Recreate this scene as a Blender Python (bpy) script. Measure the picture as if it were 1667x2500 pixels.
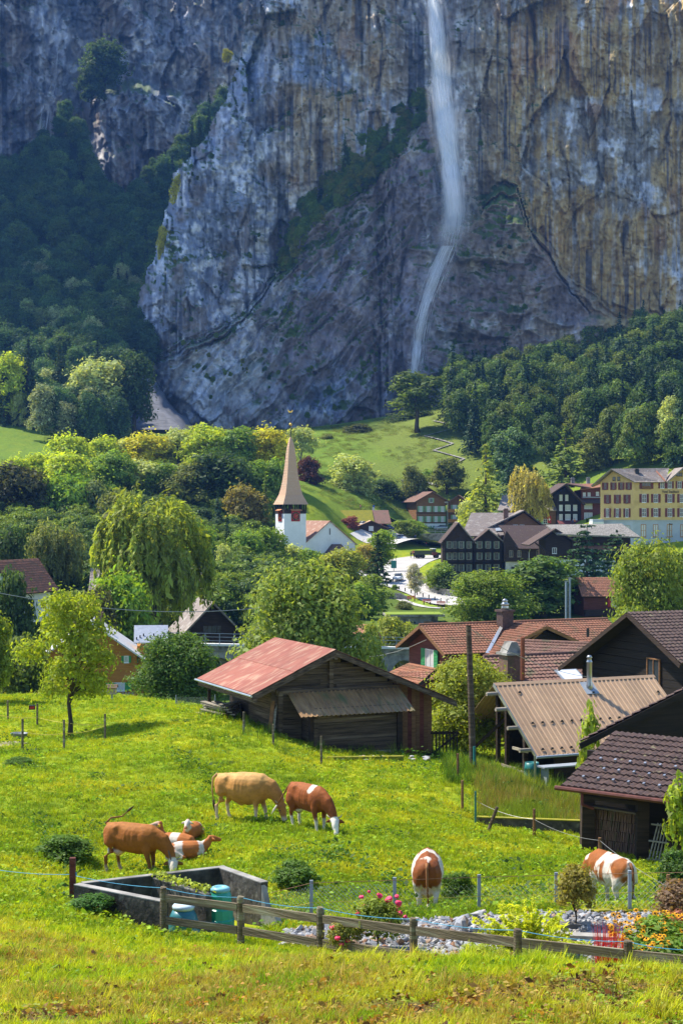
import bpy, bmesh, math, random
import numpy as np
from mathutils import Vector, Matrix

for _o in list(bpy.data.objects):
    bpy.data.objects.remove(_o)
SC = bpy.context.scene
COL = SC.collection
RND = random.Random(7)
NP = np.random.RandomState(11)

# ---------------------------------------------------------------- camera
F = 3800.0                                   # focal length in photo pixels (photo 1667 x 2500)
cam_d = bpy.data.cameras.new('camera')
cam = bpy.data.objects.new('camera', cam_d); COL.objects.link(cam)
cam_d.sensor_fit = 'VERTICAL'; cam_d.sensor_height = 36.0; cam_d.sensor_width = 24.0
cam_d.lens = F / 2500.0 * 36.0
cam_d.clip_start = 0.5; cam_d.clip_end = 6000
cam.location = (0, 0, 0); cam.rotation_euler = (math.radians(90), 0, 0)
SC.camera = cam

# ---------------------------------------------------------------- light
SUN_AZ, SUN_EL = math.radians(-60), math.radians(54)     # azimuth from +Y, negative = left (beyond the cliff edge)
SUNV = Vector((math.sin(SUN_AZ) * math.cos(SUN_EL), math.cos(SUN_AZ) * math.cos(SUN_EL), math.sin(SUN_EL)))
W = bpy.data.worlds.new('World'); SC.world = W; W.use_nodes = True
_nt = W.node_tree
_bg = _nt.nodes['Background']
_sky = _nt.nodes.new('ShaderNodeTexSky'); _sky.sky_type = 'NISHITA'; _sky.sun_disc = False
_sky.sun_elevation = SUN_EL; _sky.sun_rotation = SUN_AZ; _sky.altitude = 800
_sky.air_density = 1.0; _sky.dust_density = 0.4; _sky.ozone_density = 3.5
_nt.links.new(_sky.outputs[0], _bg.inputs[0]); _bg.inputs[1].default_value = 0.15
sun_d = bpy.data.lights.new('sun', 'SUN'); sun_d.energy = 5.0; sun_d.angle = math.radians(1.2)
sun_d.color = (1.0, 0.93, 0.80)
sun = bpy.data.objects.new('sun', sun_d); COL.objects.link(sun)
sun.rotation_euler = SUNV.to_track_quat('Z', 'Y').to_euler()
SC.view_settings.view_transform = 'Standard'; SC.view_settings.look = 'None'
SC.view_settings.exposure = 0.88; SC.view_settings.gamma = 1.0
SC.view_settings.use_curve_mapping = False
SC.cycles.max_bounces = 6; SC.cycles.diffuse_bounces = 3; SC.cycles.glossy_bounces = 2
SC.cycles.transmission_bounces = 4; SC.cycles.transparent_max_bounces = 16; SC.cycles.volume_bounces = 0
SC.cycles.use_denoising = True

# ---------------------------------------------------------------- helpers
def P(px, py, Y):
    return Vector(((px - 833.5) * Y / F, Y, (1250 - py) * Y / F))

def tag(o, label=None, cat=None, group=None, kind=None):
    if label: o['label'] = label
    if cat: o['category'] = cat
    if group: o['group'] = group
    if kind: o['kind'] = kind
    return o

def link(name, me, mat=None, parent=None, loc=None, rz=None):
    o = bpy.data.objects.new(name, me); COL.objects.link(o)
    if me is not None and mat is not None and len(me.materials) == 0:
        for m in (mat if isinstance(mat, (list, tuple)) else [mat]):
            me.materials.append(m)
    if parent is not None: o.parent = parent
    if loc is not None: o.location = loc
    if rz is not None: o.rotation_euler = (0, 0, rz)
    return o

def empty(name, loc=(0, 0, 0), rz=0.0, label=None, cat=None, group=None):
    o = bpy.data.objects.new(name, None); COL.objects.link(o)
    o.location = loc; o.rotation_euler = (0, 0, rz); o.empty_display_size = 0.3
    return tag(o, label, cat, group)

def np_mesh(name, V, Fc, smooth=False):
    V = np.asarray(V, dtype=np.float32); Fc = np.asarray(Fc, dtype=np.int32)
    me = bpy.data.meshes.new(name)
    n, k = Fc.shape
    me.vertices.add(len(V)); me.vertices.foreach_set('co', V.ravel())
    me.loops.add(n * k); me.loops.foreach_set('vertex_index', Fc.ravel())
    me.polygons.add(n); me.polygons.foreach_set('loop_start', np.arange(0, n * k, k, dtype=np.int32))
    me.update(calc_edges=True)
    if smooth: me.polygons.foreach_set('use_smooth', np.ones(n, dtype=bool))
    me.validate()
    return me

def vcol(me, C, name='Col'):
    C = np.asarray(C, dtype=np.float32)
    if C.shape[1] == 3: C = np.hstack([C, np.ones((len(C), 1), np.float32)])
    a = me.attributes.new(name, 'FLOAT_COLOR', 'POINT'); a.data.foreach_set('color', C.ravel())

def vfloat(me, A, name):
    a = me.attributes.new(name, 'FLOAT', 'POINT'); a.data.foreach_set('value', np.asarray(A, dtype=np.float32).ravel())

class MB:
    """collects shapes, build() links them as ONE mesh object"""
    def __init__(s): s.v = []; s.f = []; s.mi = []
    def _add(s, vs, fs, mi=0):
        o = len(s.v); s.v += [tuple(p) for p in vs]
        for f in fs: s.f.append(tuple(i + o for i in f)); s.mi.append(mi)
        return s
    def box(s, x0, x1, y0, y1, z0, z1, mi=0):
        return s._add([(x0,y0,z0),(x1,y0,z0),(x1,y1,z0),(x0,y1,z0),(x0,y0,z1),(x1,y0,z1),(x1,y1,z1),(x0,y1,z1)],
                      [(0,3,2,1),(4,5,6,7),(0,1,5,4),(1,2,6,5),(2,3,7,6),(3,0,4,7)], mi)
    def beam(s, a, b, w, h, up=(0,0,1), mi=0):
        a = Vector(a); b = Vector(b); d = (b - a).normalized(); u = Vector(up)
        sx = d.cross(u)
        if sx.length < 1e-5: sx = d.cross(Vector((0, 1, 0)))
        sx.normalize(); uz = sx.cross(d).normalized()
        vs = []
        for p in (a, b):
            for i, j in ((-1,-1),(1,-1),(1,1),(-1,1)): vs.append(p + sx * (w/2*i) + uz * (h/2*j))
        return s._add(vs, [(0,1,2,3),(7,6,5,4),(0,4,5,1),(1,5,6,2),(2,6,7,3),(3,7,4,0)], mi)
    def tube(s, pts, rad, n=8, cap=True, mi=0):
        pts = [Vector(p) for p in pts]
        if not isinstance(rad, (list, tuple)): rad = [rad] * len(pts)
        vs = []; fs = []
        ref = None
        for i, p in enumerate(pts):
            d = (pts[min(i+1, len(pts)-1)] - pts[max(i-1, 0)])
            d = d.normalized() if d.length > 1e-9 else Vector((0,0,1))
            if ref is None:
                ref = Vector((1,0,0)) if abs(d.x) < 0.8 else Vector((0,1,0))
            x = (ref - d * ref.dot(d)).normalized(); ref = x; y = d.cross(x)
            for k in range(n):
                a = 2*math.pi*k/n
                vs.append(p + x*(math.cos(a)*rad[i]) + y*(math.sin(a)*rad[i]))
        for i in range(len(pts)-1):
            for k in range(n):
                k2 = (k+1) % n
                fs.append((i*n+k, i*n+k2, (i+1)*n+k2, (i+1)*n+k))
        if cap:
            fs.append(tuple(range(n-1, -1, -1))); fs.append(tuple(range((len(pts)-1)*n, len(pts)*n)))
        return s._add(vs, fs, mi)
    def lathe(s, prof, n=16, c=(0,0,0), mi=0, sq=None):
        vs = []; fs = []
        for r, z in prof:
            for k in range(n):
                a = 2*math.pi*(k + (0.5 if sq else 0))/n
                vs.append((c[0]+r*math.cos(a), c[1]+r*math.sin(a), c[2]+z))
        for i in range(len(prof)-1):
            for k in range(n):
                k2 = (k+1) % n
                fs.append((i*n+k, i*n+k2, (i+1)*n+k2, (i+1)*n+k))
        fs.append(tuple(range(n-1, -1, -1))); fs.append(tuple(range((len(prof)-1)*n, len(prof)*n)))
        return s._add(vs, fs, mi)
    def prism(s, poly, d, mi=0):
        """poly: list of 3D points (planar), d: extrusion vector"""
        n = len(poly); d = Vector(d); P0 = [Vector(p) for p in poly]
        vs = P0 + [p + d for p in P0]
        fs = [tuple(range(n-1, -1, -1)), tuple(range(n, 2*n))] + [(i, (i+1) % n, n+(i+1) % n, n+i) for i in range(n)]
        return s._add(vs, fs, mi)
    def quad(s, a, b, c, d, mi=0): return s._add([a, b, c, d], [(0,1,2,3)], mi)
    def mesh(s, name, smooth=False, fix=True):
        me = bpy.data.meshes.new(name); me.from_pydata(s.v, [], s.f)
        if any(s.mi): me.polygons.foreach_set('material_index', s.mi)
        if fix:
            bm = bmesh.new(); bm.from_mesh(me); bmesh.ops.recalc_face_normals(bm, faces=bm.faces[:]); bm.to_mesh(me); bm.free()
        if smooth: me.polygons.foreach_set('use_smooth', [True]*len(me.polygons))
        me.update(); return me
    def build(s, name, mat, parent=None, smooth=False, loc=None, fix=True):
        return link(name, s.mesh(name, smooth, fix), mat, parent, loc)

# ---------------------------------------------------------------- numpy noise
_PERM = np.random.RandomState(3).rand(4096).astype(np.float32)
def vnoise(x, y, z=0.0, seed=0):
    x = np.asarray(x, np.float32); y = np.asarray(y, np.float32); z = np.asarray(z, np.float32) + np.zeros_like(x)
    xi = np.floor(x).astype(np.int64); yi = np.floor(y).astype(np.int64); zi = np.floor(z).astype(np.int64)
    fx = x - xi; fy = y - yi; fz = z - zi
    fx = fx*fx*fx*(fx*(fx*6-15)+10); fy = fy*fy*fy*(fy*(fy*6-15)+10); fz = fz*fz*(3-2*fz)
    def h(a, b, c):
        return _PERM[((a*73856093) ^ (b*19349663) ^ (c*83492791) ^ (seed*2654435)) & 4095]
    two_d = not np.any(fz)
    def lay(c):
        a = h(xi, yi, c); b = h(xi+1, yi, c); d = h(xi, yi+1, c); e = h(xi+1, yi+1, c)
        t = a + (b-a)*fx; return t + ((d + (e-d)*fx) - t)*fy
    r = lay(zi)
    return r*2-1 if two_d else (r + (lay(zi+1)-r)*fz)*2-1
def fbm(x, y, oct=4, seed=0, gain=0.5, lac=2.03):
    a = 1.0; s = 0; t = 0
    for i in range(oct):
        s = s + a*vnoise(x, y, 0.0, seed+i*17); t += a; a *= gain; x = x*lac+3.7; y = y*lac+1.3
    return s/t
def ridged(x, y, oct=4, seed=0, gain=0.5):
    a = 1.0; s = 0; t = 0
    for i in range(oct):
        s = s + a*(1-2*np.abs(vnoise(x, y, 0.0, seed+i*13))); t += a; a *= gain; x = x*2.07+5.1; y = y*2.07+2.3
    return s/t
def sstep(a, b, x):
    t = np.clip((x-a)/(b-a), 0, 1); return t*t*(3-2*t)

# ---------------------------------------------------------------- materials
_MATS = {}
def nodes_of(name):
    m = bpy.data.materials.new(name); m.use_nodes = True
    nt = m.node_tree; b = nt.nodes['Principled BSDF']
    return m, nt, b
def M(name, c1, c2=None, scale=4.0, stretch=(1,1,1), rough=0.8, bump=0.0, bscale=None, detail=5.0, metal=0.0, spec=0.3,
      c3=None, scale3=1.0, th3=(0.55, 0.7), coat=0.0, lo=0.35, hi=0.65):
    """plain surface material: two colours mixed by noise, a third in patches, optional bump"""
    if name in _MATS: return _MATS[name]
    m, nt, b = nodes_of(name); N = nt.nodes; L = nt.links
    b.inputs['Roughness'].default_value = rough; b.inputs['Metallic'].default_value = metal
    b.inputs['Specular IOR Level'].default_value = spec; b.inputs['Coat Weight'].default_value = coat
    c2 = c2 or tuple(v*0.78 for v in c1)
    tc = N.new('ShaderNodeTexCoord'); mp = N.new('ShaderNodeMapping'); mp.inputs['Scale'].default_value = stretch
    oi = N.new('ShaderNodeObjectInfo'); ad = N.new('ShaderNodeVectorMath'); ad.operation = 'ADD'
    L.new(tc.outputs['Object'], mp.inputs[0]); L.new(mp.outputs[0], ad.inputs[0])
    ml = N.new('ShaderNodeMath'); ml.operation = 'MULTIPLY'; ml.inputs[1].default_value = 37.0
    L.new(oi.outputs['Random'], ml.inputs[0]); L.new(ml.outputs[0], ad.inputs[1])
    nz = N.new('ShaderNodeTexNoise'); nz.inputs['Scale'].default_value = scale; nz.inputs['Detail'].default_value = detail
    nz.inputs['Roughness'].default_value = 0.65
    L.new(ad.outputs[0], nz.inputs['Vector'])
    cr = N.new('ShaderNodeValToRGB'); cr.color_ramp.elements[0].position = lo; cr.color_ramp.elements[1].position = hi
    cr.color_ramp.elements[0].color = (*c2, 1); cr.color_ramp.elements[1].color = (*c1, 1)
    L.new(nz.outputs['Fac'], cr.inputs[0]); out = cr.outputs[0]
    if c3:
        n3 = N.new('ShaderNodeTexNoise'); n3.inputs['Scale'].default_value = scale3; n3.inputs['Detail'].default_value = 6
        L.new(ad.outputs[0], n3.inputs['Vector'])
        r3 = N.new('ShaderNodeMapRange'); r3.inputs['From Min'].default_value = th3[0]; r3.inputs['From Max'].default_value = th3[1]
        L.new(n3.outputs['Fac'], r3.inputs[0])
        mx = N.new('ShaderNodeMix'); mx.data_type = 'RGBA'; mx.inputs['B'].default_value = (*c3, 1)
        L.new(r3.outputs[0], mx.inputs['Factor']); L.new(out, mx.inputs['A']); out = mx.outputs['Result']
    # every object a touch lighter or darker
    hv = N.new('ShaderNodeHueSaturation'); mr = N.new('ShaderNodeMapRange')
    mr.inputs['To Min'].default_value = 0.86; mr.inputs['To Max'].default_value = 1.14
    L.new(oi.outputs['Random'], mr.inputs[0]); L.new(mr.outputs[0], hv.inputs['Value']); L.new(out, hv.inputs['Color'])
    L.new(hv.outputs[0], b.inputs['Base Color'])
    if bump:
        nb = N.new('ShaderNodeTexNoise'); nb.inputs['Scale'].default_value = bscale or scale*3; nb.inputs['Detail'].default_value = 6
        L.new(ad.outputs[0], nb.inputs['Vector'])
        bp = N.new('ShaderNodeBump'); bp.inputs['Strength'].default_value = bump; bp.inputs['Distance'].default_value = 0.05
        L.new(nb.outputs['Fac'], bp.inputs['Height']); L.new(bp.outputs[0], b.inputs['Normal'])
    _MATS[name] = m; return m

def M_col(name, rough=0.9, nscale=0.3, namt=0.35, bump=0.5, bscale=1.0, bdist=0.3, spec=0.2, stretch=(1,1,1)):
    """surface that takes its own colour from the vertex attribute 'Col', broken up by noise"""
    m, nt, b = nodes_of(name); N = nt.nodes; L = nt.links
    b.inputs['Roughness'].default_value = rough; b.inputs['Specular IOR Level'].default_value = spec
    at = N.new('ShaderNodeAttribute'); at.attribute_name = 'Col'
    tc = N.new('ShaderNodeTexCoord'); mp = N.new('ShaderNodeMapping'); mp.inputs['Scale'].default_value = stretch
    L.new(tc.outputs['Object'], mp.inputs[0])
    nz = N.new('ShaderNodeTexNoise'); nz.inputs['Scale'].default_value = nscale; nz.inputs['Detail'].default_value = 8; nz.inputs['Roughness'].default_value = 0.7
    L.new(mp.outputs[0], nz.inputs['Vector'])
    mr = N.new('ShaderNodeMapRange'); mr.inputs['From Min'].default_value = 0.25; mr.inputs['From Max'].default_value = 0.75
    mr.inputs['To Min'].default_value = 1-namt; mr.inputs['To Max'].default_value = 1+namt
    L.new(nz.outputs['Fac'], mr.inputs[0])
    vm = N.new('ShaderNodeVectorMath'); vm.operation = 'SCALE'
    L.new(at.outputs['Color'], vm.inputs[0]); L.new(mr.outputs[0], vm.inputs['Scale']); L.new(vm.outputs[0], b.inputs['Base Color'])
    if bump:
        nb = N.new('ShaderNodeTexNoise'); nb.inputs['Scale'].default_value = bscale; nb.inputs['Detail'].default_value = 8
        L.new(mp.outputs[0], nb.inputs['Vector'])
        bp = N.new('ShaderNodeBump'); bp.inputs['Strength'].default_value = bump; bp.inputs['Distance'].default_value = bdist
        L.new(nb.outputs['Fac'], bp.inputs['Height']); L.new(bp.outputs[0], b.inputs['Normal'])
    _MATS[name] = m; return m

def M_leaf(name, trans=0.35, attr='tint', instancer=False, gloss=0.02, tcol=(1.25, 1.15, 0.45), lo=0.45, hi=1.5):
    """leaf: colour from the object's own colour, lighter and darker leaf by leaf; light passes through"""
    m, nt, b = nodes_of(name); N = nt.nodes; L = nt.links; N.remove(b)
    out = N['Material Output']
    oi = N.new('ShaderNodeObjectInfo')
    at = N.new('ShaderNodeAttribute'); at.attribute_name = attr
    mr = N.new('ShaderNodeMapRange'); mr.inputs['To Min'].default_value = lo; mr.inputs['To Max'].default_value = hi
    L.new(at.outputs['Fac'], mr.inputs[0])
    vm = N.new('ShaderNodeVectorMath'); vm.operation = 'SCALE'; L.new(mr.outputs[0], vm.inputs['Scale'])
    if instancer:
        ic = N.new('ShaderNodeAttribute'); ic.attribute_type = 'INSTANCER'; ic.attribute_name = 'icol'
        L.new(ic.outputs['Color'], vm.inputs[0])
    else:
        L.new(oi.outputs['Color'], vm.inputs[0])
    hs = N.new('ShaderNodeHueSaturation'); hr = N.new('ShaderNodeMapRange')
    hr.inputs['To Min'].default_value = 0.485; hr.inputs['To Max'].default_value = 0.515
    mm = N.new('ShaderNodeMath'); mm.operation = 'FRACT'; m9 = N.new('ShaderNodeMath'); m9.operation = 'MULTIPLY'; m9.inputs[1].default_value = 7.3
    L.new(at.outputs['Fac'], m9.inputs[0]); L.new(m9.outputs[0], mm.inputs[0]); L.new(mm.outputs[0], hr.inputs[0])
    L.new(hr.outputs[0], hs.inputs['Hue']); L.new(vm.outputs[0], hs.inputs['Color'])
    df = N.new('ShaderNodeBsdfDiffuse'); tr = N.new('ShaderNodeBsdfTranslucent'); gl = N.new('ShaderNodeBsdfGlossy')
    gl.inputs['Roughness'].default_value = 0.6
    L.new(hs.outputs[0], df.inputs['Color'])
    tm = N.new('ShaderNodeVectorMath'); tm.operation = 'MULTIPLY'; tm.inputs[1].default_value = tcol
    L.new(hs.outputs[0], tm.inputs[0]); L.new(tm.outputs[0], tr.inputs['Color'])
    a = N.new('ShaderNodeMixShader'); a.inputs[0].default_value = trans
    L.new(df.outputs[0], a.inputs[1]); L.new(tr.outputs[0], a.inputs[2])
    c = N.new('ShaderNodeMixShader'); c.inputs[0].default_value = gloss
    L.new(a.outputs[0], c.inputs[1]); L.new(gl.outputs[0], c.inputs[2]); L.new(c.outputs[0], out.inputs['Surface'])
    _MATS[name] = m; return m
# ================================================================ the land
# ground height from surveyed points (photo column, photo row, distance); rbf in a perspective-friendly plane
_G = []
def gp(px, py, Y): p = P(px, py, Y); _G.append((p.x, p.y, p.z))
def gz(px, Y, z): _G.append(((px-833.5)*Y/F, Y, z))
for px in (-700, 833, 2300):
    _G.append(((px-833)/1000*4, -6, -1.5)); gz(px, 6, -2.6); gz(px, 11, -4.1)
for a in ((0,2500,17),(833,2500,17),(1667,2500,17),(-400,2500,17.5),(2100,2490,17),
          (0,2330,24),(0,2250,30),(0,2150,38),(-400,2250,27),(-400,2050,42),(401,2380,24),(588,2365,24),(833,2345,22.5),(1100,2345,21.5),
          (1350,2352,20.5),(1667,2372,19.5),(2100,2370,19.5),
          (401,2284,31),(588,2308,30),(191,2210,32.5),(300,2250,31.7),(542,2240,33.75),(687,2262,32.85),
          (760,2257,32),(963,2235,32),(1169,2219,32.5),(1357,2216,32.5),(1536,2226,32),(1667,2235,31.5),
          (254,2134,42.6),(400,2142,41.0),(560,2002,48),(750,2028,46),(450,2085,44.5),(1043,2226,35.5),(1480,2217,37),
          (1170,2010,52),(1420,2032,51),(1430,2077,48.5),(1565,2110,46.5),(1640,2130,45),(1250,2150,42),(1900,2150,44),
          (900,1905,56),(800,1865,60),(985,1852,62.5),(660,1805,61.5),(530,1748,67),(178,1797,67),(50,1830,61),(400,1730,72),
          (0,1702,85),(200,1692,88),(320,1702,85),(1060,1850,66),(1160,1885,60),(1330,1930,64),(1450,1965,62),(-300,1750,75),(-300,1680,95),
          (100,1950,50),(0,2030,46),(700,1930,53.5),(1000,2000,49),(1120,1930,55),(800,2110,40.5),(620,1850,58)): gp(*a)
for px, z in ((782,-8.12),(1009,-8.05),(1263,-7.85),(1532,-7.75),(1667,-7.7)): gz(px, {782:28.7,1009:27.2,1263:25.5,1532:24.5,1667:24}[px], z)
for px in (-400, 300, 833, 1300, 2000): gz(px, 110, -15.0); gz(px, 165, -20.0)
for px in (-400, 400): gz(px, 215, -18.5)
for a in ((833,1560,215),(1300,1540,215),(2000,1530,215),(250,1460,250),(500,1500,240),(960,1480,285),(1100,1473,290),(913,1421,320),(1020,1432,312),
          (940,1400,335),(1000,1365,395),(1060,1340,440),(950,1345,420),(860,1340,420),(1050,1312,470),(1190,1295,470),(750,1420,345),(880,1408,345),
          (1470,1342,372),(1667,1370,350),(1900,1360,350),(1100,1412,325),(1350,1400,320),(1560,1400,315),(1500,1450,260),
          (780,1240,430),(700,1155,480),(900,1225,470),(1100,1205,500),(760,1112,540),(800,1092,555),(850,1072,570),(950,1042,600),(1030,1018,610),(1100,1005,610),
          (1200,985,605),(1400,1145,480),(1667,1125,450),(1667,870,640),(1450,960,620),(1300,960,620),(2000,900,620),
          (400,1042,590),(300,1005,620),(100,1085,520),(0,1025,560),(200,1072,540),(400,1175,450),(200,1205,430),(600,1155,450),(600,1075,560),
          (100,1300,330),(400,1335,330),(600,1385,330),(-300,1300,330),(-300,1080,520),(-300,1000,600)): gp(*a)
for px, z in ((-400, 30), (100, 36), (400, 34), (700, 38), (1000, 50), (1300, 62), (1700, 90), (2100, 95)): gz(px, 760, z)
_G = np.array(_G)
def _wq(x, y):
    y = np.asarray(y, float); x = np.asarray(x, float)
    return np.stack([x/(np.maximum(y, -5)+11)*3.2, np.log(np.maximum(y, -5)+11)*1.6], -1)
_gq = _wq(_G[:, 0], _G[:, 1])
_c = 0.02
def _ph(a, b):
    d = a[:, None, :]-b[None, :, :]; return np.sqrt((d*d).sum(-1)+_c*_c)
_A = _ph(_gq, _gq); _n = len(_G)
_T = np.hstack([np.ones((_n, 1)), _gq])
_S = np.block([[_A-1e-3*np.eye(_n), _T], [_T.T, np.zeros((3, 3))]])
_w = np.linalg.solve(_S, np.concatenate([_G[:, 2], np.zeros(3)]))
def ground_np(x, y):
    x = np.atleast_1d(np.asarray(x, float)); y = np.atleast_1d(np.asarray(y, float)); out = np.empty(len(x))
    for i in range(0, len(x), 20000):
        q = _wq(x[i:i+20000], y[i:i+20000]); out[i:i+20000] = _ph(q, _gq)@_w[:_n] + _w[_n] + q@_w[_n+1:]
    # small lumps
    return out + 0.05*fbm(x*1.1, y*1.1, 3, 5)*np.clip((y-5)/10, 0, 1)
def ground(x, y): return float(ground_np([x], [y])[0])
def G(px, Y, dz=0.0):
    x = (px-833.5)*Y/F; return Vector((x, Y, ground(x, Y)+dz))

# sheet: fan of columns, log spaced rows
_us = np.linspace(-700, 2367, 260); _ys = np.concatenate([np.linspace(-5, 14, 14), 15*np.exp(np.linspace(0, math.log(740/15.0), 420))])
_U, _Yg = np.meshgrid(_us, _ys)
_Xg = (_U-833.5)/F*np.maximum(_Yg+6, 6)
_Zg = ground_np(_Xg.ravel(), _Yg.ravel())
_nv, _nu = _U.shape
_id = np.arange(_nv*_nu).reshape(_nv, _nu)
_q = np.stack([_id[:-1, :-1], _id[:-1, 1:], _id[1:, 1:], _id[1:, :-1]], -1).reshape(-1, 4)
_gx, _gy = _Xg.ravel(), _Yg.ravel()
ground_me = np_mesh('ground', np.stack([_gx, _gy, _Zg], -1), _q, True)
# own colour of the turf: fresh green, yellowish, trodden soil near the camera, dull grass far off
_n1 = fbm(_gx*0.35, _gy*0.35, 4, 21); _n2 = fbm(_gx*1.7, _gy*1.7, 4, 33); _n3 = fbm(_gx*0.9, _gy*2.2, 3, 44)
def _mix(a, b, t): return a*(1-t[:, None])+np.array(b)*t[:, None]
_C = np.tile(np.array((0.21, 0.27, 0.011)), (len(_gx), 1))
_C = _mix(_C, (0.33, 0.34, 0.014), sstep(0.0, 0.5, _n1))
_C = _mix(_C, (0.06, 0.13, 0.012), sstep(0.15, 0.5, _n2)*0.7)
_near = sstep(30, 19, _gy)
_C = _mix(_C, (0.33, 0.34, 0.03), _near*0.7*sstep(-0.4, 0.3, _n3))
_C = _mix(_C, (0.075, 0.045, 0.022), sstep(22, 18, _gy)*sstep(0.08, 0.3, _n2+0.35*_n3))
_C = _mix(_C, (0.10, 0.17, 0.02), sstep(380, 480, _gy)*0.8)
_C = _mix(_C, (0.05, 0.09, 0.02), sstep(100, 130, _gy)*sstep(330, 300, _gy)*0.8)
_ppx = 833.5+F*_gx/np.maximum(_gy, 1)
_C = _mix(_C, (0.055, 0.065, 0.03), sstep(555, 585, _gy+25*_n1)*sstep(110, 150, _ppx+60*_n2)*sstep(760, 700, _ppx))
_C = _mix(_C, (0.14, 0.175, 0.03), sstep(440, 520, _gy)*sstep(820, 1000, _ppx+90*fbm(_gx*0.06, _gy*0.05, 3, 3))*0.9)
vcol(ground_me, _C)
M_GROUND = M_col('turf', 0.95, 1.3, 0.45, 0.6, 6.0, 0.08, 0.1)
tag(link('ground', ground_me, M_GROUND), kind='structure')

# ---------------------------------------------------------------- cliffs
def cliff_grid(u0, u1, v0, v1, step):
    us = np.arange(u0, u1+0.1, step); vs = np.arange(v0, v1+0.1, step)
    return np.meshgrid(us, vs)
def grid_faces(shape, keep=None):
    nv, nu = shape; ids = np.arange(nv*nu).reshape(nv, nu)
    q = np.stack([ids[:-1, :-1], ids[1:, :-1], ids[1:, 1:], ids[:-1, 1:]], -1).reshape(-1, 4)
    if keep is not None:
        k = keep.ravel(); q = q[k[q].all(1)]
    return q
def terrace(n, k, sharp=0.25):
    t = n*k; f = np.floor(t); r = t-f
    return (f+sstep(0.5-sharp, 0.5+sharp, r))/k
def facets(x, y, seed):
    """broken rock: every cell a tilted flat face; returns height, edge distance, cell value"""
    xi = np.floor(x).astype(np.int64); yi = np.floor(y).astype(np.int64)
    def hh(a, b, s): return _PERM[((a*73856093) ^ (b*19349663) ^ ((seed*7+s)*83492791)) & 4095]
    f1 = np.full(x.shape, 9.0, np.float32); f2 = f1.copy(); H = np.zeros_like(f1); K = np.zeros_like(f1)
    for i in (-1, 0, 1):
        for j in (-1, 0, 1):
            a, b = xi+i, yi+j; dx = x-(a+hh(a, b, 1)); dy = y-(b+hh(a, b, 2)); d = np.sqrt(dx*dx+dy*dy)
            near = d < f1; f2 = np.where(near, f1, np.minimum(f2, d)); f1 = np.where(near, d, f1)
            H = np.where(near, hh(a, b, 3)*2-1+dx*(hh(a, b, 4)*2-1)*1.6+dy*(hh(a, b, 5)*2-1)*1.2, H); K = np.where(near, hh(a, b, 6), K)
    return H, f2-f1, K
_LED = np.array([(-300,870),(330,862),(420,835),(560,765),(650,690),(700,610),(750,505),(800,460),(860,425),(940,355),(1000,275),(1045,225),
                 (1062,330),(1090,520),(1130,520),(1200,450),(1260,430),(1300,540),(1400,660),(1500,740),(2000,840)], float)
_EDG = np.array([(-300,640),(0,612),(130,598),(250,553),(330,510),(430,432),(560,402),(640,380),(720,346),(820,336),(900,362),(960,378),(1000,392),(1060,430),(1200,480)], float)
def cliff_depth(U, V):
    """distance of the front wall along the ray through photo column U, row V"""
    led = np.interp(U+22*fbm(U/60, V/60, 3, 2), _LED[:, 0], _LED[:, 1]) + 18*fbm(U/45, V/70, 3, 9)
    s = V-led
    low = sstep(0, 70, s)
    Y = 716-0.018*(V-300) - 0.034*np.maximum(V-700, 0)
    Y = Y - 15*low - 0.012*np.maximum(s, 0)
    Y = Y + 12*fbm(U/330, V/420, 3, 40)
    # the wall right of the fall comes forward
    Y = Y - 16*sstep(1150, 1500, U)*(1-0.6*low) + 9*np.exp(-((U-1080)/70.0)**2)*sstep(560, 300, V)
    # vertical ribs above, slanting beds below left, bulging beds below right
    wu = U+13*fbm(U/90, V/120, 3, 51); wv = V+20*fbm(U/80, V/80, 3, 52)
    up = 1-low
    vert = ridged(wu/46, wv/210, 4, 60)
    up = 1-low; du = wu*(0.80*low+1-low)+wv*0.60*low*sstep(1000, 900, U); dv2 = wv*(1-0.2*low)-wu*0.60*low*sstep(1000, 900, U)
    f1, e1, _ = facets(du/125, dv2/250, 1); f2, e2, _ = facets(du/36, dv2/120, 2); f3, e3, _ = facets(du/14, dv2/44, 3)
    blk = terrace(fbm(wu/120, wv/135, 4, 70), 5.0, 0.12)*0.6+0.7*f1-0.05*sstep(0.03, 0.0, e1)+0.16*terrace(fbm(wu/320, wv/38, 3, 75), 3.0, 0.1)
    blk2 = 0.42*f2-0.2*sstep(0.04, 0.0, e2)+0.15*f3+0.4*ridged(wu/17, wv/190, 3, 77)*up
    diag_u = wu*0.80+wv*0.60; diag_v = -wu*0.60+wv*0.80
    beds = ridged(diag_u/30, diag_v/150, 4, 80)
    bulge = ridged(wu/95+0.6*wv/95, wv/55-0.25*wu/95, 4, 90)
    rgt = sstep(950, 1120, U)
    Y = Y - up*(3.0*vert+11*blk+5.5*blk2) - low*((1-rgt)*(6.5*beds+6*blk+4.5*blk2)+rgt*(8.0*bulge+8*blk+3.5*blk2))
    Y = Y - 1.2*ridged(wu/15, wv/24, 3, 95) - 0.8*fbm(U/6.5, V/7.5, 2, 97)
    # deep clefts
    cl = np.exp(-((U-1290-18*np.sin(V/90)-10*fbm(V/30, V*0+2, 2, 4))/6.0)**2)*sstep(420, 250, V)
    cl += np.exp(-((U-1000+0.0*V)/5.0)**2)*sstep(210, 235, V)*sstep(300, 260, V)
    Y = Y + 7*cl
    # the buttress turns away at its left edge
    e = U-np.interp(V+20*fbm(U/50, V/30, 2, 6), _EDG[:, 0], _EDG[:, 1]) + 7*fbm(U/9, V/12, 3, 8)
    t = np.clip(1-e/70.0, 0, 3.0)
    return Y + 30*t**2*sstep(40, 170, V) , s, e
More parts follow.
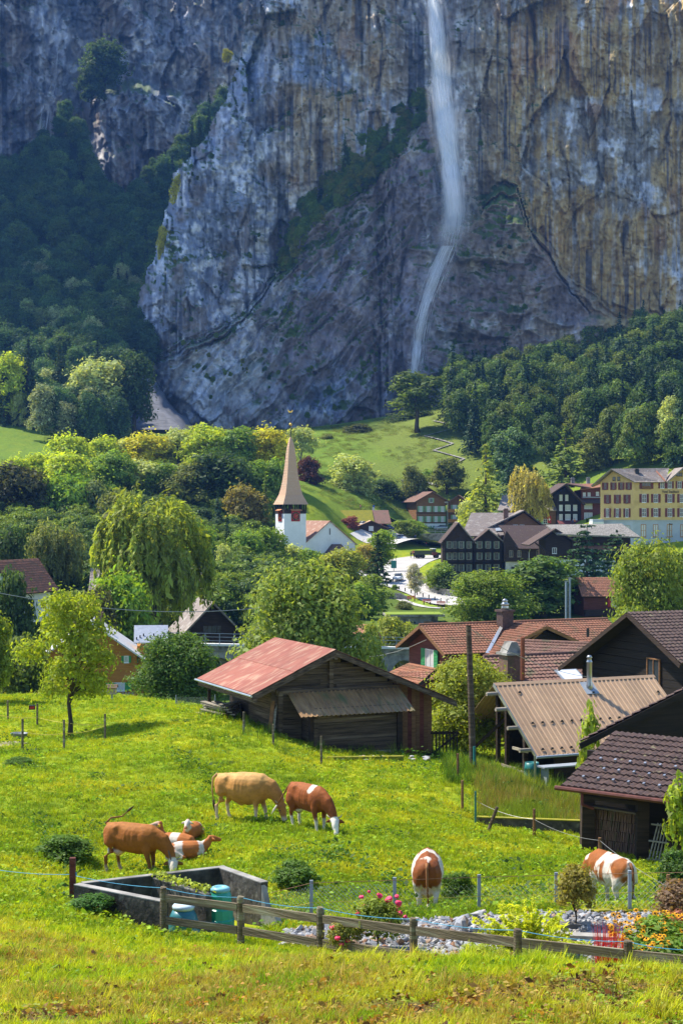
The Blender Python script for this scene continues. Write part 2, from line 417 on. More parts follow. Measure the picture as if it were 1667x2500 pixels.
U, V = cliff_grid(240, 1850, -70, 1150, 2.5)
Y, s_, e_ = cliff_depth(U, V)
keep = e_ > -9
Xc = (U-833.5)*Y/F; Zc = (1250-V)*Y/F
f = grid_faces(U.shape, keep)
cl_me = np_mesh('cliff', np.stack([Xc, Y, Zc], -1).reshape(-1, 3), f, False)
u, v, s1 = U.ravel(), V.ravel(), s_.ravel()
nrm = np.empty(len(u)*3, np.float32); cl_me.vertices.foreach_get('normal', nrm); nrm = nrm.reshape(-1, 3)
def rock_colour(u, v, s1, och, nz, gamt=1.0, blue=0.0):
    C = _mix(np.tile(np.array((0.18, 0.215, 0.30)), (len(u), 1)), (0.235, 0.21, 0.175), sstep(900, 1280, u+60*fbm(u/90, v/90, 3, 119)))  # left base tinted blue, the cool of shade put into the colour
    big = fbm(u/150, v/150, 4, 120); mid = fbm(u/40, v/60, 4, 121); streak = fbm(u/9, v/330, 3, 122); fine = fbm(u/9, v/14, 3, 123)
    C = _mix(C, (0.15, 0.145, 0.165), sstep(0.0, 0.35, mid+0.5*big))
    C = _mix(C, (0.52, 0.535, 0.57), sstep(0.12, 0.45, -mid+0.4*fine)*0.75)
    C = _mix(C, (0.37, 0.26, 0.105), np.clip(och*sstep(-0.5, 0.12, big+0.55*streak+0.3*mid), 0, 1))
    C = _mix(C, (0.34, 0.19, 0.09), np.clip(och*sstep(0.22, 0.5, fbm(u/60, v/120, 4, 130)), 0, 1)*0.6)
    low = sstep(10, 80, s1)
    C = _mix(C, (0.155, 0.125, 0.13), low*sstep(-0.3, 0.3, fbm(u/110, v/90, 4, 133)+0.25)*sstep(520, 760, u)*0.85)
    C = _mix(C, (0.055, 0.065, 0.095), sstep(0.2, 0.34, streak)*(1-low)*0.75*sstep(-0.2, 0.2, big))
    C = _mix(C, (0.42, 0.42, 0.43), sstep(0.2, 0.45, -streak+0.2*fine)*(1-low)*0.4)
    kf = facets(u/36, v/120, 2)[2]; kg = facets(u/12, v/34, 5)[2]
    C = C*(1+0.35*fine[:, None]+0.22*(kf[:, None]-0.5)+0.22*(kg[:, None]-0.5))
    g = sstep(0.30, 0.62, nz+0.28*fbm(u/26, v/26, 4, 140)+0.12*fine)*gamt
    C = _mix(C, (0.055, 0.085, 0.018), np.clip(g, 0, 1))
    return np.clip(C*1.28, 0.012, 0.8), g
s1r = s1
och = 1.1*sstep(1080, 1330, u)*(1-0.75*sstep(30, 160, s1))+0.55*sstep(600, 760, u)*sstep(1050, 900, u)*sstep(520, 380, v)+0.12
# plants hold on the ledges: the ramp below the fall's left shoulder, the slabs' upper rims
vegx = 0.55*np.exp(-((s1-18)/38.0)**2)*sstep(640, 720, u)*sstep(1050, 1000, u)+0.35*np.exp(-((s1-110)/60.0)**2)*sstep(700, 800, u)*sstep(900, 800, u)
vegx += 0.5*np.exp(-((u-1200)/75.0)**2-((v-515)/70.0)**2)+0.4*np.exp(-((u-700)/40.0)**2-((v-800)/35.0)**2)+0.3*sstep(0.1, 0.5, fbm(u/90, v/70, 3, 150))*sstep(480, 620, v)*sstep(820, 640, u)
ccol, gmask = rock_colour(u, v, s1, och, nrm[:, 2]*0.75+vegx-0.06-0.25*sstep(1250, 1400, u))
pale = sstep(0, 30, u-400)*sstep(700, 640, u)*sstep(815, 850, v+0.15*(u-560))*sstep(1120, 1050, v)
ccol = _mix(ccol, (0.50, 0.51, 0.53), pale*0.55*sstep(-0.35, 0.2, fbm(u/25, v/25, 4, 160)))  # grazing sun on the slabs painted as paler rock
vcol(cl_me, ccol)
M_ROCK = M_col('rock', 0.92, 0.25, 0.30, 0.7, 0.8, 0.8, 0.25)
tag(link('cliff', cl_me, M_ROCK), 'tall grey and ochre limestone wall behind the village', kind='structure')
_cliff_green = (u[gmask > 0.55], v[gmask > 0.55], Y.ravel()[gmask > 0.55])

# the wall of the side valley, farther off on the left
Ub, Vb = cliff_grid(-470, 760, -120, 640, 3.1)
def back_depth(U, V):
    wu = U+24*fbm(U/70, V/70, 3, 251); wv = V+24*fbm(U/70, V/70, 3, 252)
    Y = 1090-0.06*(V-200)+40*fbm(U/260, V/500, 3, 240)
    Y = Y-9*ridged(wu/40, wv/260, 4, 260)-9*terrace(fbm(wu/95, wv/150, 4, 270), 4.0, 0.12)-9*facets(wu/60, wv/130, 11)[0]-4.5*facets(wu/22, wv/44, 12)[0]-2*facets(wu/10, wv/18, 13)[0]
    Y = Y-3.2*ridged(wu/13, wv/30, 3, 295)-1.6*fbm(U/6.5, V/8, 2, 297)
    # the dark block in the middle stands forward, the gully left of it goes back
    blk = sstep(205, 225, U-10*fbm(V/40, U/300, 2, 5))*sstep(560, 400, U)*sstep(185, 225, V-0.25*np.abs(U-320))
    Y = Y-38*blk
    Y = Y+30*np.exp(-((U-185-0.12*(V-100))/28.0)**2)
    return Y
Yb = back_depth(Ub, Vb)
bk_me = np_mesh('cliff', np.stack([(Ub-833.5)*Yb/F, Yb, (1250-Vb)*Yb/F], -1).reshape(-1, 3), grid_faces(Ub.shape), False)
ub, vb = Ub.ravel(), Vb.ravel()
nb = np.empty(len(ub)*3, np.float32); bk_me.vertices.foreach_get('normal', nb); nb = nb.reshape(-1, 3)
bc, _ = rock_colour(ub*0.8, vb*0.8, np.full(len(ub), -100.0), np.full(len(ub), 0.22)+0.25*sstep(400, 600, ub), nb[:, 2]*0.7-0.05, 0.9)
vcol(bk_me, bc)
tag(link('cliff', bk_me, M_ROCK), 'blue grey rock wall of the side valley on the left', kind='structure')
# unseen wall added beyond the left edge, shaped to shade buttress and upper slope
_wp = np.array([(-331, 1092), (-350, 1000), (-358, 900), (-352, 872), (-430, 850)], float)
_ts, _zs = np.meshgrid(np.linspace(0, 4, 90), np.linspace(90, 1, 70))
_zs = 90+(620+45*fbm(_ts*3, _ts*0+1, 3, 7))*(1-(_zs-1)/89.0)
_dn = 14*facets(_ts*3, _zs/90, 21)[0]+8*fbm(_ts*6, _zs/40, 3, 22)
_wx = np.interp(_ts, range(5), _wp[:, 0])+_dn; _wy = np.interp(_ts, range(5), _wp[:, 1])+_dn*0.4
_wm = np_mesh('cliff', np.stack([_wx, _wy, _zs], -1).reshape(-1, 3), grid_faces(_ts.shape), False)
vcol(_wm, np.tile(np.array((0.23, 0.25, 0.29)), (_ts.size, 1))); tag(link('cliff', _wm, M_ROCK), 'unseen rock wall added beyond the left edge for shade', kind='structure')
# ---------------------------------------------------------------- waterfalls
def M_water(name, sx=14.0, sy=2.2, lo=0.38, hi=0.66):
    m, nt, b = nodes_of(name); N = nt.nodes; L = nt.links; N.remove(b); out = N['Material Output']
    at = N.new('ShaderNodeAttribute'); at.attribute_name = 'wuv'
    mp = N.new('ShaderNodeMapping'); mp.inputs['Scale'].default_value = (sx, sy, 1); L.new(at.outputs['Vector'], mp.inputs[0])
    nz = N.new('ShaderNodeTexNoise'); nz.inputs['Scale'].default_value = 1.0; nz.inputs['Detail'].default_value = 7; nz.inputs['Roughness'].default_value = 0.62
    nz.inputs['Distortion'].default_value = 0.25
    L.new(mp.outputs[0], nz.inputs['Vector'])
    mr = N.new('ShaderNodeMapRange'); mr.inputs['From Min'].default_value = lo; mr.inputs['From Max'].default_value = hi; L.new(nz.outputs['Fac'], mr.inputs[0])
    de = N.new('ShaderNodeAttribute'); de.attribute_name = 'dens'
    mu = N.new('ShaderNodeMath'); mu.operation = 'MULTIPLY'; mu.use_clamp = True
    L.new(mr.outputs[0], mu.inputs[0]); L.new(de.outputs['Fac'], mu.inputs[1])
    df = N.new('ShaderNodeBsdfDiffuse'); df.inputs['Color'].default_value = (0.95, 0.96, 0.98, 1)
    tr = N.new('ShaderNodeBsdfTranslucent'); tr.inputs['Color'].default_value = (0.9, 0.93, 0.97, 1)
    ms = N.new('ShaderNodeMixShader'); ms.inputs[0].default_value = 0.5; L.new(df.outputs[0], ms.inputs[1]); L.new(tr.outputs[0], ms.inputs[2])
    tp = N.new('ShaderNodeBsdfTransparent'); mx = N.new('ShaderNodeMixShader')
    L.new(mu.outputs[0], mx.inputs[0]); L.new(tp.outputs[0], mx.inputs[1]); L.new(ms.outputs[0], mx.inputs[2]); L.new(mx.outputs[0], out.inputs['Surface'])
    return m
def fall(name, path, depth_fn, off, mat, parent, dens_fn, nacr=14, seed=0, tight=False):
    """path: (row, column, half width) ; a curved veil of water standing `off` metres before the rock"""
    path = np.array(path, float); vs = np.arange(path[0, 0], path[-1, 0]+1, 6.0)
    uc = np.interp(vs, path[:, 0], path[:, 1]); hw = np.interp(vs, path[:, 0], path[:, 2])
    k = np.linspace(-1, 1, nacr); KK, VV = np.meshgrid(k, vs)
    UU = uc[:, None]+KK*hw[:, None]+2.0*fbm(VV/30+seed, KK*3, 2, seed)
    D = depth_fn(UU, VV)
    dm = np.percentile(D, 12, axis=1) if tight else D.min(1)
    r = 2 if tight else 6
    dp = np.pad(dm, r, 'edge'); dm = np.min([dp[i:i+len(vs)] for i in range(2*r+1)], 0)
    Ym = np.convolve(np.pad(dm, r, 'edge'), np.ones(2*r+1)/(2*r+1), 'valid')
    YY = Ym[:, None]-off-3.0*np.sqrt(np.clip(1-KK**2, 0, 1))*hw[:, None]/20.0
    co = np.stack([(UU-833.5)*YY/F, YY, (1250-VV)*YY/F], -1).reshape(-1, 3)-np.array(parent.location)
    nv, nu = UU.shape; ids = np.arange(nv*nu).reshape(nv, nu)
    me = np_mesh(name, co, np.stack([ids[:-1, :-1], ids[1:, :-1], ids[1:, 1:], ids[:-1, 1:]], -1).reshape(-1, 4), True)
    a = me.attributes.new('wuv', 'FLOAT_VECTOR', 'POINT')
    a.data.foreach_set('vector', np.stack([KK*hw[:, None]/30+seed, VV/100+seed*3.1, KK*0], -1).astype(np.float32).ravel())
    vfloat(me, (dens_fn(VV)*np.clip(1-np.abs(KK)**2.2, 0, 1)), 'dens')
    return link(name, me, mat, parent)
wf = empty('waterfall', P(1010, 930, 668), 0, 'tall white waterfall dropping down the cliff and fanning over its foot', 'waterfall')
_m1 = M_water('falling_water', 12, 1.2, 0.26, 0.5); _m2 = M_water('mist', 5, 0.8, 0.3, 0.75); _m3 = M_water('cascade', 22, 1.6, 0.47, 0.62)
_cd = lambda U, V: cliff_depth(U, V)[0]
_main = [(-60,1056,17),(0,1060,18),(120,1070,22),(220,1080,26),(300,1088,29),(380,1098,27),(460,1108,32),(530,1110,38),(600,1100,46)]
_df = lambda V: np.interp(V, [-60, 0, 200, 300, 380, 470, 560, 600], [0.95, 1.0, 1.3, 1.5, 1.0, 0.6, 0.3, 0.0])  # sunlit stretch imitated by denser, whiter water in the middle rows
fall('veil', _main, _cd, 5.0, _m1, wf, _df, 16, 1)
fall('veil', [(a, b-6, c*0.7) for a, b, c in _main], _cd, 7.5, _m1, wf, lambda V: _df(V)*1.1, 14, 5)
fall('veil', [(a, b-2, c*0.5) for a, b, c in _main[:-1]], _cd, 8.5, _m1, wf, lambda V: _df(V)*2.2, 12, 7)
fall('mist', [(a, b+4, c*1.9) for a, b, c in _main], _cd, 9.5, _m2, wf, lambda V: _df(V)*0.45, 14, 9)
_casc = [(470,1112,26),(540,1110,28),(600,1094,38),(660,1070,40),(720,1048,32),(780,1032,26),(850,1022,25),(905,1014,24),(945,1010,25)]
fall('cascade', _casc, _cd, 2.2, _m3, wf, lambda V: np.interp(V, [470, 540, 700, 860, 930, 945], [0.3, 0.7, 0.85, 1.0, 0.8, 0.2]), 16, 13, True)
fall('cascade', [(a, b-4, c*0.45) for a, b, c in _casc[2:]], _cd, 3.4, _m1, wf, lambda V: V*0+0.75, 10, 17, True)
wf2 = empty('waterfall', P(100, 340, 1060), 0, 'thin faint waterfall on the blue rock wall at far left', 'waterfall')
_side = [(110,145,3),(180,138,6),(220,128,9),(270,118,8),(330,108,9),(370,100,9)]
fall('veil', _side, back_depth, 3, M_water('thin_water', 9, 1.0, 0.45, 0.62), wf2, lambda V: V*0+0.8, 8, 21)
fall('veil', [(230,118,3),(280,104,6),(330,95,6),(370,88,7)], back_depth, 3, bpy.data.materials['thin_water'], wf2, lambda V: V*0+0.55, 8, 23)
# ================================================================ plants: a few grown models, copied
M_LEAF = M_leaf('leaf', 0.5, lo=0.8, hi=2.6); M_NEEDLE = M_leaf('needle', 0.25, gloss=0.02, lo=0.6, hi=1.9)
M_BARK = M('bark', (0.10, 0.075, 0.05), (0.045, 0.035, 0.028), 6, (1, 1, 0.2), 0.95, 0.6)
M_BARK_PALE = M('pale_bark', (0.32, 0.29, 0.24), (0.14, 0.12, 0.10), 6, (1, 1, 0.2), 0.95, 0.6)

def leaf_quads(C, N, size, rs, aspect=1.6, droop=0.0):
    """leaves at C facing roughly N -> verts, faces"""
    n = len(C)
    N = N+rs.normal(0, 0.55, (n, 3)); N /= np.linalg.norm(N, axis=1)[:, None]+1e-9
    T = rs.normal(0, 1, (n, 3)); T[:, 2] -= droop
    T -= N*(T*N).sum(1)[:, None]; T /= np.linalg.norm(T, axis=1)[:, None]+1e-9
    B = np.cross(N, T)
    s = size*np.exp(rs.normal(0, 0.3, n))[:, None]
    bend = N*s*0.18
    V = np.stack([C-T*s*0.5*aspect, C-B*s*0.42+bend, C+T*s*0.5*aspect, C+B*s*0.42+bend], 1).reshape(-1, 3)
    Fq = np.arange(n*4).reshape(n, 4)
    return V, Fq

def leaves_mesh(name, C, N, tint, size, rs, aspect=1.6, droop=0.0):
    V, Fq = leaf_quads(C, N, size, rs, aspect, droop)
    me = np_mesh(name, V, Fq); vfloat(me, np.repeat(tint, 4), 'tint'); return me

def clumps(rs, blobs, nclump, per, rc, up=0.25):
    """leaf positions in clumps spread over the shells of ellipsoid blobs"""
    vol = np.array([b[3]*b[4]*b[5] for b in blobs])**0.67; pick = rs.choice(len(blobs), nclump, p=vol/vol.sum())
    Bc = np.array(blobs)[pick]
    d = rs.normal(0, 1, (nclump, 3)); d /= np.linalg.norm(d, axis=1)[:, None]
    low = d[:, 2] < -0.35; d[low, 2] *= -0.6
    r = rs.uniform(0.55, 1.02, nclump)**0.6
    cc = Bc[:, :3]+d*Bc[:, 3:6]*r[:, None]
    ct = rs.uniform(0, 1, nclump)
    idx = np.repeat(np.arange(nclump), per)
    g = rs.normal(0, 1, (len(idx), 3)); gl = np.linalg.norm(g, axis=1)[:, None]
    g = g/gl*np.minimum(gl, 1.6)
    sz = rc*np.exp(rs.normal(0, 0.35, nclump))
    C = cc[idx]+g*(sz[idx][:, None]*np.array((1, 1, 0.8)))
    N = d[idx]*0.5+g*0.6+np.array((0, 0, up))
    t = np.clip(0.25+0.5*ct[idx]+rs.normal(0, 0.16, len(idx)), 0, 1)
    return C, N, t, cc

def trunk_mb(rs, h, r, limbs, wob=0.04, sides=7, lean=(0, 0)):
    mb = MB(); pts = []; rad = []
    for i in range(7):
        t = i/6.0
        pts.append((lean[0]*t+rs.normal(0, wob)*t, lean[1]*t+rs.normal(0, wob)*t, h*t-0.02)); rad.append(r*(1.35 if i == 0 else 1.0)*(1-0.8*t)+0.002)
    mb.tube(pts, rad, sides)
    for tgt in limbs:
        k = rs.uniform(0.3, 0.8); j = int(k*6); p0 = Vector(pts[j]).lerp(Vector(pts[j+1]), k*6-j)
        tg = Vector(tgt); mid = p0.lerp(tg, 0.5)+Vector((0, 0, 0.06*h))
        r0 = rad[j]*0.55
        mb.tube([p0, mid, tg], [r0, r0*0.6, r0*0.15], 5)
    return mb

TREES = {}
def reg(kind, crown, trunk, cm, tm): 
    crown.materials.append(cm); trunk.materials.append(tm)
    co = np.empty(len(crown.vertices)*3, np.float32); crown.vertices.foreach_get('co', co); co = co.reshape(-1, 3)
    TREES[kind] = (crown, trunk, 2*np.percentile(np.abs(co[:, :2]).max(1), 96), np.percentile(co[:, 2], 99.3))

# all models are one unit tall; crown about one unit wide at most
def broadleaf(kind, seed, blobs, nclump, per, rc, size, trunk_h=0.75, tr=0.028, nl=9, bark=None, leafm=None):
    rs = np.random.RandomState(seed)
    C, N, t, cc = clumps(rs, blobs, nclump, per, rc)
    keep = C[:, 2] > 0.02; C, N, t = C[keep], N[keep], t[keep]
    crown = leaves_mesh('crown', C, N, t, size, rs)
    limbs = cc[rs.choice(len(cc), nl)]
    reg(kind, crown, trunk_mb(rs, trunk_h, tr, limbs).mesh('trunk', True), leafm or M_LEAF, bark or M_BARK)
def blobset(seed, n, cz, rz, rxy, spread, zlo=0.3):
    rs = np.random.RandomState(seed); out = []
    for i in range(n):
        a = i*2.4+rs.uniform(-0.4, 0.4); z = zlo+(1-zlo-rz*0.8)*((i+0.5)/n); q = math.sin(math.pi*min(1, max(0, (z-zlo)/(1.0-zlo)*0.75+0.25)))
        rr = spread*q*rs.uniform(0.5, 1.0)
        k = rs.uniform(0.75, 1.15)
        out.append((rr*math.cos(a), rr*math.sin(a), z+rz*0.2, rxy*k, rxy*k, rz*k))
    return out
broadleaf('round_a', 1, blobset(1, 11, 0.6, 0.17, 0.20, 0.27, 0.22), 300, 26, 0.055, 0.030)
broadleaf('round_b', 2, blobset(2, 14, 0.6, 0.14, 0.17, 0.30, 0.16), 340, 26, 0.05, 0.028)
broadleaf('tall_a', 3, blobset(3, 13, 0.6, 0.14, 0.14, 0.17, 0.18), 300, 24, 0.042, 0.024)
broadleaf('tall_b', 4, blobset(4, 10, 0.65, 0.13, 0.13, 0.19, 0.34), 240, 24, 0.042, 0.024, 0.85, 0.022)
broadleaf('airy', 5, blobset(5, 13, 0.6, 0.11, 0.12, 0.24, 0.28), 210, 20, 0.04, 0.024, 0.9, 0.018, 16, M_BARK_PALE)
broadleaf('bush', 6, blobset(6, 12, 0.5, 0.24, 0.24, 0.30, 0.05), 380, 24, 0.06, 0.034, 0.6, 0.02)
broadleaf('ash', 7, blobset(7, 9, 0.7, 0.13, 0.16, 0.24, 0.42), 210, 26, 0.05, 0.026, 0.85, 0.016, 12, M_BARK_PALE)
def conifer(kind, seed, tiers, nb, r0, droop, size, per, leafm, top=0.04, base=0.08, power=0.9):
    rs = np.random.RandomState(seed); C = []; N = []; T = []
    for i in range(tiers):
        t = i/(tiers-1.0); z = base+(0.985-base)*t; rr = r0*(1-t)**power+top*(1-t)+0.006
        for k in range(max(4, int(nb*(1-0.55*t)))):
            a = rs.uniform(0, 6.283); L = rr*rs.uniform(0.65, 1.1); tb = rs.uniform(0, 1)
            m = max(3, int(per*L/r0))
            q = rs.uniform(0.12, 1, m)
            x = np.cos(a)*L*q; y = np.sin(a)*L*q; zz = z+0.03*(1-t)*np.sin(q*2.2)-droop*L*q**1.6
            w = rs.normal(0, 0.10*L, m)*(1.1-q)
            C.append(np.stack([x-np.sin(a)*w, y+np.cos(a)*w, zz+rs.normal(0, 0.006, m)], 1))
            N.append(np.tile((math.cos(a)*0.5, math.sin(a)*0.5, 0.8), (m, 1)))
            T.append(np.clip(0.2+0.45*tb+0.3*q+rs.normal(0, 0.1, m), 0, 1))
    C = np.concatenate(C); N = np.concatenate(N); T = np.concatenate(T)
    crown = leaves_mesh('crown', C, N, T, size, rs, 1.9, 0.6)
    mb = MB(); mb.tube([(0, 0, -0.02), (0, 0, 0.5), (0, 0, 0.98)], [0.018, 0.011, 0.002], 7)
    reg(kind, crown, mb.mesh('trunk', True), leafm, M_BARK)
conifer('spruce', 11, 26, 13, 0.19, 0.42, 0.022, 14, M_NEEDLE)
conifer('larch', 12, 22, 11, 0.22, 0.30, 0.024, 16, M_LEAF, 0.05, 0.05, 0.75)
conifer('cypress', 13, 24, 12, 0.15, -0.25, 0.024, 12, M_NEEDLE, 0.05, 0.02, 0.55)
conifer('pine', 14, 13, 10, 0.24, 0.12, 0.030, 22, M_NEEDLE, 0.10, 0.16, 0.6)
def willow(kind, seed, nstr, width, size):
    rs = np.random.RandomState(seed); C = []; T = []
    bl = blobset(seed, 12, 0.6, 0.15, 0.19*width, 0.30*width, 0.40)
    C0, N0, t0, cc = clumps(rs, bl, nstr, 5, 0.03)
    for c in cc:
        L = rs.uniform(0.10, 0.34)*min(1, c[2]+0.1); m = int(16+60*L); q = np.linspace(0, 1, m); tb = rs.uniform(0.1, 0.9)
        out = np.array((c[0], c[1])); out = out/(np.linalg.norm(out)+1e-6)
        p = np.stack([c[0]+out[0]*0.05*q**0.6, c[1]+out[1]*0.05*q**0.6, c[2]-L*q], 1)+rs.normal(0, 0.009, (m, 3))
        C.append(p); T.append(np.clip(tb+rs.normal(0, 0.12, m), 0, 1))
    C = np.concatenate(C); T = np.concatenate(T); keep = C[:, 2] > 0.03; C = C[keep]; T = T[keep]
    N = C-np.array((0, 0, 0.45)); N /= np.linalg.norm(N, axis=1)[:, None]
    crown = leaves_mesh('crown', C, N*0.8+np.array((0, 0, 0.2)), T, size, rs, 2.6, 2.2)
    reg(kind, crown, trunk_mb(rs, 0.72, 0.026, cc[rs.choice(len(cc), 11)]).mesh('trunk', True), M_LEAF, M_BARK)
willow('willow', 21, 500, 1.0, 0.0165)
willow('birch', 22, 420, 0.8, 0.0165)
# near models need smaller leaves
broadleaf('apple', 31, blobset(31, 15, 0.6, 0.11, 0.13, 0.34, 0.26), 520, 24, 0.045, 0.0165, 0.8, 0.018, 22)
broadleaf('big_bush', 32, blobset(32, 16, 0.5, 0.2, 0.2, 0.34, 0.06), 1100, 26, 0.055, 0.019, 0.7, 0.012, 14)
broadleaf('sprig', 33, [(0,0,0.55,0.16,0.16,0.42),(0.05,0.02,0.3,0.18,0.18,0.25)], 60, 10, 0.05, 0.05, 0.9, 0.010, 6)
broadleaf('garden_bush', 34, [(0,0,0.5,0.27,0.25,0.46),(0.1,0,0.6,0.2,0.2,0.36),(-0.1,0.05,0.55,0.22,0.2,0.36)], 330, 16, 0.045, 0.026, 0.7, 0.014, 14)

def plant(kind, name, base, h, w=None, colour=(0.07, 0.12, 0.02), label=None, cat='tree', group=None, rz=None, seedparts=True):
    """one grown plant: an Empty at its foot with its own crown and trunk"""
    cr, tk, nw, nh = TREES[kind]
    w = (w or h)/nw; h = h/nh
    e = empty(name, base, RND.uniform(0, 6.28) if rz is None else rz, label, cat, group)
    c = link('crown', cr, None, e); t = link('stem' if cat in ('shrub', 'bush', 'plant') else 'trunk', tk, None, e)
    for o in (c, t): o.scale = (w, w, h)
    c.color = (*colour, 1)
    return e
def tree_px(kind, name, px, ytop, ybase, Y, wpx, colour, label, cat='tree', group=None, onground=False, cliff=False):
    """tree whose foot is seen (or hidden) at row ybase at distance Y"""
    k = Y/F
    b = P(px, ybase, Y)
    if onground:
        b = ray_ground(px, ybase, Y*0.72, min(Y*1.35, 690)); k = b.y/F
    else:
        if not cliff: b.z = min(b.z, ground(b.x, b.y))
    b.z -= 0.1
    h = (1250-ytop)*k-b.z
    return plant(kind, name, b, h, wpx*k, colour, label, cat, group)

# scattering through geometry nodes: only for what nobody could count
def scatter(name, pts, rot, scl, src_me, mat, label, col=None, group=None, kind='stuff', parent=None):
    src = bpy.data.objects.new(name+'_source', src_me)
    if len(src_me.materials) == 0: src_me.materials.append(mat)
    me = bpy.data.meshes.new(name); me.vertices.add(len(pts)); me.vertices.foreach_set('co', np.asarray(pts, np.float32).ravel())
    a = me.attributes.new('rot', 'FLOAT_VECTOR', 'POINT'); a.data.foreach_set('vector', np.asarray(rot, np.float32).ravel())
    a = me.attributes.new('scl', 'FLOAT_VECTOR', 'POINT'); a.data.foreach_set('vector', np.asarray(scl, np.float32).ravel())
    if col is not None: vcol(me, col, 'icol')
    o = link(name, me, None, parent); tag(o, label, None, group, kind)
    ng = bpy.data.node_groups.new(name+'_nodes', 'GeometryNodeTree')
    ng.interface.new_socket('Geometry', in_out='INPUT', socket_type='NodeSocketGeometry'); ng.interface.new_socket('Geometry', in_out='OUTPUT', socket_type='NodeSocketGeometry')
    N = ng.nodes; L = ng.links
    gi = N.new('NodeGroupInput'); go = N.new('NodeGroupOutput'); ip = N.new('GeometryNodeInstanceOnPoints'); ob = N.new('GeometryNodeObjectInfo')
    ob.inputs['Object'].default_value = src; ob.inputs['As Instance'].default_value = True
    ra = N.new('GeometryNodeInputNamedAttribute'); ra.data_type = 'FLOAT_VECTOR'; ra.inputs['Name'].default_value = 'rot'
    sa = N.new('GeometryNodeInputNamedAttribute'); sa.data_type = 'FLOAT_VECTOR'; sa.inputs['Name'].default_value = 'scl'
    er = N.new('FunctionNodeEulerToRotation'); L.new(ra.outputs[0], er.inputs[0])
    L.new(gi.outputs[0], ip.inputs['Points']); L.new(ob.outputs['Geometry'], ip.inputs['Instance']); L.new(er.outputs[0], ip.inputs['Rotation']); L.new(sa.outputs[0], ip.inputs['Scale'])
    L.new(ip.outputs[0], go.inputs[0])
    md = o.modifiers.new('scatter', 'NODES'); md.node_group = ng
    return o
# ================================================================ woods
M_LEAF_I = M_leaf('forest_leaf', 0.4, instancer=True, lo=0.6, hi=2.5)
M_NEEDLE_I = M_leaf('forest_needle', 0.2, instancer=True, gloss=0.02, lo=0.5, hi=1.9)
_VT = np.array([(-400,440),(0,425),(60,400),(110,352),(160,295),(200,330),(222,410),(245,480),(320,490),(370,425),(430,375),(480,300),(520,268),(600,260)], float)
def slope_Y(v): return np.interp(v, [240, 430, 700, 900, 1000, 1060], [1040, 985, 820, 680, 610, 560])
US, VS = cliff_grid(-420, 640, 230, 1060, 7)
vtop = np.interp(US, _VT[:, 0], _VT[:, 1])
keepf = (VS > vtop-6) & (US < np.interp(VS, _EDG[:, 0], _EDG[:, 1])+110*(VS > 870)+40) & (VS < np.interp(US, [60, 160], [1035, 1055]))
YS = slope_Y(VS)+10*fbm(US/120, VS/120, 3, 300)+2.6*np.maximum(0, US-np.interp(VS, [880, 985, 1055], [345, 392, 452])-9*fbm(US/20, VS/20, 2, 4))*(VS > 870)
fs_me = np_mesh('forest_slope', np.stack([(US-833.5)*YS/F, YS, (1250-VS)*YS/F], -1).reshape(-1, 3), grid_faces(US.shape, keepf), True)
_us, _vs = US.ravel(), VS.ravel(); _fan = sstep(900, 920, _vs)*sstep(-8, 8, _us-np.interp(_vs, [900, 1055], [330, 280])+14*fbm(_us/22, _vs/22, 3, 3))
vcol(fs_me, np.array((0.03, 0.045, 0.018))*(1-_fan[:, None])+np.array((0.125, 0.128, 0.145))*_fan[:, None]*(1+0.4*fbm(_us/9, _vs/6, 3, 6))[:, None])  # scree tone darkened and blued to stand for its shade
tag(link('forest_slope', fs_me, M_col('forest_floor_and_scree', 1.0, 0.3, 0.4, 0.8, 0.8, 0.5)), kind='structure')
def forest_pts(n, seed, u0, u1, v0, v1, ok):
    rs = np.random.RandomState(seed); u = rs.uniform(u0, u1, n); v = rs.uniform(v0, v1, n)
    k = ok(u, v); u, v = u[k], v[k]; Y = slope_Y(v)+10*fbm(u/120, v/120, 3, 300)
    return u, v, np.stack([(u-833.5)*Y/F, Y, (1250-v)*Y/F-0.6], -1), rs
def in_slope(u, v):
    led = np.interp(v-60, _EDG[:, 0], _EDG[:, 1])
    return (v > np.interp(u, _VT[:, 0], _VT[:, 1])+6) & (u < led+25) & (v < np.interp(u, [60, 160], [985, 1010])) & ((v < 900) | (u < np.interp(v, [900, 1055], [322, 272])))
def instance_copy(kind, leafm):
    me = TREES[kind][0].copy(); me.materials.clear(); me.materials.append(leafm); return me
_src = {'round_a': instance_copy('round_a', M_LEAF_I), 'round_b': instance_copy('round_b', M_LEAF_I), 'tall_a': instance_copy('tall_a', M_LEAF_I), 'spruce': instance_copy('spruce', M_NEEDLE_I)}
def wood(name, label, kind, n, seed, hrange, wr, region, cols, u0=-380, u1=620, v0=240, v1=990):
    u, v, p, rs = forest_pts(n, seed, u0, u1, v0, v1, region)
    m = len(u); h = rs.uniform(hrange[0], hrange[1], m); w = h*rs.uniform(wr[0], wr[1], m)
    c = np.array(cols)[rs.randint(0, len(cols), m)]*rs.uniform(0.75, 1.25, m)[:, None]
    return scatter(name, p, np.stack([rs.normal(0, 0.04, m), rs.normal(0, 0.04, m), rs.uniform(0, 6.28, m)], 1), np.stack([w, w, h], 1), _src[kind], None, label, c)
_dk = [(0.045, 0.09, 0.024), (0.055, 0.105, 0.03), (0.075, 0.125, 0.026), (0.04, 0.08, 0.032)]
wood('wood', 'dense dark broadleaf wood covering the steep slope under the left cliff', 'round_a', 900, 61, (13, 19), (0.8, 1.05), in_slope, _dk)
wood('wood', 'bushy dark broadleaf trees filling the shaded left slope', 'round_b', 700, 62, (11, 17), (0.8, 1.1), in_slope, _dk)
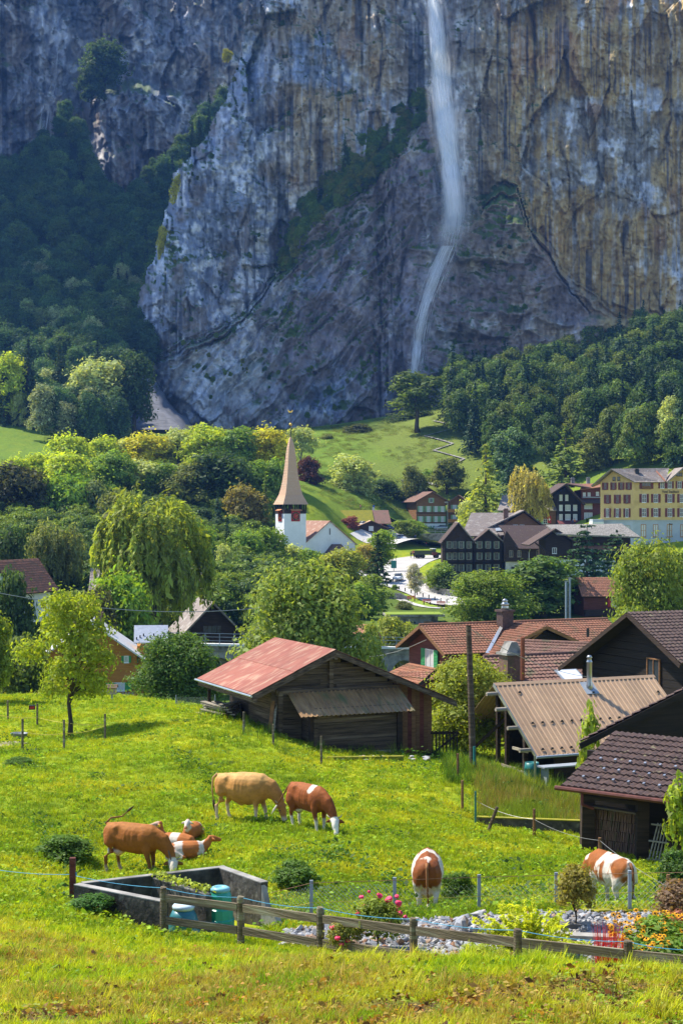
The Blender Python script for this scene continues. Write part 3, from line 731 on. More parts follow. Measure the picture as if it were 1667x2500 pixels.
wood('wood', 'dark spruces mixed into the shaded left slope', 'spruce', 120, 63, (16, 24), (0.9, 1.1), lambda u, v: in_slope(u, v) & ((u > 330) | (v > 700)), [(0.02, 0.04, 0.02), (0.025, 0.045, 0.02)])
# sunlight put into the leaf colours of crowns low on the slope
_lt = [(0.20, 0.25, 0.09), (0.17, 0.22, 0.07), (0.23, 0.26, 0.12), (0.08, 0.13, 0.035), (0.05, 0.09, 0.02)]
wood('wood', 'broadleaf crowns coloured pale as if sunlit low on the left slope', 'round_b', 700, 64, (14, 19), (0.75, 1.0), lambda u, v: in_slope(u, v) & (v > 660) & (v < 900) & (((u-190)/150)**2+((v-760)/120)**2 < 1), _lt)
# right slope below the waterfall wall
def terr_pts(n, seed, ok, u0, u1, Y0, Y1):
    rs = np.random.RandomState(seed); u = rs.uniform(u0, u1, n); Y = rs.uniform(Y0, Y1, n); x = (u-833.5)*Y/F; z = ground_np(x, Y); v = 1250-z*F/Y
    k = ok(u, v, Y); return u[k], v[k], np.stack([x[k], Y[k], z[k]-0.5], -1), rs
def wood2(name, label, kind, n, seed, hrange, wr, ok, cols, u0=1000, u1=1900, Y0=430, Y1=690):
    u, v, p, rs = terr_pts(n, seed, ok, u0, u1, Y0, Y1); m = len(u); h = rs.uniform(hrange[0], hrange[1], m); w = h*rs.uniform(wr[0], wr[1], m)
    c = np.array(cols)[rs.randint(0, len(cols), m)]*rs.uniform(0.75, 1.25, m)[:, None]
    return scatter(name, p, np.stack([rs.normal(0, 0.04, m), rs.normal(0, 0.04, m), rs.uniform(0, 6.28, m)], 1), np.stack([w, w, h], 1), _src[kind], None, label, c)
def in_right(u, v, Y): return (u > np.interp(v, [880, 960, 1000, 1080, 1150, 1230], [1055, 1065, 1082, 1125, 1140, 1200]) + 0*u) & (v < np.interp(u, [1100, 1250, 1450, 1700], [1120, 1150, 1150, 1140]))
_rg = [(0.040, 0.075, 0.016), (0.055, 0.095, 0.018), (0.075, 0.115, 0.02), (0.035, 0.07, 0.03), (0.09, 0.12, 0.02)]
wood2('wood', 'green broadleaf wood on the right slope under the ochre wall', 'round_b', 330, 71, (12, 19), (0.75, 1.0), in_right, _rg)
wood2('wood', 'tall green trees mixed into the right slope wood', 'tall_a', 190, 72, (14, 22), (0.85, 1.1), in_right, _rg)
wood2('wood', 'dark conifers mixed into the right slope wood', 'spruce', 190, 73, (17, 26), (0.9, 1.1), in_right, [(0.02, 0.045, 0.02), (0.03, 0.06, 0.025)])
wood2('wood', 'trees along the foot of the left wood beside the meadow', 'tall_a', 90, 74, (13, 20), (0.8, 1.1), lambda u, v, Y: u > 0*u, _lt+_dk, 105, 300, 525, 600)
wood2('wood', 'spruces along the foot of the left wood', 'spruce', 30, 75, (17, 25), (0.9, 1.1), lambda u, v, Y: u > 0*u, [(0.03, 0.06, 0.025)], -60, 300, 560, 600)
# scrub rooted on the ledges of the front wall
rs = np.random.RandomState(80)
gu, gv, gY = _cliff_green
onl = (np.abs(np.interp(gu, _LED[:, 0], _LED[:, 1])-gv) < 70) & (gu > 680) & (gu < 1045)
onl &= fbm(gu/34, gv/34, 3, 9) > -0.08
pk = np.concatenate([rs.choice(np.where(onl)[0], 520, replace=False), rs.choice(np.where(~onl)[0], 420, replace=False)])
gu, gv, gY = gu[pk], gv[pk], gY[pk]-0.6
m = len(gu); big = (np.abs(np.interp(gu, _LED[:, 0], _LED[:, 1])-gv) < 60) & (gu > 690) & (gu < 1040)
h = np.where(big, rs.uniform(2.5, 7.0, m), rs.uniform(0.8, 2.6, m)); c = np.array([(0.09, 0.15, 0.02), (0.12, 0.17, 0.02), (0.15, 0.16, 0.03), (0.06, 0.11, 0.03)])[rs.randint(0, 4, m)]
_bush_i = TREES['bush'][0].copy(); _bush_i.materials.clear(); _bush_i.materials.append(M_LEAF_I)
scatter('cliff_scrub', np.stack([(gu-833.5)*gY/F, gY, (1250-gv)*gY/F-h*0.25], -1), np.stack([h*0, h*0, rs.uniform(0, 6.28, m)], 1), np.stack([h*1.1, h*0.9, h], 1), _bush_i, None,
        'green scrub clinging to the ledges of the front cliff', c)
# ================================================================ building kit
GRID = math.radians(24)          # the hamlet's houses share one orientation
def wood(name, c1, c2, rough=0.85, sc=3.0, st=(0.25, 0.25, 4.0), bump=0.5, **k): return M(name, c1, c2, sc, st, rough, bump, 9, **k)
M_LOG = wood('weathered_wood', (0.15, 0.10, 0.062), (0.042, 0.028, 0.018), c3=(0.23, 0.175, 0.12), scale3=1.3, th3=(0.55, 0.75))
M_DARKWOOD = wood('dark_wood', (0.055, 0.032, 0.021), (0.02, 0.013, 0.010))
M_BLACKWOOD = wood('tarred_wood', (0.022, 0.014, 0.010), (0.009, 0.0065, 0.0055))
M_BROWNWOOD = wood('brown_wood', (0.26, 0.13, 0.055), (0.15, 0.07, 0.03))
M_ORANGEWOOD = wood('orange_wood', (0.52, 0.22, 0.035), (0.38, 0.14, 0.022), 0.6)
M_REDWOOD = wood('red_brown_wood', (0.17, 0.05, 0.033), (0.10, 0.028, 0.02))
M_PALEWOOD = wood('grey_wood', (0.40, 0.35, 0.28), (0.20, 0.17, 0.13))
M_FENCEWOOD = wood('fence_wood', (0.21, 0.165, 0.10), (0.085, 0.065, 0.042), c3=(0.26, 0.25, 0.17), scale3=3.0)
M_RUSTRED = M('red_sheet_metal', (0.30, 0.095, 0.06), (0.22, 0.06, 0.038), 1.6, (0.5, 1.5, 1), 0.6, 0.1, 4, c3=(0.36, 0.20, 0.13), scale3=2.2, th3=(0.5, 0.66), spec=0.25)
M_CORR = M('brown_corrugated_sheet', (0.42, 0.25, 0.11), (0.24, 0.135, 0.06), 2.0, (1.5, 0.4, 1), 0.5, 0.1, 5, spec=0.5, c3=(0.16, 0.15, 0.06), scale3=1.5)
M_TAN = M('tan_sheet_metal', (0.40, 0.265, 0.155), (0.34, 0.22, 0.13), 1.5, rough=0.42, spec=0.5, c3=(0.22, 0.14, 0.085), scale3=3.0, th3=(0.62, 0.75))
M_TILE_RED = M('red_roof_tile', (0.35, 0.15, 0.085), (0.20, 0.085, 0.052), 5.0, rough=0.85, bump=0.3, c3=(0.17, 0.10, 0.055), scale3=1.2, th3=(0.5, 0.7))
M_TILE_BROWN = M('brown_roof_tile', (0.23, 0.125, 0.09), (0.13, 0.07, 0.055), 5.0, rough=0.85, bump=0.3, c3=(0.10, 0.085, 0.05), scale3=1.3)
M_TILE_DARK = M('dark_roof_tile', (0.105, 0.062, 0.05), (0.05, 0.033, 0.03), 6.0, rough=0.75, bump=0.3, c3=(0.20, 0.18, 0.10), scale3=3.0, th3=(0.62, 0.72))
M_TILE_GREY = M('grey_roof_slate', (0.27, 0.22, 0.19), (0.15, 0.125, 0.115), 4.0, rough=0.8, bump=0.3, c3=(0.34, 0.31, 0.28), scale3=1.0)
M_MOSS = M('moss', (0.30, 0.26, 0.02), (0.16, 0.17, 0.02), 3.0, rough=1.0, bump=0.6)
M_PLASTER = M('white_plaster', (0.80, 0.80, 0.78), (0.72, 0.72, 0.70), 0.6, rough=0.9, c3=(0.62, 0.62, 0.58), scale3=0.5, th3=(0.6, 0.8))
M_OLDPLASTER = M('stained_plaster', (0.62, 0.60, 0.54), (0.42, 0.40, 0.35), 0.8, rough=0.95, bump=0.2, c3=(0.28, 0.27, 0.23), scale3=0.7)
M_YELLOWPL = M('yellow_plaster', (0.56, 0.39, 0.165), (0.50, 0.34, 0.14), 0.5, rough=0.9, c3=(0.42, 0.28, 0.11), scale3=0.4)
M_BLUEPL = M('grey_blue_plaster', (0.40, 0.43, 0.50), (0.34, 0.37, 0.43), 0.5, rough=0.9)
M_CONC = M('concrete', (0.36, 0.34, 0.31), (0.22, 0.21, 0.19), 1.6, rough=0.95, bump=0.4, c3=(0.11, 0.10, 0.09), scale3=1.0, th3=(0.5, 0.68))
M_CONCDARK = M('dark_stained_concrete', (0.11, 0.098, 0.082), (0.03, 0.027, 0.023), 2.6, rough=0.95, bump=0.5, c3=(0.20, 0.185, 0.155), scale3=4.0, th3=(0.58, 0.72))
M_STEEL = M('zinc', (0.50, 0.51, 0.52), (0.40, 0.41, 0.42), 3.0, rough=0.38, metal=0.9)
M_GREYPAINT = M('grey_blue_metal', (0.30, 0.34, 0.38), (0.24, 0.27, 0.31), 4.0, rough=0.5)
M_WHITE = M('white_paint', (0.80, 0.80, 0.78), (0.74, 0.74, 0.72), 3.0, rough=0.6)
M_GREENPAINT = M('green_paint', (0.045, 0.30, 0.10), (0.03, 0.22, 0.07), 3.0, rough=0.6)
M_PALEGREEN = M('pale_green_paint', (0.25, 0.42, 0.24), (0.18, 0.34, 0.18), 3.0, rough=0.6)
M_TEALPAINT = M('teal_paint', (0.03, 0.20, 0.17), (0.02, 0.14, 0.12), 3.0, rough=0.6)
M_MAROON = M('maroon_paint', (0.17, 0.045, 0.04), (0.12, 0.03, 0.03), 3.0, rough=0.7)
M_GLASS = M('window_glass', (0.06, 0.07, 0.085), (0.025, 0.03, 0.035), 1.0, rough=0.12, spec=0.6)
M_CURTAIN = M('curtain', (0.66, 0.66, 0.64), (0.42, 0.43, 0.44), 6.0, (4, 4, 0.3), 0.9)
M_BLACK = M('black_iron', (0.03, 0.03, 0.03), (0.02, 0.02, 0.02), 3.0, rough=0.6)
M_GOLD = M('gilt', (0.75, 0.48, 0.10), (0.6, 0.36, 0.06), 3.0, rough=0.35, metal=0.8)
M_WIRE = M('wire', (0.35, 0.34, 0.33), (0.25, 0.24, 0.23), 3.0, rough=0.5, metal=0.6)

def lerp(a, b, t): return Vector(a).lerp(Vector(b), t)
def slab(A, B, C, D, th, mb=None):
    """thick sheet: A B along the eave, D C along the ridge; thickness goes down"""
    mb = mb or MB(); A, B, C, D = map(Vector, (A, B, C, D)); n = (B-A).cross(D-A).normalized()
    if n.z < 0: n = -n
    vs = [A, B, C, D]+[p-n*th for p in (A, B, C, D)]
    return mb._add(vs, [(0,1,2,3),(7,6,5,4),(0,4,5,1),(1,5,6,2),(2,6,7,3),(3,7,4,0)])
def ribbed(A, B, C, D, n, rh, mb=None, duty=0.22, th=0.012):
    """sheet metal with n raised ribs running up the slope"""
    mb = mb or MB(); A, B, C, D = map(Vector, (A, B, C, D)); nr = (B-A).cross(D-A).normalized()
    if nr.z < 0: nr = -nr
    prof = []
    for i in range(n):
        a = i/n; w = 1.0/n
        prof += [(a, 0), (a+w*(0.5-duty), 0), (a+w*(0.5-duty*0.55), 1), (a+w*(0.5+duty*0.55), 1), (a+w*(0.5+duty), 0)]
    prof.append((1.0, 0)); k = len(prof)
    vs = [A.lerp(B, t)+nr*rh*z for t, z in prof]+[D.lerp(C, t)+nr*rh*z for t, z in prof]
    o = len(vs); vs += [p-nr*th for p in vs]
    fs = [(i, i+1, k+i+1, k+i) for i in range(k-1)]+[(o+i, o+k+i, o+k+i+1, o+i+1) for i in range(k-1)]
    fs += [(i, o+i, o+i+1, i+1) for i in range(k-1)]+[(k+i, k+i+1, o+k+i+1, o+k+i) for i in range(k-1)]
    fs += [(0, k, o+k, o), (k-1, o+k-1, o+2*k-1, 2*k-1)]
    return mb._add(vs, fs)
def tiled(A, B, C, D, rows, cols, th=0.05, wave=0.035, seed=0, mb=None):
    """courses of pan tiles: each course steps over the one below, each tile is a wave"""
    mb = mb or MB(); A, B, C, D = map(Vector, (A, B, C, D)); nr = (B-A).cross(D-A).normalized(); rr = random.Random(seed)
    if nr.z < 0: nr = -nr
    k = cols*3+1
    for r in range(rows):
        t0, t1 = r/rows, (r+1.15)/rows
        t1 = min(t1, 1.0)
        L0, R0, L1, R1 = A.lerp(D, t0), B.lerp(C, t0), A.lerp(D, t1), B.lerp(C, t1)
        vs = []
        jt = [rr.uniform(-0.012, 0.012) for _ in range(cols+1)]
        for ln, (a, b, lift) in enumerate(((L0, R0, 0.0), (L0, R0, th), (L1, R1, 0.004))):
            for i in range(k):
                z = wave*(0.0, 1.0, 0.55)[i % 3] if ln else 0
                vs.append(a.lerp(b, i/(k-1))+nr*(lift+z+(jt[i//3] if ln == 1 else 0)))
        fs = []
        for ln in range(2):
            for i in range(k-1): fs.append((ln*k+i, ln*k+i+1, (ln+1)*k+i+1, (ln+1)*k+i))
        mb._add(vs, fs)
    return mb
def frame(name, loc, rz, label, cat, group=None): return empty(name, loc, rz, label, cat, group)
def to_local(e, p):
    p = Vector(p)-Vector(e.location); c, s = math.cos(-e.rotation_euler.z), math.sin(-e.rotation_euler.z)
    return Vector((p.x*c-p.y*s, p.x*s+p.y*c, p.z))
_WC = {}
def window(e, loc, rot, w, h, fm=None, gm=None, sh=None, nx=2, ny=2, sill=True, sw=None, frame_w=0.07, shut_closed=False):
    """window standing on a wall face; loc is its bottom centre; rot 0 front, -90 left, 90 right (degrees)"""
    fm = fm or M_WHITE; gm = gm or M_GLASS; key = (round(w, 3), round(h, 3), fm.name, gm.name, nx, ny, sill, frame_w)
    if key not in _WC:
        f_ = MB(); t = frame_w
        f_.box(-w/2, -w/2+t, -0.06, 0.03, 0, h); f_.box(w/2-t, w/2, -0.06, 0.03, 0, h); f_.box(-w/2+t, w/2-t, -0.06, 0.03, h-t, h); f_.box(-w/2+t, w/2-t, -0.06, 0.03, 0, t)
        for i in range(1, nx): x = -w/2+w*i/nx; f_.box(x-t*0.4, x+t*0.4, -0.05, 0.02, t, h-t)
        for j in range(1, ny):
            z = h*j/ny
            for i in range(nx):
                a = -w/2+w*i/nx+(t if i == 0 else t*0.4); b = -w/2+w*(i+1)/nx-(t if i == nx-1 else t*0.4); f_.box(a, b, -0.045, 0.015, z-t*0.3, z+t*0.3)
        if sill: f_.box(-w/2-0.06, w/2+0.06, -0.13, 0.02, -0.06, -0.004)
        fme = f_.mesh('window'); fme.materials.append(fm)
        p_ = MB(); p_.box(-w/2+t*0.5, w/2-t*0.5, -0.012, 0.008, t*0.5, h-t*0.5); pme = p_.mesh('pane'); pme.materials.append(gm)
        _WC[key] = (fme, pme)
    fme, pme = _WC[key]
    o = link('window', fme, None, e, loc, math.radians(rot)); link('pane', pme, None, o)
    if sh:
        s_w = sw or w*0.5; k2 = ('s', round(s_w, 3), round(h, 3), sh.name)
        if k2 not in _WC:
            m_ = MB(); m_.box(-s_w/2, s_w/2, -0.05, -0.006, 0, h)
            for j in range(5): z = h*(0.1+0.8*j/5); m_.box(-s_w/2+0.05, s_w/2-0.05, -0.066, -0.05, z, z+h*0.09)
            me = m_.mesh('shutter'); me.materials.append(sh); _WC[k2] = me
        for sg in (-1, 1): link('shutter', _WC[k2], None, o, (sg*(w/2+s_w/2+0.012), -0.03, 0))
    return o
def house(e, w, d, h, rise, axis, over, wm, rm, bh=0.0, bm=None, th=0.16, rows=0, cols=0, ridge_off=0.0, roofname='roof', wave=0.03):
    """walls with gables and two roof slopes in e's frame: x 0..w along the front, y 0..d back, z 0 at the ground"""
    ov, oe = over
    if bh: MB().box(0, w, 0, d, -1.2, bh).build('ground_floor', bm, e)
    m = MB(); z0 = bh+0.002 if bh else -1.2
    if axis == 'y':
        xr = w/2+ridge_off
        m.prism([(0.0, 0.0, z0), (w, 0, z0), (w, 0, h), (xr, 0, h+rise), (0, 0, h)], (0, d, 0))
    else:
        yr = d/2+ridge_off
        m.prism([(0, 0, z0), (0, d, z0), (0, d, h), (0, yr, h+rise), (0, 0, h)], (w, 0, 0))
    if bh:  # the upper storey stands 3 cm proud
        m.v = [(x+(0.03 if x > w/2 else -0.03), y+(0.03 if y > d/2 else -0.03), z) for x, y, z in m.v] if axis == 'y' and False else m.v
    m.build('wall', wm, e)
    if axis == 'y':
        s1 = rise/xr; s2 = rise/(w-xr)
        sl = [((-ov, -oe, h-ov*s1), (xr, -oe, h+rise), (xr, d+oe, h+rise), (-ov, d+oe, h-ov*s1)), ((w+ov, d+oe, h-ov*s2), (xr, d+oe, h+rise), (xr, -oe, h+rise), (w+ov, -oe, h-ov*s2))]
        quads = [(a, dd, c, b) for a, b, c, dd in sl]
    else:
        s1 = rise/yr; s2 = rise/(d-yr)
        quads = [((-oe, -ov, h-ov*s1), (w+oe, -ov, h-ov*s1), (w+oe, yr, h+rise), (-oe, yr, h+rise)), ((w+oe, d+ov, h-ov*s2), (-oe, d+ov, h-ov*s2), (-oe, yr, h+rise), (w+oe, yr, h+rise))]
    for A, B, C, D in quads:
        lift = Vector((0, 0, th+0.02)); Q = [Vector(p)+lift for p in (A, B, C, D)]
        sl_ = slab(*Q, th).build(roofname, rm if not rows else M_DARKWOOD, e)
        if rows:
            t = tiled(*[q+Vector((0, 0, 0.004)) for q in Q], rows, cols, 0.05, wave).build('tile_courses', rm, sl_, fix=False); t['kind'] = 'stuff'
    return e
def chimney(e, x, y, z, w, h, mat, cap=True, name='chimney'):
    m = MB(); m.box(x-w/2, x+w/2, y-w/2, y+w/2, z-0.8, z+h)
    if cap: m.box(x-w*0.66, x+w*0.66, y-w*0.66, y+w*0.66, z+h+0.002, z+h+0.1); m.box(x-w*0.4, x+w*0.4, y-w*0.4, y+w*0.4, z+h+0.102, z+h+0.35)
    return m.build(name, mat, e)
def plank_row(e, axis, a0, a1, z0, z1, pos, th, mat, sgn=-1, name='plank', j=0.012):
    """one horizontal board on a wall plane; proud by a random few millimetres"""
    o = RND.uniform(0, j)
    m = MB()
    if axis == 'x': m.box(a0, a1, min(pos, pos+sgn*(th+o)), max(pos, pos+sgn*(th+o)), z0+0.006, z1-0.006)
    else: m.box(min(pos, pos+sgn*(th+o)), max(pos, pos+sgn*(th+o)), a0, a1, z0+0.006, z1-0.006)
    return m.build(name, mat, e)

# ================================================================ the old log barn in the meadow
barn = frame('log_barn', (-0.23, 64.0, -10.1), GRID, 'old weathered log barn with rusty red metal roof and brown awning', 'barn')
zr, xl, zl, xr_, zr2, LB = 4.41, -3.69, 2.73, 5.63, 2.04, 6.8
def roofz(x): return zr+(x*(zr-zl)/(-xl) if x < 0 else -x*(zr-zr2)/xr_)
# left slope: red sheets in three columns and two rows
for i in range(4):
    for j in range(2):
        y0, y1 = LB*i/4, LB*(i+1)/4; t0, t1 = j*0.5, (j+1)*0.5+(0.02 if j == 0 else 0)
        dz = 0.03 if j == 0 else 0.045
        A = Vector((xl*(1-t0), y0+0.004, zl+(zr-zl)*t0+dz)); B = Vector((xl*(1-t0), y1+0.01, zl+(zr-zl)*t0+dz)); C = Vector((xl*(1-t1), y1+0.01, zl+(zr-zl)*t1+dz)); D = Vector((xl*(1-t1), y0+0.004, zl+(zr-zl)*t1+dz))
        slab(A, B, C, D, 0.014).build('roof_sheet', M_RUSTRED, barn)
for i in range(4):
    y0, y1 = LB*i/4, LB*(i+1)/4
    slab((xr_, y1+0.01, zr2+0.03), (xr_, y0, zr2+0.03), (0, y0, zr+0.03), (0, y1+0.01, zr+0.03), 0.014).build('roof_sheet', M_RUSTRED, barn)
slab((xl+0.05, 0.05, zl), (xl+0.05, LB-0.05, zl), (0, LB-0.05, zr), (0, 0.05, zr), 0.06).build('roof_boards', M_LOG, barn)
slab((xr_-0.05, LB-0.05, zr2), (xr_-0.05, 0.05, zr2), (0, 0.05, zr), (0, LB-0.05, zr), 0.06).build('roof_boards', M_LOG, barn)
for sg in (0, 1):    # verge boards, doubled and ragged
    for q in range(3):
        a = (xl, 0.02-0.02*q, zl-0.06-0.075*q) if sg == 0 else (xr_, 0.02-0.02*q, zr2-0.06-0.075*q)
        MB().beam(a, (0, 0.02-0.02*q, zr-0.06-0.075*q), 0.05, 0.07).build('verge_board', M_LOG, barn)
MB().tube([(xl-0.05, -0.1, zl-0.03), (xl-0.05, LB+0.1, zl-0.03)], 0.05, 8).build('gutter', M_STEEL, barn)
MB().beam((xl+0.1, -0.15, zl-0.22), (xl+0.1, LB, zl-0.22), 0.12, 0.12).build('eave_beam', M_LOG, barn)
for x_, z_ in ((-2.3, roofz(-2.3)-0.2), (0, zr-0.28), (2.85, roofz(2.85)-0.2)): MB().beam((x_, -0.02, z_), (x_, LB, z_), 0.16, 0.18).build('purlin', M_LOG, barn)
# gable wall: boards, clipped by the roof
WY = 0.6
MB().prism([(-2.28, WY+0.1, -0.6), (4.68, WY+0.1, -0.6), (4.68, WY+0.1, roofz(4.68)-0.1), (0, WY+0.1, zr-0.1), (-2.28, WY+0.1, roofz(-2.28)-0.1)], (0, LB-1.0, 0)).build('wall', M_BLACKWOOD, barn)
z = 1.2
while z < zr-0.35:
    z1 = z+RND.uniform(0.19, 0.26)
    xa = max(-2.3, -(zr-0.12-z1)*3.69/(zr-zl)); xb = min(2.9, (zr-0.12-z1)*xr_/(zr-zr2))
    if z < 2.62 : xa = -2.3
    cut = RND.uniform(-0.5, 0.9)
    plank_row(barn, 'x', xa, cut-0.01, z, z1, WY+0.1, 0.07, M_LOG); plank_row(barn, 'x', cut, xb, z, z1, WY+0.1, 0.07, M_LOG)
    z = z1
MB().box(-0.09, 0.09, WY-0.16, WY+0.02, 2.75, zr-0.3).build('king_post', M_LOG, barn)
MB().beam((-2.45, WY-0.1, 2.72), (3.1, WY-0.1, 2.72), 0.14, 0.2).build('tie_beam', M_LOG, barn)
# the log corner: crossing log ends
for i in range(14):
    z = -0.2+i*0.215
    MB().beam((-2.3, WY-0.28, z+0.1), (-2.3, WY+3.2, z+0.1), 0.17, 0.205).build('log', M_LOG, barn)
    MB().beam((-2.62, WY+0.02, z+0.2), (-1.3, WY+0.02, z+0.2), 0.16, 0.2).build('log', M_LOG, barn)
MB().box(-2.3, -2.2, WY+3.3, LB-0.5, -0.2, 2.7).build('wall', M_DARKWOOD, barn)
# lower front room under the awning
MB().box(-1.15, 2.68, -0.50, WY+0.09, -0.6, 2.1).build('wall', M_BLACKWOOD, barn)
z = 0.28
while z < 1.95:
    z1 = z+RND.uniform(0.17, 0.24)
    plank_row(barn, 'x', -1.2, 2.72, z, z1, -0.50, 0.06, M_LOG); z = z1
plank_row(barn, 'x', -1.25, 2.76, 0.10, 0.28, -0.50, 0.11, M_PALEWOOD)
plank_row(barn, 'x', -1.2, 2.7, -0.5, 0.09, -0.50, 0.07, M_CONC, name='footing')
for x_ in (-1.3, 2.6): MB().box(x_-0.11, x_+0.11, -0.68, -0.45, -0.5, 1.9).build('corner_post', M_DARKWOOD, barn)
for i in range(9):
    MB().beam((-1.2, -0.75, 0.0+i*0.21), (-1.2, WY, 0.0+i*0.21), 0.15, 0.19).build('log', M_LOG, barn)
# awning of ribbed sheet
for i in range(5):
    xa, xb = -1.96+5.08*i/5, -1.96+5.08*(i+1)/5
    ribbed((xa, -1.0, 1.88), (xb+0.02, -1.0, 1.88), (xb+0.02, 0.5, 2.72), (xa, 0.5, 2.72), 5, 0.035).build('awning_sheet', M_CORR, barn)
for x_ in (-1.8, -0.2, 1.4, 2.95): MB().beam((x_, -0.95, 1.82), (x_, 0.6, 2.62), 0.07, 0.09).build('awning_rafter', M_DARKWOOD, barn)
# brown board wall of the right lean-to
n = 9
for i in range(n):
    xa, xb = 2.98+1.72*i/n, 2.98+1.72*(i+1)/n
    m = MB(); o_ = RND.uniform(0, 0.012); m.box(xa+0.004, xb-0.004, WY-0.06-o_, WY+0.099, -0.15, roofz((xa+xb)/2)-0.15); m.build('board', M_BROWNWOOD if i % 3 else M_REDWOOD, barn)
MB().box(2.95, 4.75, WY-0.12, WY+0.099, -0.9, -0.15).build('footing', M_DARKWOOD, barn)
# open side under the left eave: post, leaning boards
MB().box(xl+0.25, xl+0.37, LB-0.8, LB-0.68, -0.2, zl-0.25).build('post', M_DARKWOOD, barn)
MB().beam((-2.9, 0.2, 0.6), (-2.55, 0.55, 2.4), 0.16, 0.03).build('leaning_board', M_BROWNWOOD, barn)
MB().beam((-2.75, 0.15, 0.6), (-2.4, 0.6, 2.3), 0.10, 0.03).build('leaning_board', M_PALEWOOD, barn)
# pile of old planks beneath the eave
pile = frame('plank_pile', (-5.05, 67.4, -8.95), GRID+0.1, 'pile of old grey planks under the left eave of the log barn', 'wood pile')
for i in range(26):
    x0 = RND.uniform(-0.5, 0.25); zz = 0.04+0.07*(i//3); yy = (i % 3)*0.3+RND.uniform(-0.05, 0.05)
    a = RND.uniform(-0.06, 0.06)
    MB().beam((x0, yy-0.9, zz), (x0+a*3, yy+1.0, zz+RND.uniform(-0.03, 0.05)), RND.uniform(0.14, 0.26), 0.045).build('plank', M_PALEWOOD if i % 3 else M_LOG, pile)
for i in range(5): MB().beam((-0.7+0.1*i, -1.0-0.1*i, 0.75-0.1*i), (0.9, 0.2, 0.7-0.08*i), 0.22, 0.04).build('plank', M_PALEWOOD, pile)
# rubble heap before the barn
rub = frame('rubble', tuple(G(860, 61.2)), 0, 'low heap of stones and mossy boards along the barn front', 'rubble')
def stone_mesh(seed, flat=0.6):
    bm = bmesh.new(); bmesh.ops.create_icosphere(bm, subdivisions=1, radius=0.5); rr = random.Random(seed)
    for v in bm.verts: v.co = Vector((v.co.x, v.co.y, v.co.z*flat))*rr.uniform(0.72, 1.2)
    me = bpy.data.meshes.new('stone'); bm.to_mesh(me); bm.free(); return me
STONES = [stone_mesh(i) for i in range(6)]
M_STONE = M('garden_stone', (0.46, 0.45, 0.43), (0.26, 0.26, 0.27), 3.0, rough=0.9, bump=0.4, c3=(0.40, 0.27, 0.17), scale3=0.8, th3=(0.55, 0.62))
for me in STONES: me.materials.append(M_STONE)
for i in range(34):
    o = link('stone', STONES[i % 6], None, rub, (RND.uniform(-1.6, 3.2), RND.uniform(-0.25, 0.5)+0.1, RND.uniform(0, 0.1))); s = RND.uniform(0.12, 0.4); o.scale = (s, s, s*0.7); o.rotation_euler = (0, 0, RND.uniform(0, 6))
MB().beam((-1.5, -0.2, 0.1), (2.0, 0.1, 0.1), 0.25, 0.12).build('mossy_board', M_MOSS, rub)

# ================================================================ tan metal-roofed shed
ts = frame('metal_roof_shed', (6.84, 70.0, -11.9), GRID, 'open timber shed with tan ribbed metal roof and steel flue', 'shed')
zr_, ze, we, Ls = 4.16, 1.44, 3.67, 8.6
for i in range(9):
    xa, xb = Ls*i/9, Ls*(i+1)/9
    ribbed((xa, -we, ze), (xb+0.015, -we, ze), (xb+0.015, 0, zr_), (xa, 0, zr_), 4, 0.04).build('roof_sheet', M_TAN, ts)
    ribbed((xb+0.015, we, ze), (xa, we, ze), (xa, 0, zr_), (xb+0.015, 0, zr_), 4, 0.04).build('roof_sheet', M_TAN, ts)
slab((-0.03, -0.14, zr_-0.055), (Ls+0.05, -0.14, zr_-0.055), (Ls+0.05, 0.01, zr_+0.06), (-0.03, 0.01, zr_+0.06), 0.02).build('ridge_cap', M_TAN, ts)
MB().beam((-0.02, -we, ze-0.03), (-0.02, 0, zr_-0.03), 0.03, 0.16).build('verge_trim', M_STEEL, ts)
MB().tube([(-0.05, -we-0.07, ze-0.04), (Ls, -we-0.07, ze-0.04)], 0.06, 8).build('gutter', M_GREYPAINT, ts)
_hook = MB(); _hook.box(-0.05, 0.05, -0.02, 0.02, 0, 0.09); _hook.box(-0.09, -0.05, -0.02, 0.02, 0, 0.03); _hook.box(0.05, 0.09, -0.02, 0.02, 0, 0.03); _hk = _hook.mesh('snow_hook'); _hk.materials.append(M_BLACK)
def on_slope(x, t): return (x, -we*(1-t), ze+(zr_-ze)*t+0.045)
for x_, t in [(0.72+0.478*2*i*0.5*1.05, 0.41) for i in range(11)]+[(0.45+0.96*0.5*i, 0.06) for i in range(5)]+[(1.0, 0.84), (4.75, 0.78), (8.2, 0.74), (7.9, 0.2)]:
    link('snow_hook', _hk, None, ts, on_slope(x_, t))
x_, t = 4.72, 0.86
fl = MB(); c = on_slope(x_, t); sl = (zr_-ze)/we
slab((c[0]-0.34, c[1]-0.34, c[2]-0.34*sl+0.03), (c[0]+0.34, c[1]-0.34, c[2]-0.34*sl+0.03), (c[0]+0.34, c[1]+0.30, c[2]+0.3*sl+0.03), (c[0]-0.34, c[1]+0.30, c[2]+0.3*sl+0.03), 0.03).build('flashing', M_GREYPAINT, ts)
flue = MB().lathe([(0.16, -0.2), (0.155, 0.15), (0.125, 0.3), (0.125, 1.15), (0.135, 1.16), (0.135, 1.22), (0.105, 1.26), (0.105, 1.38), (0.15, 1.39), (0.06, 1.5)], 16, c).build('flue', M_STEEL, ts, True)
MB().tube([on_slope(7.55, 0.3), (7.55, -we*0.7, ze+(zr_-ze)*0.3+0.5)], 0.045, 8).build('vent_pipe', M_BLACK, ts)
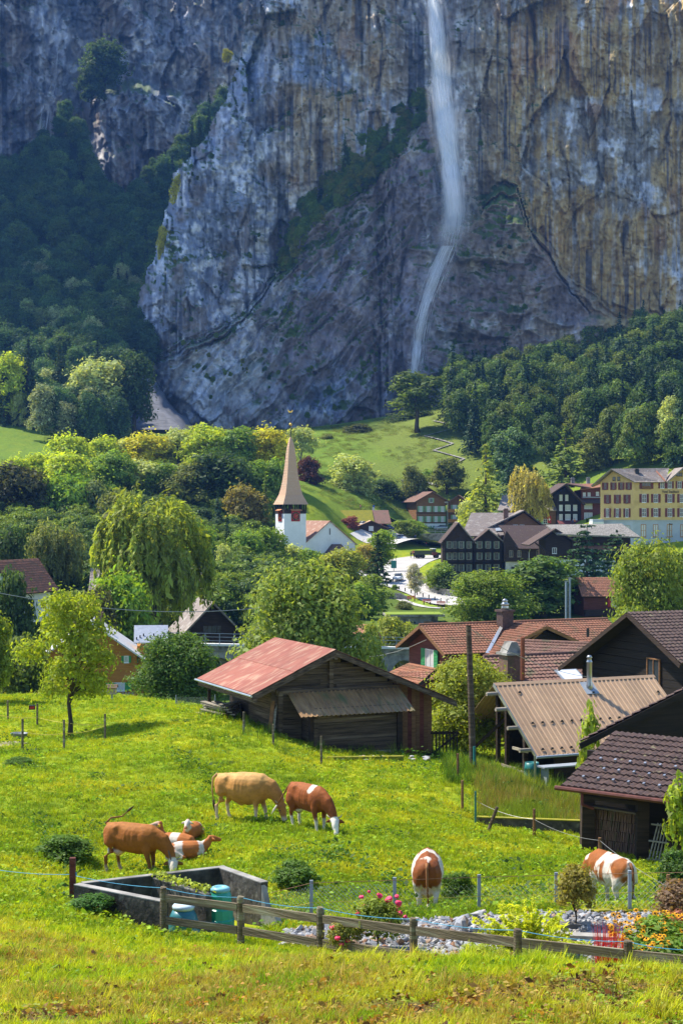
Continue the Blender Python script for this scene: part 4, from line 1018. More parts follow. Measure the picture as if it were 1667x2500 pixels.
for y_ in (-we+0.5, -we*0.6, -0.6, 0.2): MB().box(0.25, 0.42, y_-0.08, y_+0.08, -0.6, ze+(zr_-ze)*(1-abs(y_)/we)-0.15).build('post', M_DARKWOOD, ts)
for y_ in (-we*0.75, -we*0.45): MB().box(0.55, 0.62, y_-0.05, y_+0.05, -0.6, ze+(zr_-ze)*(1-abs(y_)/we)-0.15).build('post', M_PALEWOOD, ts)
for t in (0.12, 0.42, 0.68, 0.9, ): MB().tube([(-0.55 if t != 0.42 else -0.5, -we*(1-t)+0.05, ze+(zr_-ze)*t-0.12), (Ls-0.1, -we*(1-t)+0.05, ze+(zr_-ze)*t-0.12)], 0.09, 8).build('purlin', M_PALEWOOD, ts)
for y_, z_ in ((-2.6, 0.55), (-2.2, 1.5), (-1.2, 0.6)): MB().beam((0.1, y_-0.6, z_), (0.1, y_+0.7, z_), 0.06, 0.12).build('rail', M_PALEWOOD, ts)
MB().box(1.2, Ls-0.1, -we+0.45, -we+0.55, -0.6, ze-0.1).build('wall', M_DARKWOOD, ts)
MB().box(1.6, Ls-0.1, we*0.3, we*0.4, -0.6, 3.2).build('wall', M_BLACKWOOD, ts)
MB().beam((0.4, -0.3, 2.6), (-1.3, 1.6, 0.2), 0.1, 0.14).build('brace', M_DARKWOOD, ts)
for i in range(14):
    o = MB().tube([(-0.3+0.12*(i % 5), -0.4+0.2*(i//5), 0.15+0.17*(i//5)), (-0.3+0.12*(i % 5)+0.05, 0.5+0.2*(i//5), 0.16+0.17*(i//5))], 0.08, 7).build('log', M_LOG, ts)
# rain barrel and grey bench at the corner
rb = MB().lathe([(0.28, 0), (0.31, 0.1), (0.32, 0.35), (0.33, 0.36), (0.32, 0.4), (0.32, 0.65), (0.33, 0.66), (0.32, 0.7), (0.29, 0.92), (0.27, 0.92), (0.27, 0.88)], 20).build('rain_barrel', M('barrel_plastic', (0.02, 0.16, 0.15), (0.015, 0.12, 0.12), 2, rough=0.4), None, True)
rb.location = (8.0, 65.5, -11.45); tag(rb, 'dark teal rain barrel at the corner of the metal roofed shed', 'barrel')
tb = frame('trestle_table', (9.3, 65.4, -11.3), GRID, 'grey plank table standing under the metal roof eave', 'table')
MB().box(-1.1, 1.1, -0.3, 0.3, 0.62, 0.68).build('top', M_GREYPAINT, tb)
for x_ in (-0.9, 0.9): MB().box(x_-0.04, x_+0.04, -0.25, 0.25, -0.3, 0.618).build('leg', M_GREYPAINT, tb)

# ================================================================ dark barn at the right edge with the tiled porch
db = frame('dark_barn', (8.6, 50.5, -10.6), 0, 'black timber barn at the right edge with tiled porch roof', 'barn')
def L_(p): return Vector(p)-Vector(db.location)
e0 = P(1416, 1814, 52); dv = Vector((0.913, 0.404, 0)); up = Vector((0, 0, 1)); bk = Vector((0.46, 0.888, 0))
ri = e0+dv*6.2+up*2.3
A, B = L_(e0), L_(ri)
slab(A, A+bk*8, B+bk*8, B, 0.1).build('roof_boards', M_BLACKWOOD, db)
t = tiled(A+up*0.05, A+bk*8+up*0.05, B+bk*8+up*0.05, B+up*0.05, 18, 30, 0.05, 0.035, 3).build('tile_courses', M_TILE_DARK, db, fix=False); t['kind'] = 'stuff'
MB().beam(A-bk*0.03-up*0.1, B-bk*0.03-up*0.1, 0.05, 0.2).build('verge_board', M_BLACKWOOD, db)
ri2 = ri+dv*6.2-up*2.3
slab(B, B+bk*8, L_(ri2)+bk*8, L_(ri2), 0.1).build('roof_boards', M_BLACKWOOD, db)
w0 = e0+dv*0.9+bk*0.7
MB().prism([L_(w0)+Vector((0, 0, -3.2)), L_(w0+dv*10.6)+Vector((0, 0, -3.2)), L_(w0+dv*10.6)+Vector((0, 0, 0.2)), L_(ri+bk*0.7)-up*0.2, L_(w0)+Vector((0, 0, 0.2))], bk*6).build('wall', M_BLACKWOOD, db)
pe0, pe1 = P(1368, 1921, 48), P(1645, 1955, 45.9)
ed = (pe1-pe0).normalized(); pe1 = pe1+ed*1.6; pb = Vector((-ed.y, ed.x, 0)).normalized()
top = pb*3.9+up*1.25
slab(L_(pe0)-up*0.04, L_(pe1)-up*0.04, L_(pe1)+top-up*0.04, L_(pe0)+top-up*0.04, 0.08).build('porch_boards', M_BLACKWOOD, db)
t = tiled(L_(pe0), L_(pe1), L_(pe1)+top, L_(pe0)+top, 11, 26, 0.06, 0.045, 5).build('tile_courses', M_TILE_DARK, db, fix=False); t['kind'] = 'stuff'
MB().tube([L_(pe0)-ed*0.15-pb*0.08-up*0.03, L_(pe1)-pb*0.08-up*0.05], 0.075, 8).build('gutter', M('copper_gutter', (0.16, 0.06, 0.045), (0.10, 0.04, 0.03), 4, rough=0.5, metal=0.5), db)
MB().tube([L_(pe0)+ed*0.75-pb*0.08-up*0.1, L_(pe0)+ed*0.75-pb*0.05-up*0.45, L_(pe0)+ed*0.95+pb*0.3-up*0.6], 0.05, 8).build('downpipe', M_MAROON, db)
for i, (tt, sp) in enumerate([(k*0.5+0.4*(r % 2), r) for r in range(3) for k in range(1, 10)]):
    if tt > 4.9: continue
    p = L_(pe0)+ed*tt+top*(0.13+0.16*sp)+up*0.10
    MB().beam(p, p+top.normalized()*0.1, 0.07, 0.09).build('snow_hook', M_STEEL, db)
pz = -10.6
def porch_post(px, Y, r, ytop=None):
    b = P(px, 2100, Y); b.z = ground(b.x, b.y)-0.1
    zt = pe0.z+0.1
    return MB().beam(L_(b), L_((b.x+0.03, b.y, zt)), r, r).build('post', M_DARKWOOD, db)
porch_post(1432, 48.6, 0.4); porch_post(1565, 47.3, 0.36); porch_post(1643, 46.6, 0.36)
a = P(1425, 1965, 48.4); b = P(1556, 1985, 47.2)
MB().beam(L_(a), L_(b), 0.3, 0.06).build('shelf', M_LOG, db)
MB().beam(L_(a)+up*0.25, L_(b)+up*0.3, 0.12, 0.12).build('beam', M_DARKWOOD, db)
# back wall of the porch
a = P(1432, 2050, 50.3); b = P(1700, 2080, 47.8); z0 = -11.2
MB().prism([L_((a.x, a.y, z0)), L_((b.x, b.y, z0)), L_((b.x, b.y, -7.7)), L_((a.x, a.y, -7.7))], pb*0.2).build('wall', M_BLACKWOOD, db)
# stacked spare tiles under the porch
st = frame('tile_stack', tuple(P(1500, 2090, 48.4)), math.atan2(ed.y, ed.x), 'stacked rows of red brown roof tiles under the tiled porch', 'tile stack')
st.location.z = ground(st.location.x, st.location.y)
MB().box(-0.85, 0.75, -0.12, 0.5, -0.05, 0.09).build('board', M_LOG, st)
_tl = MB(); _tl.box(-0.016, 0.016, -0.16, 0.16, 0, 0.3); _tlm = _tl.mesh('roof_tile'); _tlm.materials.append(M_TILE_BROWN)
for r in range(4):
    for i in range(34):
        o = link('roof_tile', _tlm, None, st, (-0.8+i*0.045+RND.uniform(-0.005, 0.005), RND.uniform(-0.02, 0.02), 0.095+r*0.31)); o.rotation_euler = (0, RND.uniform(0.05, 0.16), 0)
# pale slatted rack leaning in the porch
rk = frame('slatted_rack', tuple(P(1610, 2105, 46.6)), math.atan2(ed.y, ed.x), 'pale slatted wooden rack leaning in the tiled porch', 'rack')
rk.location.z = ground(rk.location.x, rk.location.y)
for i in range(6):
    x_ = -0.36+i*0.12
    MB().beam((x_*0.9-0.05, 0, 0.02), (x_*0.75+0.08, 0.3, 1.15), 0.03, 0.03).build('slat', M_PALEWOOD, rk)
for zz, xx in ((0.1, 0.0), (0.62, 0.0), (1.1, 0.03)): MB().beam((-0.42+xx, zz*0.26-0.02, zz), (0.38+xx, zz*0.26-0.02, zz), 0.05, 0.04).build('crosspiece', M_PALEWOOD, rk)
# ================================================================ big dark house behind
dh = frame('dark_house', (15.83, 82.0, -14.0), GRID, 'tall dark timber house with dark tiled roof behind the metal roof', 'house')
zr_ = 8.73
slab((-0.9, -4.6, zr_-2.3), (11, -4.6, zr_-2.3), (11, 0, zr_), (-0.9, 0, zr_), 0.14).build('roof', M_BLACKWOOD, dh)
slab((11, 6.7, zr_-3.48), (-0.9, 6.7, zr_-3.48), (-0.9, 0, zr_), (11, 0, zr_), 0.14).build('roof', M_BLACKWOOD, dh)
t = tiled((-0.95, -4.65, zr_-2.3+0.02), (11, -4.65, zr_-2.3+0.02), (11, 0, zr_+0.02), (-0.95, 0, zr_+0.02), 17, 44, 0.05, 0.04, 6).build('tile_courses', M_TILE_DARK, dh, fix=False); t['kind'] = 'stuff'
MB().beam((-0.98, 6.7, zr_-3.6), (-0.98, 0, zr_-0.1), 0.05, 0.22).build('verge_board', M_DARKWOOD, dh)
MB().beam((-0.98, -4.6, zr_-2.4), (-0.98, 0, zr_-0.1), 0.05, 0.22).build('verge_board', M_DARKWOOD, dh)
MB().prism([(0, -3.9, -1), (0, 5.7, -1), (0, 5.7, zr_-3.1), (0, 0, zr_-0.2), (0, -3.9, zr_-2.1)], (10, 0, 0)).build('wall', M_BLACKWOOD, dh)
for i in range(16):
    z = 1.2+i*0.42; hw = min(1.0, (zr_-0.3-z)/3.0)
    if hw > 0.05: plank_row(dh, 'y', max(-3.9, -(zr_-0.3-z-0.4)/0.5), min(5.7, (zr_-0.3-z-0.4)/0.52), z, z+0.41, 0.0, 0.05, M_BLACKWOOD)
window(dh, (-0.1, -1.15, 4.95), -90, 1.15, 1.45, M_BROWNWOOD, M_GLASS, None, 2, 1)
window(dh, (-0.1, -1.1, 1.2), -90, 0.8, 1.0, M_BROWNWOOD, M_GLASS, M_TEALPAINT, 2, 1, sw=0.7)

# ================================================================ red tiled house group
rh = frame('red_tile_house', (6.8, 125.0, -16.5), GRID, 'wooden house with wide red tiled roofs and green shutters', 'house')
R, E = 7.4, 5.55
house_quads = [((-0.6, -4.3, E-0.15), (17.2, -4.3, E-0.15), (17.2, 0, R), (-0.6, 0, R), 13, 62), ((17.2, 4.3, E-0.15), (-0.6, 4.3, E-0.15), (-0.6, 0, R), (17.2, 0, R), 13, 62)]
for A, B, C, D, r_, c_ in house_quads:
    s_l = slab(A, B, C, D, 0.14).build('roof', M_DARKWOOD, rh)
    t = tiled(*[Vector(p)+Vector((0, 0, 0.02)) for p in (A, B, C, D)], r_, c_, 0.06, 0.045, 7).build('tile_courses', M_TILE_RED, s_l, fix=False); t['kind'] = 'stuff'
MB().tube([(-0.65, 0, R+0.06), (17.2, 0, R+0.06)], 0.12, 8).build('ridge_tiles', M_TILE_RED, rh)
for y_ in (-4.3, 4.3): MB().beam((-0.62, y_, E-0.22), (-0.62, 0, R-0.08), 0.06, 0.26).build('verge_board', M_BROWNWOOD, rh)
MB().prism([(0.2, -3.5, -1), (0.2, 3.5, -1), (0.2, 3.5, E+0.1), (0.2, 0, R-0.2), (0.2, -3.5, E+0.1)], (16.4, 0, 0)).build('wall', M_REDWOOD, rh)
window(rh, (0.15, -0.35, 4.0), -90, 1.5, 1.5, M_WHITE, M_CURTAIN, M_GREENPAINT, 2, 1, sw=0.7)
# cross gable facing the viewer
for sg in (-1, 1):
    A = Vector((7.9+sg*5.0, -5.4, E-0.25)); B = Vector((7.9+sg*5.0, 0, E-0.25)); C = Vector((7.9, 0, R+0.05)); D = Vector((7.9, -5.4, R+0.05))
    s_l = slab(A, B, C, D, 0.14).build('roof', M_DARKWOOD, rh)
    t = tiled(*[Vector(p)+Vector((0, 0, 0.025)) for p in (A, B, C, D)], 15, 19, 0.06, 0.045, 8).build('tile_courses', M_TILE_RED, s_l, fix=False); t['kind'] = 'stuff'
    MB().beam((7.9+sg*5.0, -5.42, E-0.35), (7.9, -5.42, R-0.05), 0.06, 0.24).build('verge_board', M_BROWNWOOD, rh)
MB().beam((3.0, -4.6, E-0.1), (6.9, -0.4, R+0.06), 0.3, 0.03).build('valley_gutter', M_STEEL, rh)
MB().prism([(3.9, -4.6, -1), (11.9, -4.6, -1), (11.9, -4.6, E+0.1), (7.9, -4.6, R-0.25), (3.9, -4.6, E+0.1)], (0, 2, 0)).build('wall', M_BLACKWOOD, rh)
MB().beam((6.0, -4.7, E+0.2), (7.9, -4.7, R-0.4), 0.14, 0.14).build('brace', M_BROWNWOOD, rh)
# lower porch roof at the left end
A, B, C, D = (-3.3, 2.8, 2.9), (-3.3, -3.9, 2.9), (-0.1, -3.6, 4.1), (-0.1, 2.8, 4.1)
s_l = slab(A, B, C, D, 0.12).build('porch_roof', M_DARKWOOD, rh)
t = tiled(*[Vector(p)+Vector((0, 0, 0.02)) for p in (A, B, C, D)], 9, 24, 0.06, 0.045, 9).build('tile_courses', M_TILE_RED, s_l, fix=False); t['kind'] = 'stuff'
MB().tube([(-3.35, 2.9, 2.85), (-3.35, -4.0, 2.85)], 0.08, 8).build('gutter', M_STEEL, rh)
for y_ in (-3.4, 2.2): MB().box(-3.0, -2.85, y_-0.08, y_+0.08, -1, 2.75).build('post', M_BROWNWOOD, rh)
chim = P(1232, 1520, 127); c = to_local(rh, chim)
m = MB(); m.box(c.x-0.5, c.x+0.5, c.y-0.5, c.y+0.5, c.z-1.5, c.z+0.9); m.box(c.x-0.62, c.x+0.62, c.y-0.62, c.y+0.62, c.z+0.9, c.z+1.05); m.build('chimney', M_TILE_DARK, rh)
MB().lathe([(0.36, 1.05), (0.30, 1.3), (0.28, 1.45), (0.38, 1.5), (0.24, 1.6), (0.2, 1.75), (0.26, 1.8), (0.05, 1.95)], 14, c).build('chimney_pot', M_STEEL, rh, True)
c = to_local(rh, P(1434, 1555, 125)); MB().tube([c, c+Vector((0, 0, 0.7))], 0.12, 8).build('vent_pipe', M_BLACK, rh)
# brown tiled house in front of it
bh = frame('brown_tile_house', (12.5, 94.0, -15.0), GRID, 'brown tiled house roofs with skylight and stone capped chimney', 'house')
def Lb(p): return to_local(bh, p)
r0, r1 = Lb(P(1200, 1609, 91)), Lb(P(1462, 1589, 96.4)); rz_ = 0.5*(r0.z+r1.z)
x0, x1, yr = r0.x, r1.x+1, 0.5*(r0.y+r1.y)
for q, (A, B, C, D) in enumerate((((x0, yr-5, rz_-2.4), (x1, yr-5, rz_-2.4), (x1, yr, rz_), (x0, yr, rz_)), ((x1, yr+2, rz_-1.0), (x0, yr+2, rz_-1.0), (x0, yr, rz_), (x1, yr, rz_)))):
    s_l = slab(A, B, C, D, 0.12).build('roof', M_DARKWOOD, bh)
    t = tiled(*[Vector(p)+Vector((0, 0, 0.02)) for p in (A, B, C, D)], 15 if q == 0 else 6, 36, 0.06, 0.045, 11).build('tile_courses', M_TILE_BROWN, s_l, fix=False); t['kind'] = 'stuff'
MB().tube([(x0, yr, rz_+0.06), (x1, yr, rz_+0.06)], 0.12, 8).build('ridge_tiles', M_TILE_BROWN, bh)
MB().box(x0+0.4, x1-0.4, yr-4.4, yr+3.4, -1, rz_-2.5).build('wall', M_REDWOOD, bh)
q0, q1 = Lb(P(1262, 1563, 104)), Lb(P(1475, 1578, 101)); zq = 0.5*(q0.z+q1.z); dq = q1-q0; pr = Vector((dq.y, -dq.x, 0)).normalized()
A = Vector((q0.x, q0.y, zq)); B = Vector((q1.x, q1.y, zq))
if pr.y > 0: pr = -pr
for sg in (1, -1):
    dn = pr*4.2*sg+Vector((0, 0, -2.0))
    s_l = slab(A+dn, B+dn, B, A, 0.12).build('roof', M_DARKWOOD, bh)
    t = tiled(*[p+Vector((0, 0, 0.02)) for p in (A+dn, B+dn, B, A)], 12, 28, 0.06, 0.045, 12).build('tile_courses', M_TILE_BROWN, s_l, fix=False); t['kind'] = 'stuff'
MB().tube([A+Vector((0, 0, 0.06)), B+Vector((0, 0, 0.06))], 0.12, 8).build('ridge_tiles', M_TILE_BROWN, bh)
c = Lb(P(1246, 1640, 90)); MB().box(c.x-0.5, c.x+0.5, c.y-0.5, c.y+0.5, c.z-2, c.z+1.0).build('chimney', M_TILE_BROWN, bh)
cap = MB(); cap.box(c.x-0.62, c.x+0.62, c.y-0.62, c.y+0.62, c.z+1.0, c.z+1.14)
cap.prism([(c.x-0.5, c.y-0.4, c.z+1.14), (c.x+0.5, c.y-0.4, c.z+1.14), (c.x+0.18, c.y-0.4, c.z+1.75), (c.x-0.18, c.y-0.4, c.z+1.75)], (0, 0.8, 0)); cap.build('chimney_cap', M_CONC, bh)
# skylight
def onr(x, y, dz): return Vector((x, y, rz_+(y-yr)*0.48+dz))
kx, ky = Lb(P(1382, 1640, 92)).x, yr-2.55
sk = slab(onr(kx-0.75, ky-0.75, 0.16), onr(kx+0.75, ky-0.75, 0.16), onr(kx+0.75, ky+0.75, 0.16), onr(kx-0.75, ky+0.75, 0.16), 0.14).build('skylight', M_GREYPAINT, bh)
slab(onr(kx-0.64, ky-0.64, 0.175), onr(kx+0.64, ky-0.64, 0.175), onr(kx+0.64, ky+0.64, 0.175), onr(kx-0.64, ky+0.64, 0.175), 0.012).build('pane', M('skylight_pane', (0.75, 0.78, 0.82), (0.7, 0.73, 0.78), 1, rough=0.2, spec=0.6), sk)
c = Lb(P(1275, 1660, 84)); MB().tube([c, c+Vector((0, 0, 2.3))], 0.12, 8).build('stove_pipe', M('rust', (0.28, 0.09, 0.04), (0.18, 0.05, 0.025), 5, rough=0.8), bh)
# low annex between barn and houses: dark gable, brown wall, purple metal roof
ax = frame('brown_annex', (5.2, 84.0, -13.8), GRID, 'small brown annex with purple metal roof right of the barn', 'annex')
def La(p): return to_local(ax, p)
A, B, C, D = La(P(1048, 1783, 78)), La(P(1135, 1795, 76)), La(P(1128, 1748, 81)), La(P(1050, 1745, 81.5))
ribbed(A, B, C, D, 14, 0.02).build('roof_sheet', M('purple_sheet_metal', (0.19, 0.075, 0.07), (0.14, 0.055, 0.05), 3, rough=0.5), ax)
p = La(P(1085, 1750, 83)); MB().box(p.x-3.0, p.x+2.6, p.y, p.y+3, -1.5, p.z+1.2).build('wall', M_REDWOOD, ax)
window(ax, (p.x-0.55, p.y-0.02, p.z+0.15), 0, 0.55, 0.9, M_PALEWOOD, M_CURTAIN, None, 1, 2)
A, B, C, D = La(P(1090, 1610, 82)), La(P(985, 1700, 80)), La(P(985, 1700, 86)), La(P(1090, 1610, 88))
slab(A, B, C, D, 0.15).build('roof', M_DARKWOOD, ax)
A, B, C, D = La(P(968, 1652, 95)), La(P(1058, 1660, 93)), La(P(1050, 1640, 97)), La(P(975, 1640, 99))
t = tiled(A, B, C, D, 4, 9, 0.06, 0.045, 13).build('tile_courses', M_TILE_RED, ax, fix=False); t['kind'] = 'stuff'
# ================================================================ the church
ch = frame('church', tuple(P(747, 1420, 345)), GRID, 'white village church with tall curved shingled spire and red clocks', 'church')
k = 345/F
tw = 5.2; tz = (1420-1254)*k          # tower width, height of the white shaft
tx0 = -tw/math.cos(0)*1.0
M_SHINGLE = M('spire_shingle', (0.62, 0.40, 0.25), (0.48, 0.29, 0.17), 5.0, (0.6, 0.6, 6), 0.75, 0.4, 8, c3=(0.58, 0.42, 0.30), scale3=1.5)
MB().box(tx0, 0, 0, tw, -4, tz).build('tower', M_PLASTER, ch)
bz = tz+(1254-1231.5)*k
MB().box(tx0-0.05, 0.05, -0.05, tw+0.05, tz+0.002, tz+0.9).build('belfry_parapet', M_DARKWOOD, ch)
for i in range(5):
    for fx in range(4):
        t = i/4.0
        x_, y_ = [(tx0+tw*t, 0.0), (tx0+tw*t, tw), (tx0, tw*t), (0.0, tw*t)][fx]
        if fx >= 2 and i in (0, 4): continue
        MB().box(x_-0.13, x_+0.13, y_-0.13, y_+0.13, tz+0.902, bz).build('belfry_post', M_BLACKWOOD, ch)
MB().lathe([(0.05, 1.15), (0.28, 1.1), (0.42, 0.8), (0.5, 0.4), (0.68, 0.1), (0.72, 0.0)], 16, (tx0+tw/2, tw/2, tz+1.1)).build('bell', M('bell_bronze', (0.18, 0.13, 0.06), (0.12, 0.09, 0.04), 3, rough=0.4, metal=0.8), ch, True)
MB().box(tx0+0.3, -0.3, tw/2-0.12, tw/2+0.12, tz+2.22, tz+2.5).build('bell_beam', M_BLACKWOOD, ch)
# bell-cast spire: square, swept profile, courses stepped
prof = [(87, 1231.5), (80, 1226), (68, 1216), (59, 1208), (50, 1194), (42, 1176), (35, 1155), (29.5, 1135), (24, 1110), (18, 1090), (10, 1075), (3.5, 1066)]
sp = MB(); hw0 = 87*k/2/ (math.cos(GRID)+math.sin(GRID))*math.sqrt(2)
rows_ = []
for i in range(len(prof)-1):
    n_ = 3
    for j in range(n_):
        t0, t1 = j/n_, (j+1)/n_
        wa = prof[i][0]+(prof[i+1][0]-prof[i][0])*t0; wb = prof[i][0]+(prof[i+1][0]-prof[i][0])*t1
        ya = prof[i][1]+(prof[i+1][1]-prof[i][1])*t0; yb = prof[i][1]+(prof[i+1][1]-prof[i][1])*t1
        rows_ += [((wa+0.9)/87*hw0, tz+(1254-ya)*k), (wb/87*hw0, tz+(1254-yb)*k)]
sp.lathe(rows_, 4, (tx0+tw/2, tw/2, 0), sq=True).build('spire', M_SHINGLE, ch)
zt = tz+(1254-1066)*k
MB().lathe([(0.16, 0), (0.1, 0.8), (0.06, 2.4), (0.02, 6.0)], 8, (tx0+tw/2, tw/2, zt)).build('spire_rod', M_BLACK, ch)
MB().lathe([(0.02, 2.35), (0.30, 2.5), (0.40, 2.75), (0.30, 3.0), (0.02, 3.15)], 12, (tx0+tw/2, tw/2, zt)).build('spire_ball', M_GOLD, ch, True)
ck = MB(); c0 = Vector((tx0+tw/2, tw/2, zt+5.4))
ck.prism([c0+Vector(p) for p in ((-0.6, 0, 0.25), (-0.35, 0, 0.0), (0.25, 0, 0.0), (0.45, 0, 0.35), (0.62, 0, 0.38), (0.42, 0, 0.62), (0.15, 0, 0.3), (-0.3, 0, 0.35), (-0.62, 0, 0.7))], (0, 0.1, 0)).build('weathercock', M_GOLD, ch)
# clocks: red dial, black ring, gilt hands and marks
M_RED = M('red_dial', (0.45, 0.03, 0.025), (0.36, 0.02, 0.02), 3, rough=0.5)
M_ORWOOD = M('orange_board', (0.55, 0.24, 0.09), (0.42, 0.17, 0.06), 4, rough=0.7)
def clock(loc, rot):
    s = 2.0
    o = MB().box(-1.02, 1.02, -0.12, 0.02, -1.15, 1.15).build('clock', M_RED, ch); o.location = loc; o.rotation_euler = (0, 0, math.radians(rot))
    rg = MB(); n = 28
    for i in range(n):
        a, b = 2*math.pi*i/n, 2*math.pi*(i+1)/n
        rg.prism([(0.95*math.cos(a), -0.16, 0.95*math.sin(a)), (0.95*math.cos(b), -0.16, 0.95*math.sin(b)), (0.62*math.cos(b), -0.16, 0.62*math.sin(b)), (0.62*math.cos(a), -0.16, 0.62*math.sin(a))], (0, 0.035, 0))
    rg.build('hour_ring', M_BLACK, o)
    mk = MB()
    for i in range(12):
        a = math.pi*i/6; mk.beam((0.66*math.sin(a), -0.175, 0.66*math.cos(a)), (0.92*math.sin(a), -0.175, 0.92*math.cos(a)), 0.03, 0.13, (0, 1, 0))
    mk.build('hour_marks', M_GOLD, o)
    MB().beam((-0.1, -0.2, -0.1), (0.62, -0.2, 0.38), 0.03, 0.12, (0, 1, 0)).build('hand', M_GOLD, o)
    MB().beam((0, -0.22, 0.15), (0.12, -0.22, -0.85), 0.03, 0.10, (0, 1, 0)).build('hand', M_GOLD, o)
    slab((-1.3, -0.75, 1.25), (1.3, -0.75, 1.25), (1.3, 0.0, 1.55), (-1.3, 0.0, 1.55), 0.07).build('canopy', M_ORWOOD, o)
clock((tx0+tw*0.52, -0.01, tz-0.55), 0); clock((tx0-0.01, tw*0.45, tz-0.55), -90)
MB().box(tx0-0.03, tx0+0.02, tw*0.35, tw*0.5, 5.6, 8.0).build('slit_window', M_GLASS, ch)
# nave: gable to the front right
nx0 = -0.2; nw = 12.4; nd = 13; nh = (1420-1328)*k; nr = (1328-1273)*k
MB().prism([(nx0, 0.6, -4), (nx0+nw, 0.6, -4), (nx0+nw, 0.6, nh), (nx0+nw/2, 0.6, nh+nr), (nx0, 0.6, nh)], (0, nd, 0)).build('nave_wall', M_PLASTER, ch)
M_CHROOF = M('church_roof_tile', (0.40, 0.22, 0.15), (0.27, 0.14, 0.10), 4, rough=0.8, c3=(0.5, 0.38, 0.30), scale3=0.8)
for sg in (-1, 1):
    xe = nx0+nw/2+sg*(nw/2+0.45); ze_ = nh-0.45*nr/(nw/2)+0.12; xr0 = nx0+nw/2
    s_l = slab((xe, 0.3, ze_), (xe, nd+1, ze_), (xr0, nd+1, nh+nr+0.12), (xr0, 0.3, nh+nr+0.12), 0.14).build('nave_roof', M_CHROOF, ch)
    t = tiled((xe, 0.3, ze_+0.01), (xe, nd+1, ze_+0.01), (xr0, nd+1, nh+nr+0.13), (xr0, 0.3, nh+nr+0.13), 22, 16, 0.04, 0.02, 2).build('tile_courses', M_CHROOF, s_l, fix=False); t['kind'] = 'stuff'
MB().box(nx0+nw/2-0.12, nx0+nw/2+0.12, 0.52, 0.59, nh+2.0, nh+3.4).build('slit_window', M_GLASS, ch)
MB().tube([(nx0-0.5, 0.45, nh+0.05), (nx0-0.3, 0.35, nh-0.6), (nx0-0.3, 0.35, -2)], 0.13, 8).build('downpipe', M_BLACK, ch)
# porch with hipped roof
pc = nx0+nw*0.62; M_PORCH = M('porch_shingle', (0.15, 0.095, 0.085), (0.09, 0.06, 0.055), 5, rough=0.85, bump=0.3)
z1, z2 = nh-0.1, nh-4.3
p_ = MB(); a = [(pc-1.1, 0.55, z1), (pc+1.1, 0.55, z1)]; b = [(pc-3.2, 0.5, z1-2.4), (pc+3.0, 0.5, z1-2.6)]
mid = [(pc-3.0, -1.6, z1-2.6), (pc+3.1, -1.6, z1-2.8)]; c = [(pc-4.6, -2.6, z2), (pc+4.8, -2.6, z2)]; dd = [(pc-4.6, 0.55, z2), (pc+4.8, 0.55, z2)]
top_ = [(pc-1.0, -0.2, z1), (pc+1.0, -0.2, z1)]
p_._add([dd[0], c[0], c[1], dd[1], mid[0], mid[1], top_[0], top_[1], a[0], a[1], b[0], b[1]], [(1, 2, 5, 4), (4, 5, 7, 6), (6, 7, 9, 8), (0, 1, 4, 10), (10, 4, 6, 8), (2, 3, 11, 5), (5, 11, 9, 7), (0, 3, 2, 1)])
p_.build('porch_roof', M_PORCH, ch)
MB().box(pc+3.0, pc+4.3, -2.3, -1.3, -2.5, z2-0.02).build('porch_pillar', M_PLASTER, ch); MB().box(pc-4.2, pc-3.4, -2.3, -1.5, -2.5, z2-0.02).build('porch_pillar', M_PLASTER, ch)
for i in range(4): MB().box(pc+0.5-0.2*i, pc+5.0, -2.8-0.35*i, -2.45-0.35*i, -3, 0.1-0.28*i).build('step', M_CONC, ch)
# reddish roof left of the tower
A, B, C, D = [to_local(ch, q) for q in (P(628, 1338, 350), P(672, 1338, 348), P(672, 1297, 358), P(640, 1303, 360))]
slab(A, B, C, D, 0.2).build('annex_roof', M_CHROOF, ch)
MB().box(A.x+0.6, B.x+0.2, A.y+1.0, A.y+7, -4, A.z+0.1).build('annex_wall', M_PLASTER, ch)

# ================================================================ village houses
def hs(name, px, py, Y, label, cat='house', rz=GRID, group=None): return frame(name, tuple(P(px, py, Y)), rz, label, cat, group)
# chalet with the mossy roof and garage
h1 = hs('mossy_chalet', 832, 1312, 440, 'dark chalet with yellow mossy roof beside the church', 'chalet', 0.12)
k = 440/F
house(h1, 13.0, 9, 4.6, 2.9, 'x', (1.4, 1.2), M_BLACKWOOD, M_TILE_BROWN, 0, None, 0.2)
slab((0.4, -1.3, 4.28), (9.4, -1.3, 4.28), (9.4, 4.1, 7.72), (0.4, 4.1, 7.72), 0.05).build('moss_cover', M_MOSS, h1)
window(h1, (11.2, -0.02, 3.1), 0, 0.8, 0.9, M_WHITE, M_CURTAIN, M_RED, 2, 1)
g_ = MB(); g_.prism([(4.0, -3, -1), (12.2, -3, -1), (12.2, -3, 2.9), (8.1, -3, 4.6), (4.0, -3, 2.9)], (0, 2.98, 0)); g_.build('garage', M_DARKWOOD, h1)
for sg in (-1, 1): slab((8.1+sg*5.0, -3.7, 2.72), (8.1+sg*5.0, 0, 2.72), (8.1, 0, 4.85), (8.1, -3.7, 4.85), 0.15).build('garage_roof', M_SHINGLE if sg < 0 else M_TILE_BROWN, h1)
for x_ in (5.2, 8.3): MB().box(x_, x_+2.9, -3.06, -3.0, -0.9, 1.5).build('garage_door', M_REDWOOD, h1)
window(h1, (8.2, -3.02, 1.9), 0, 1.3, 1.3, M_WHITE, M_CURTAIN, None, 2, 1)
MB().box(0.5, 1.4, -0.3, -0.2, 3.3, 4.3).build('banner', M('banner', (0.7, 0.3, 0.08), (0.3, 0.5, 0.6), 2.0), h1)
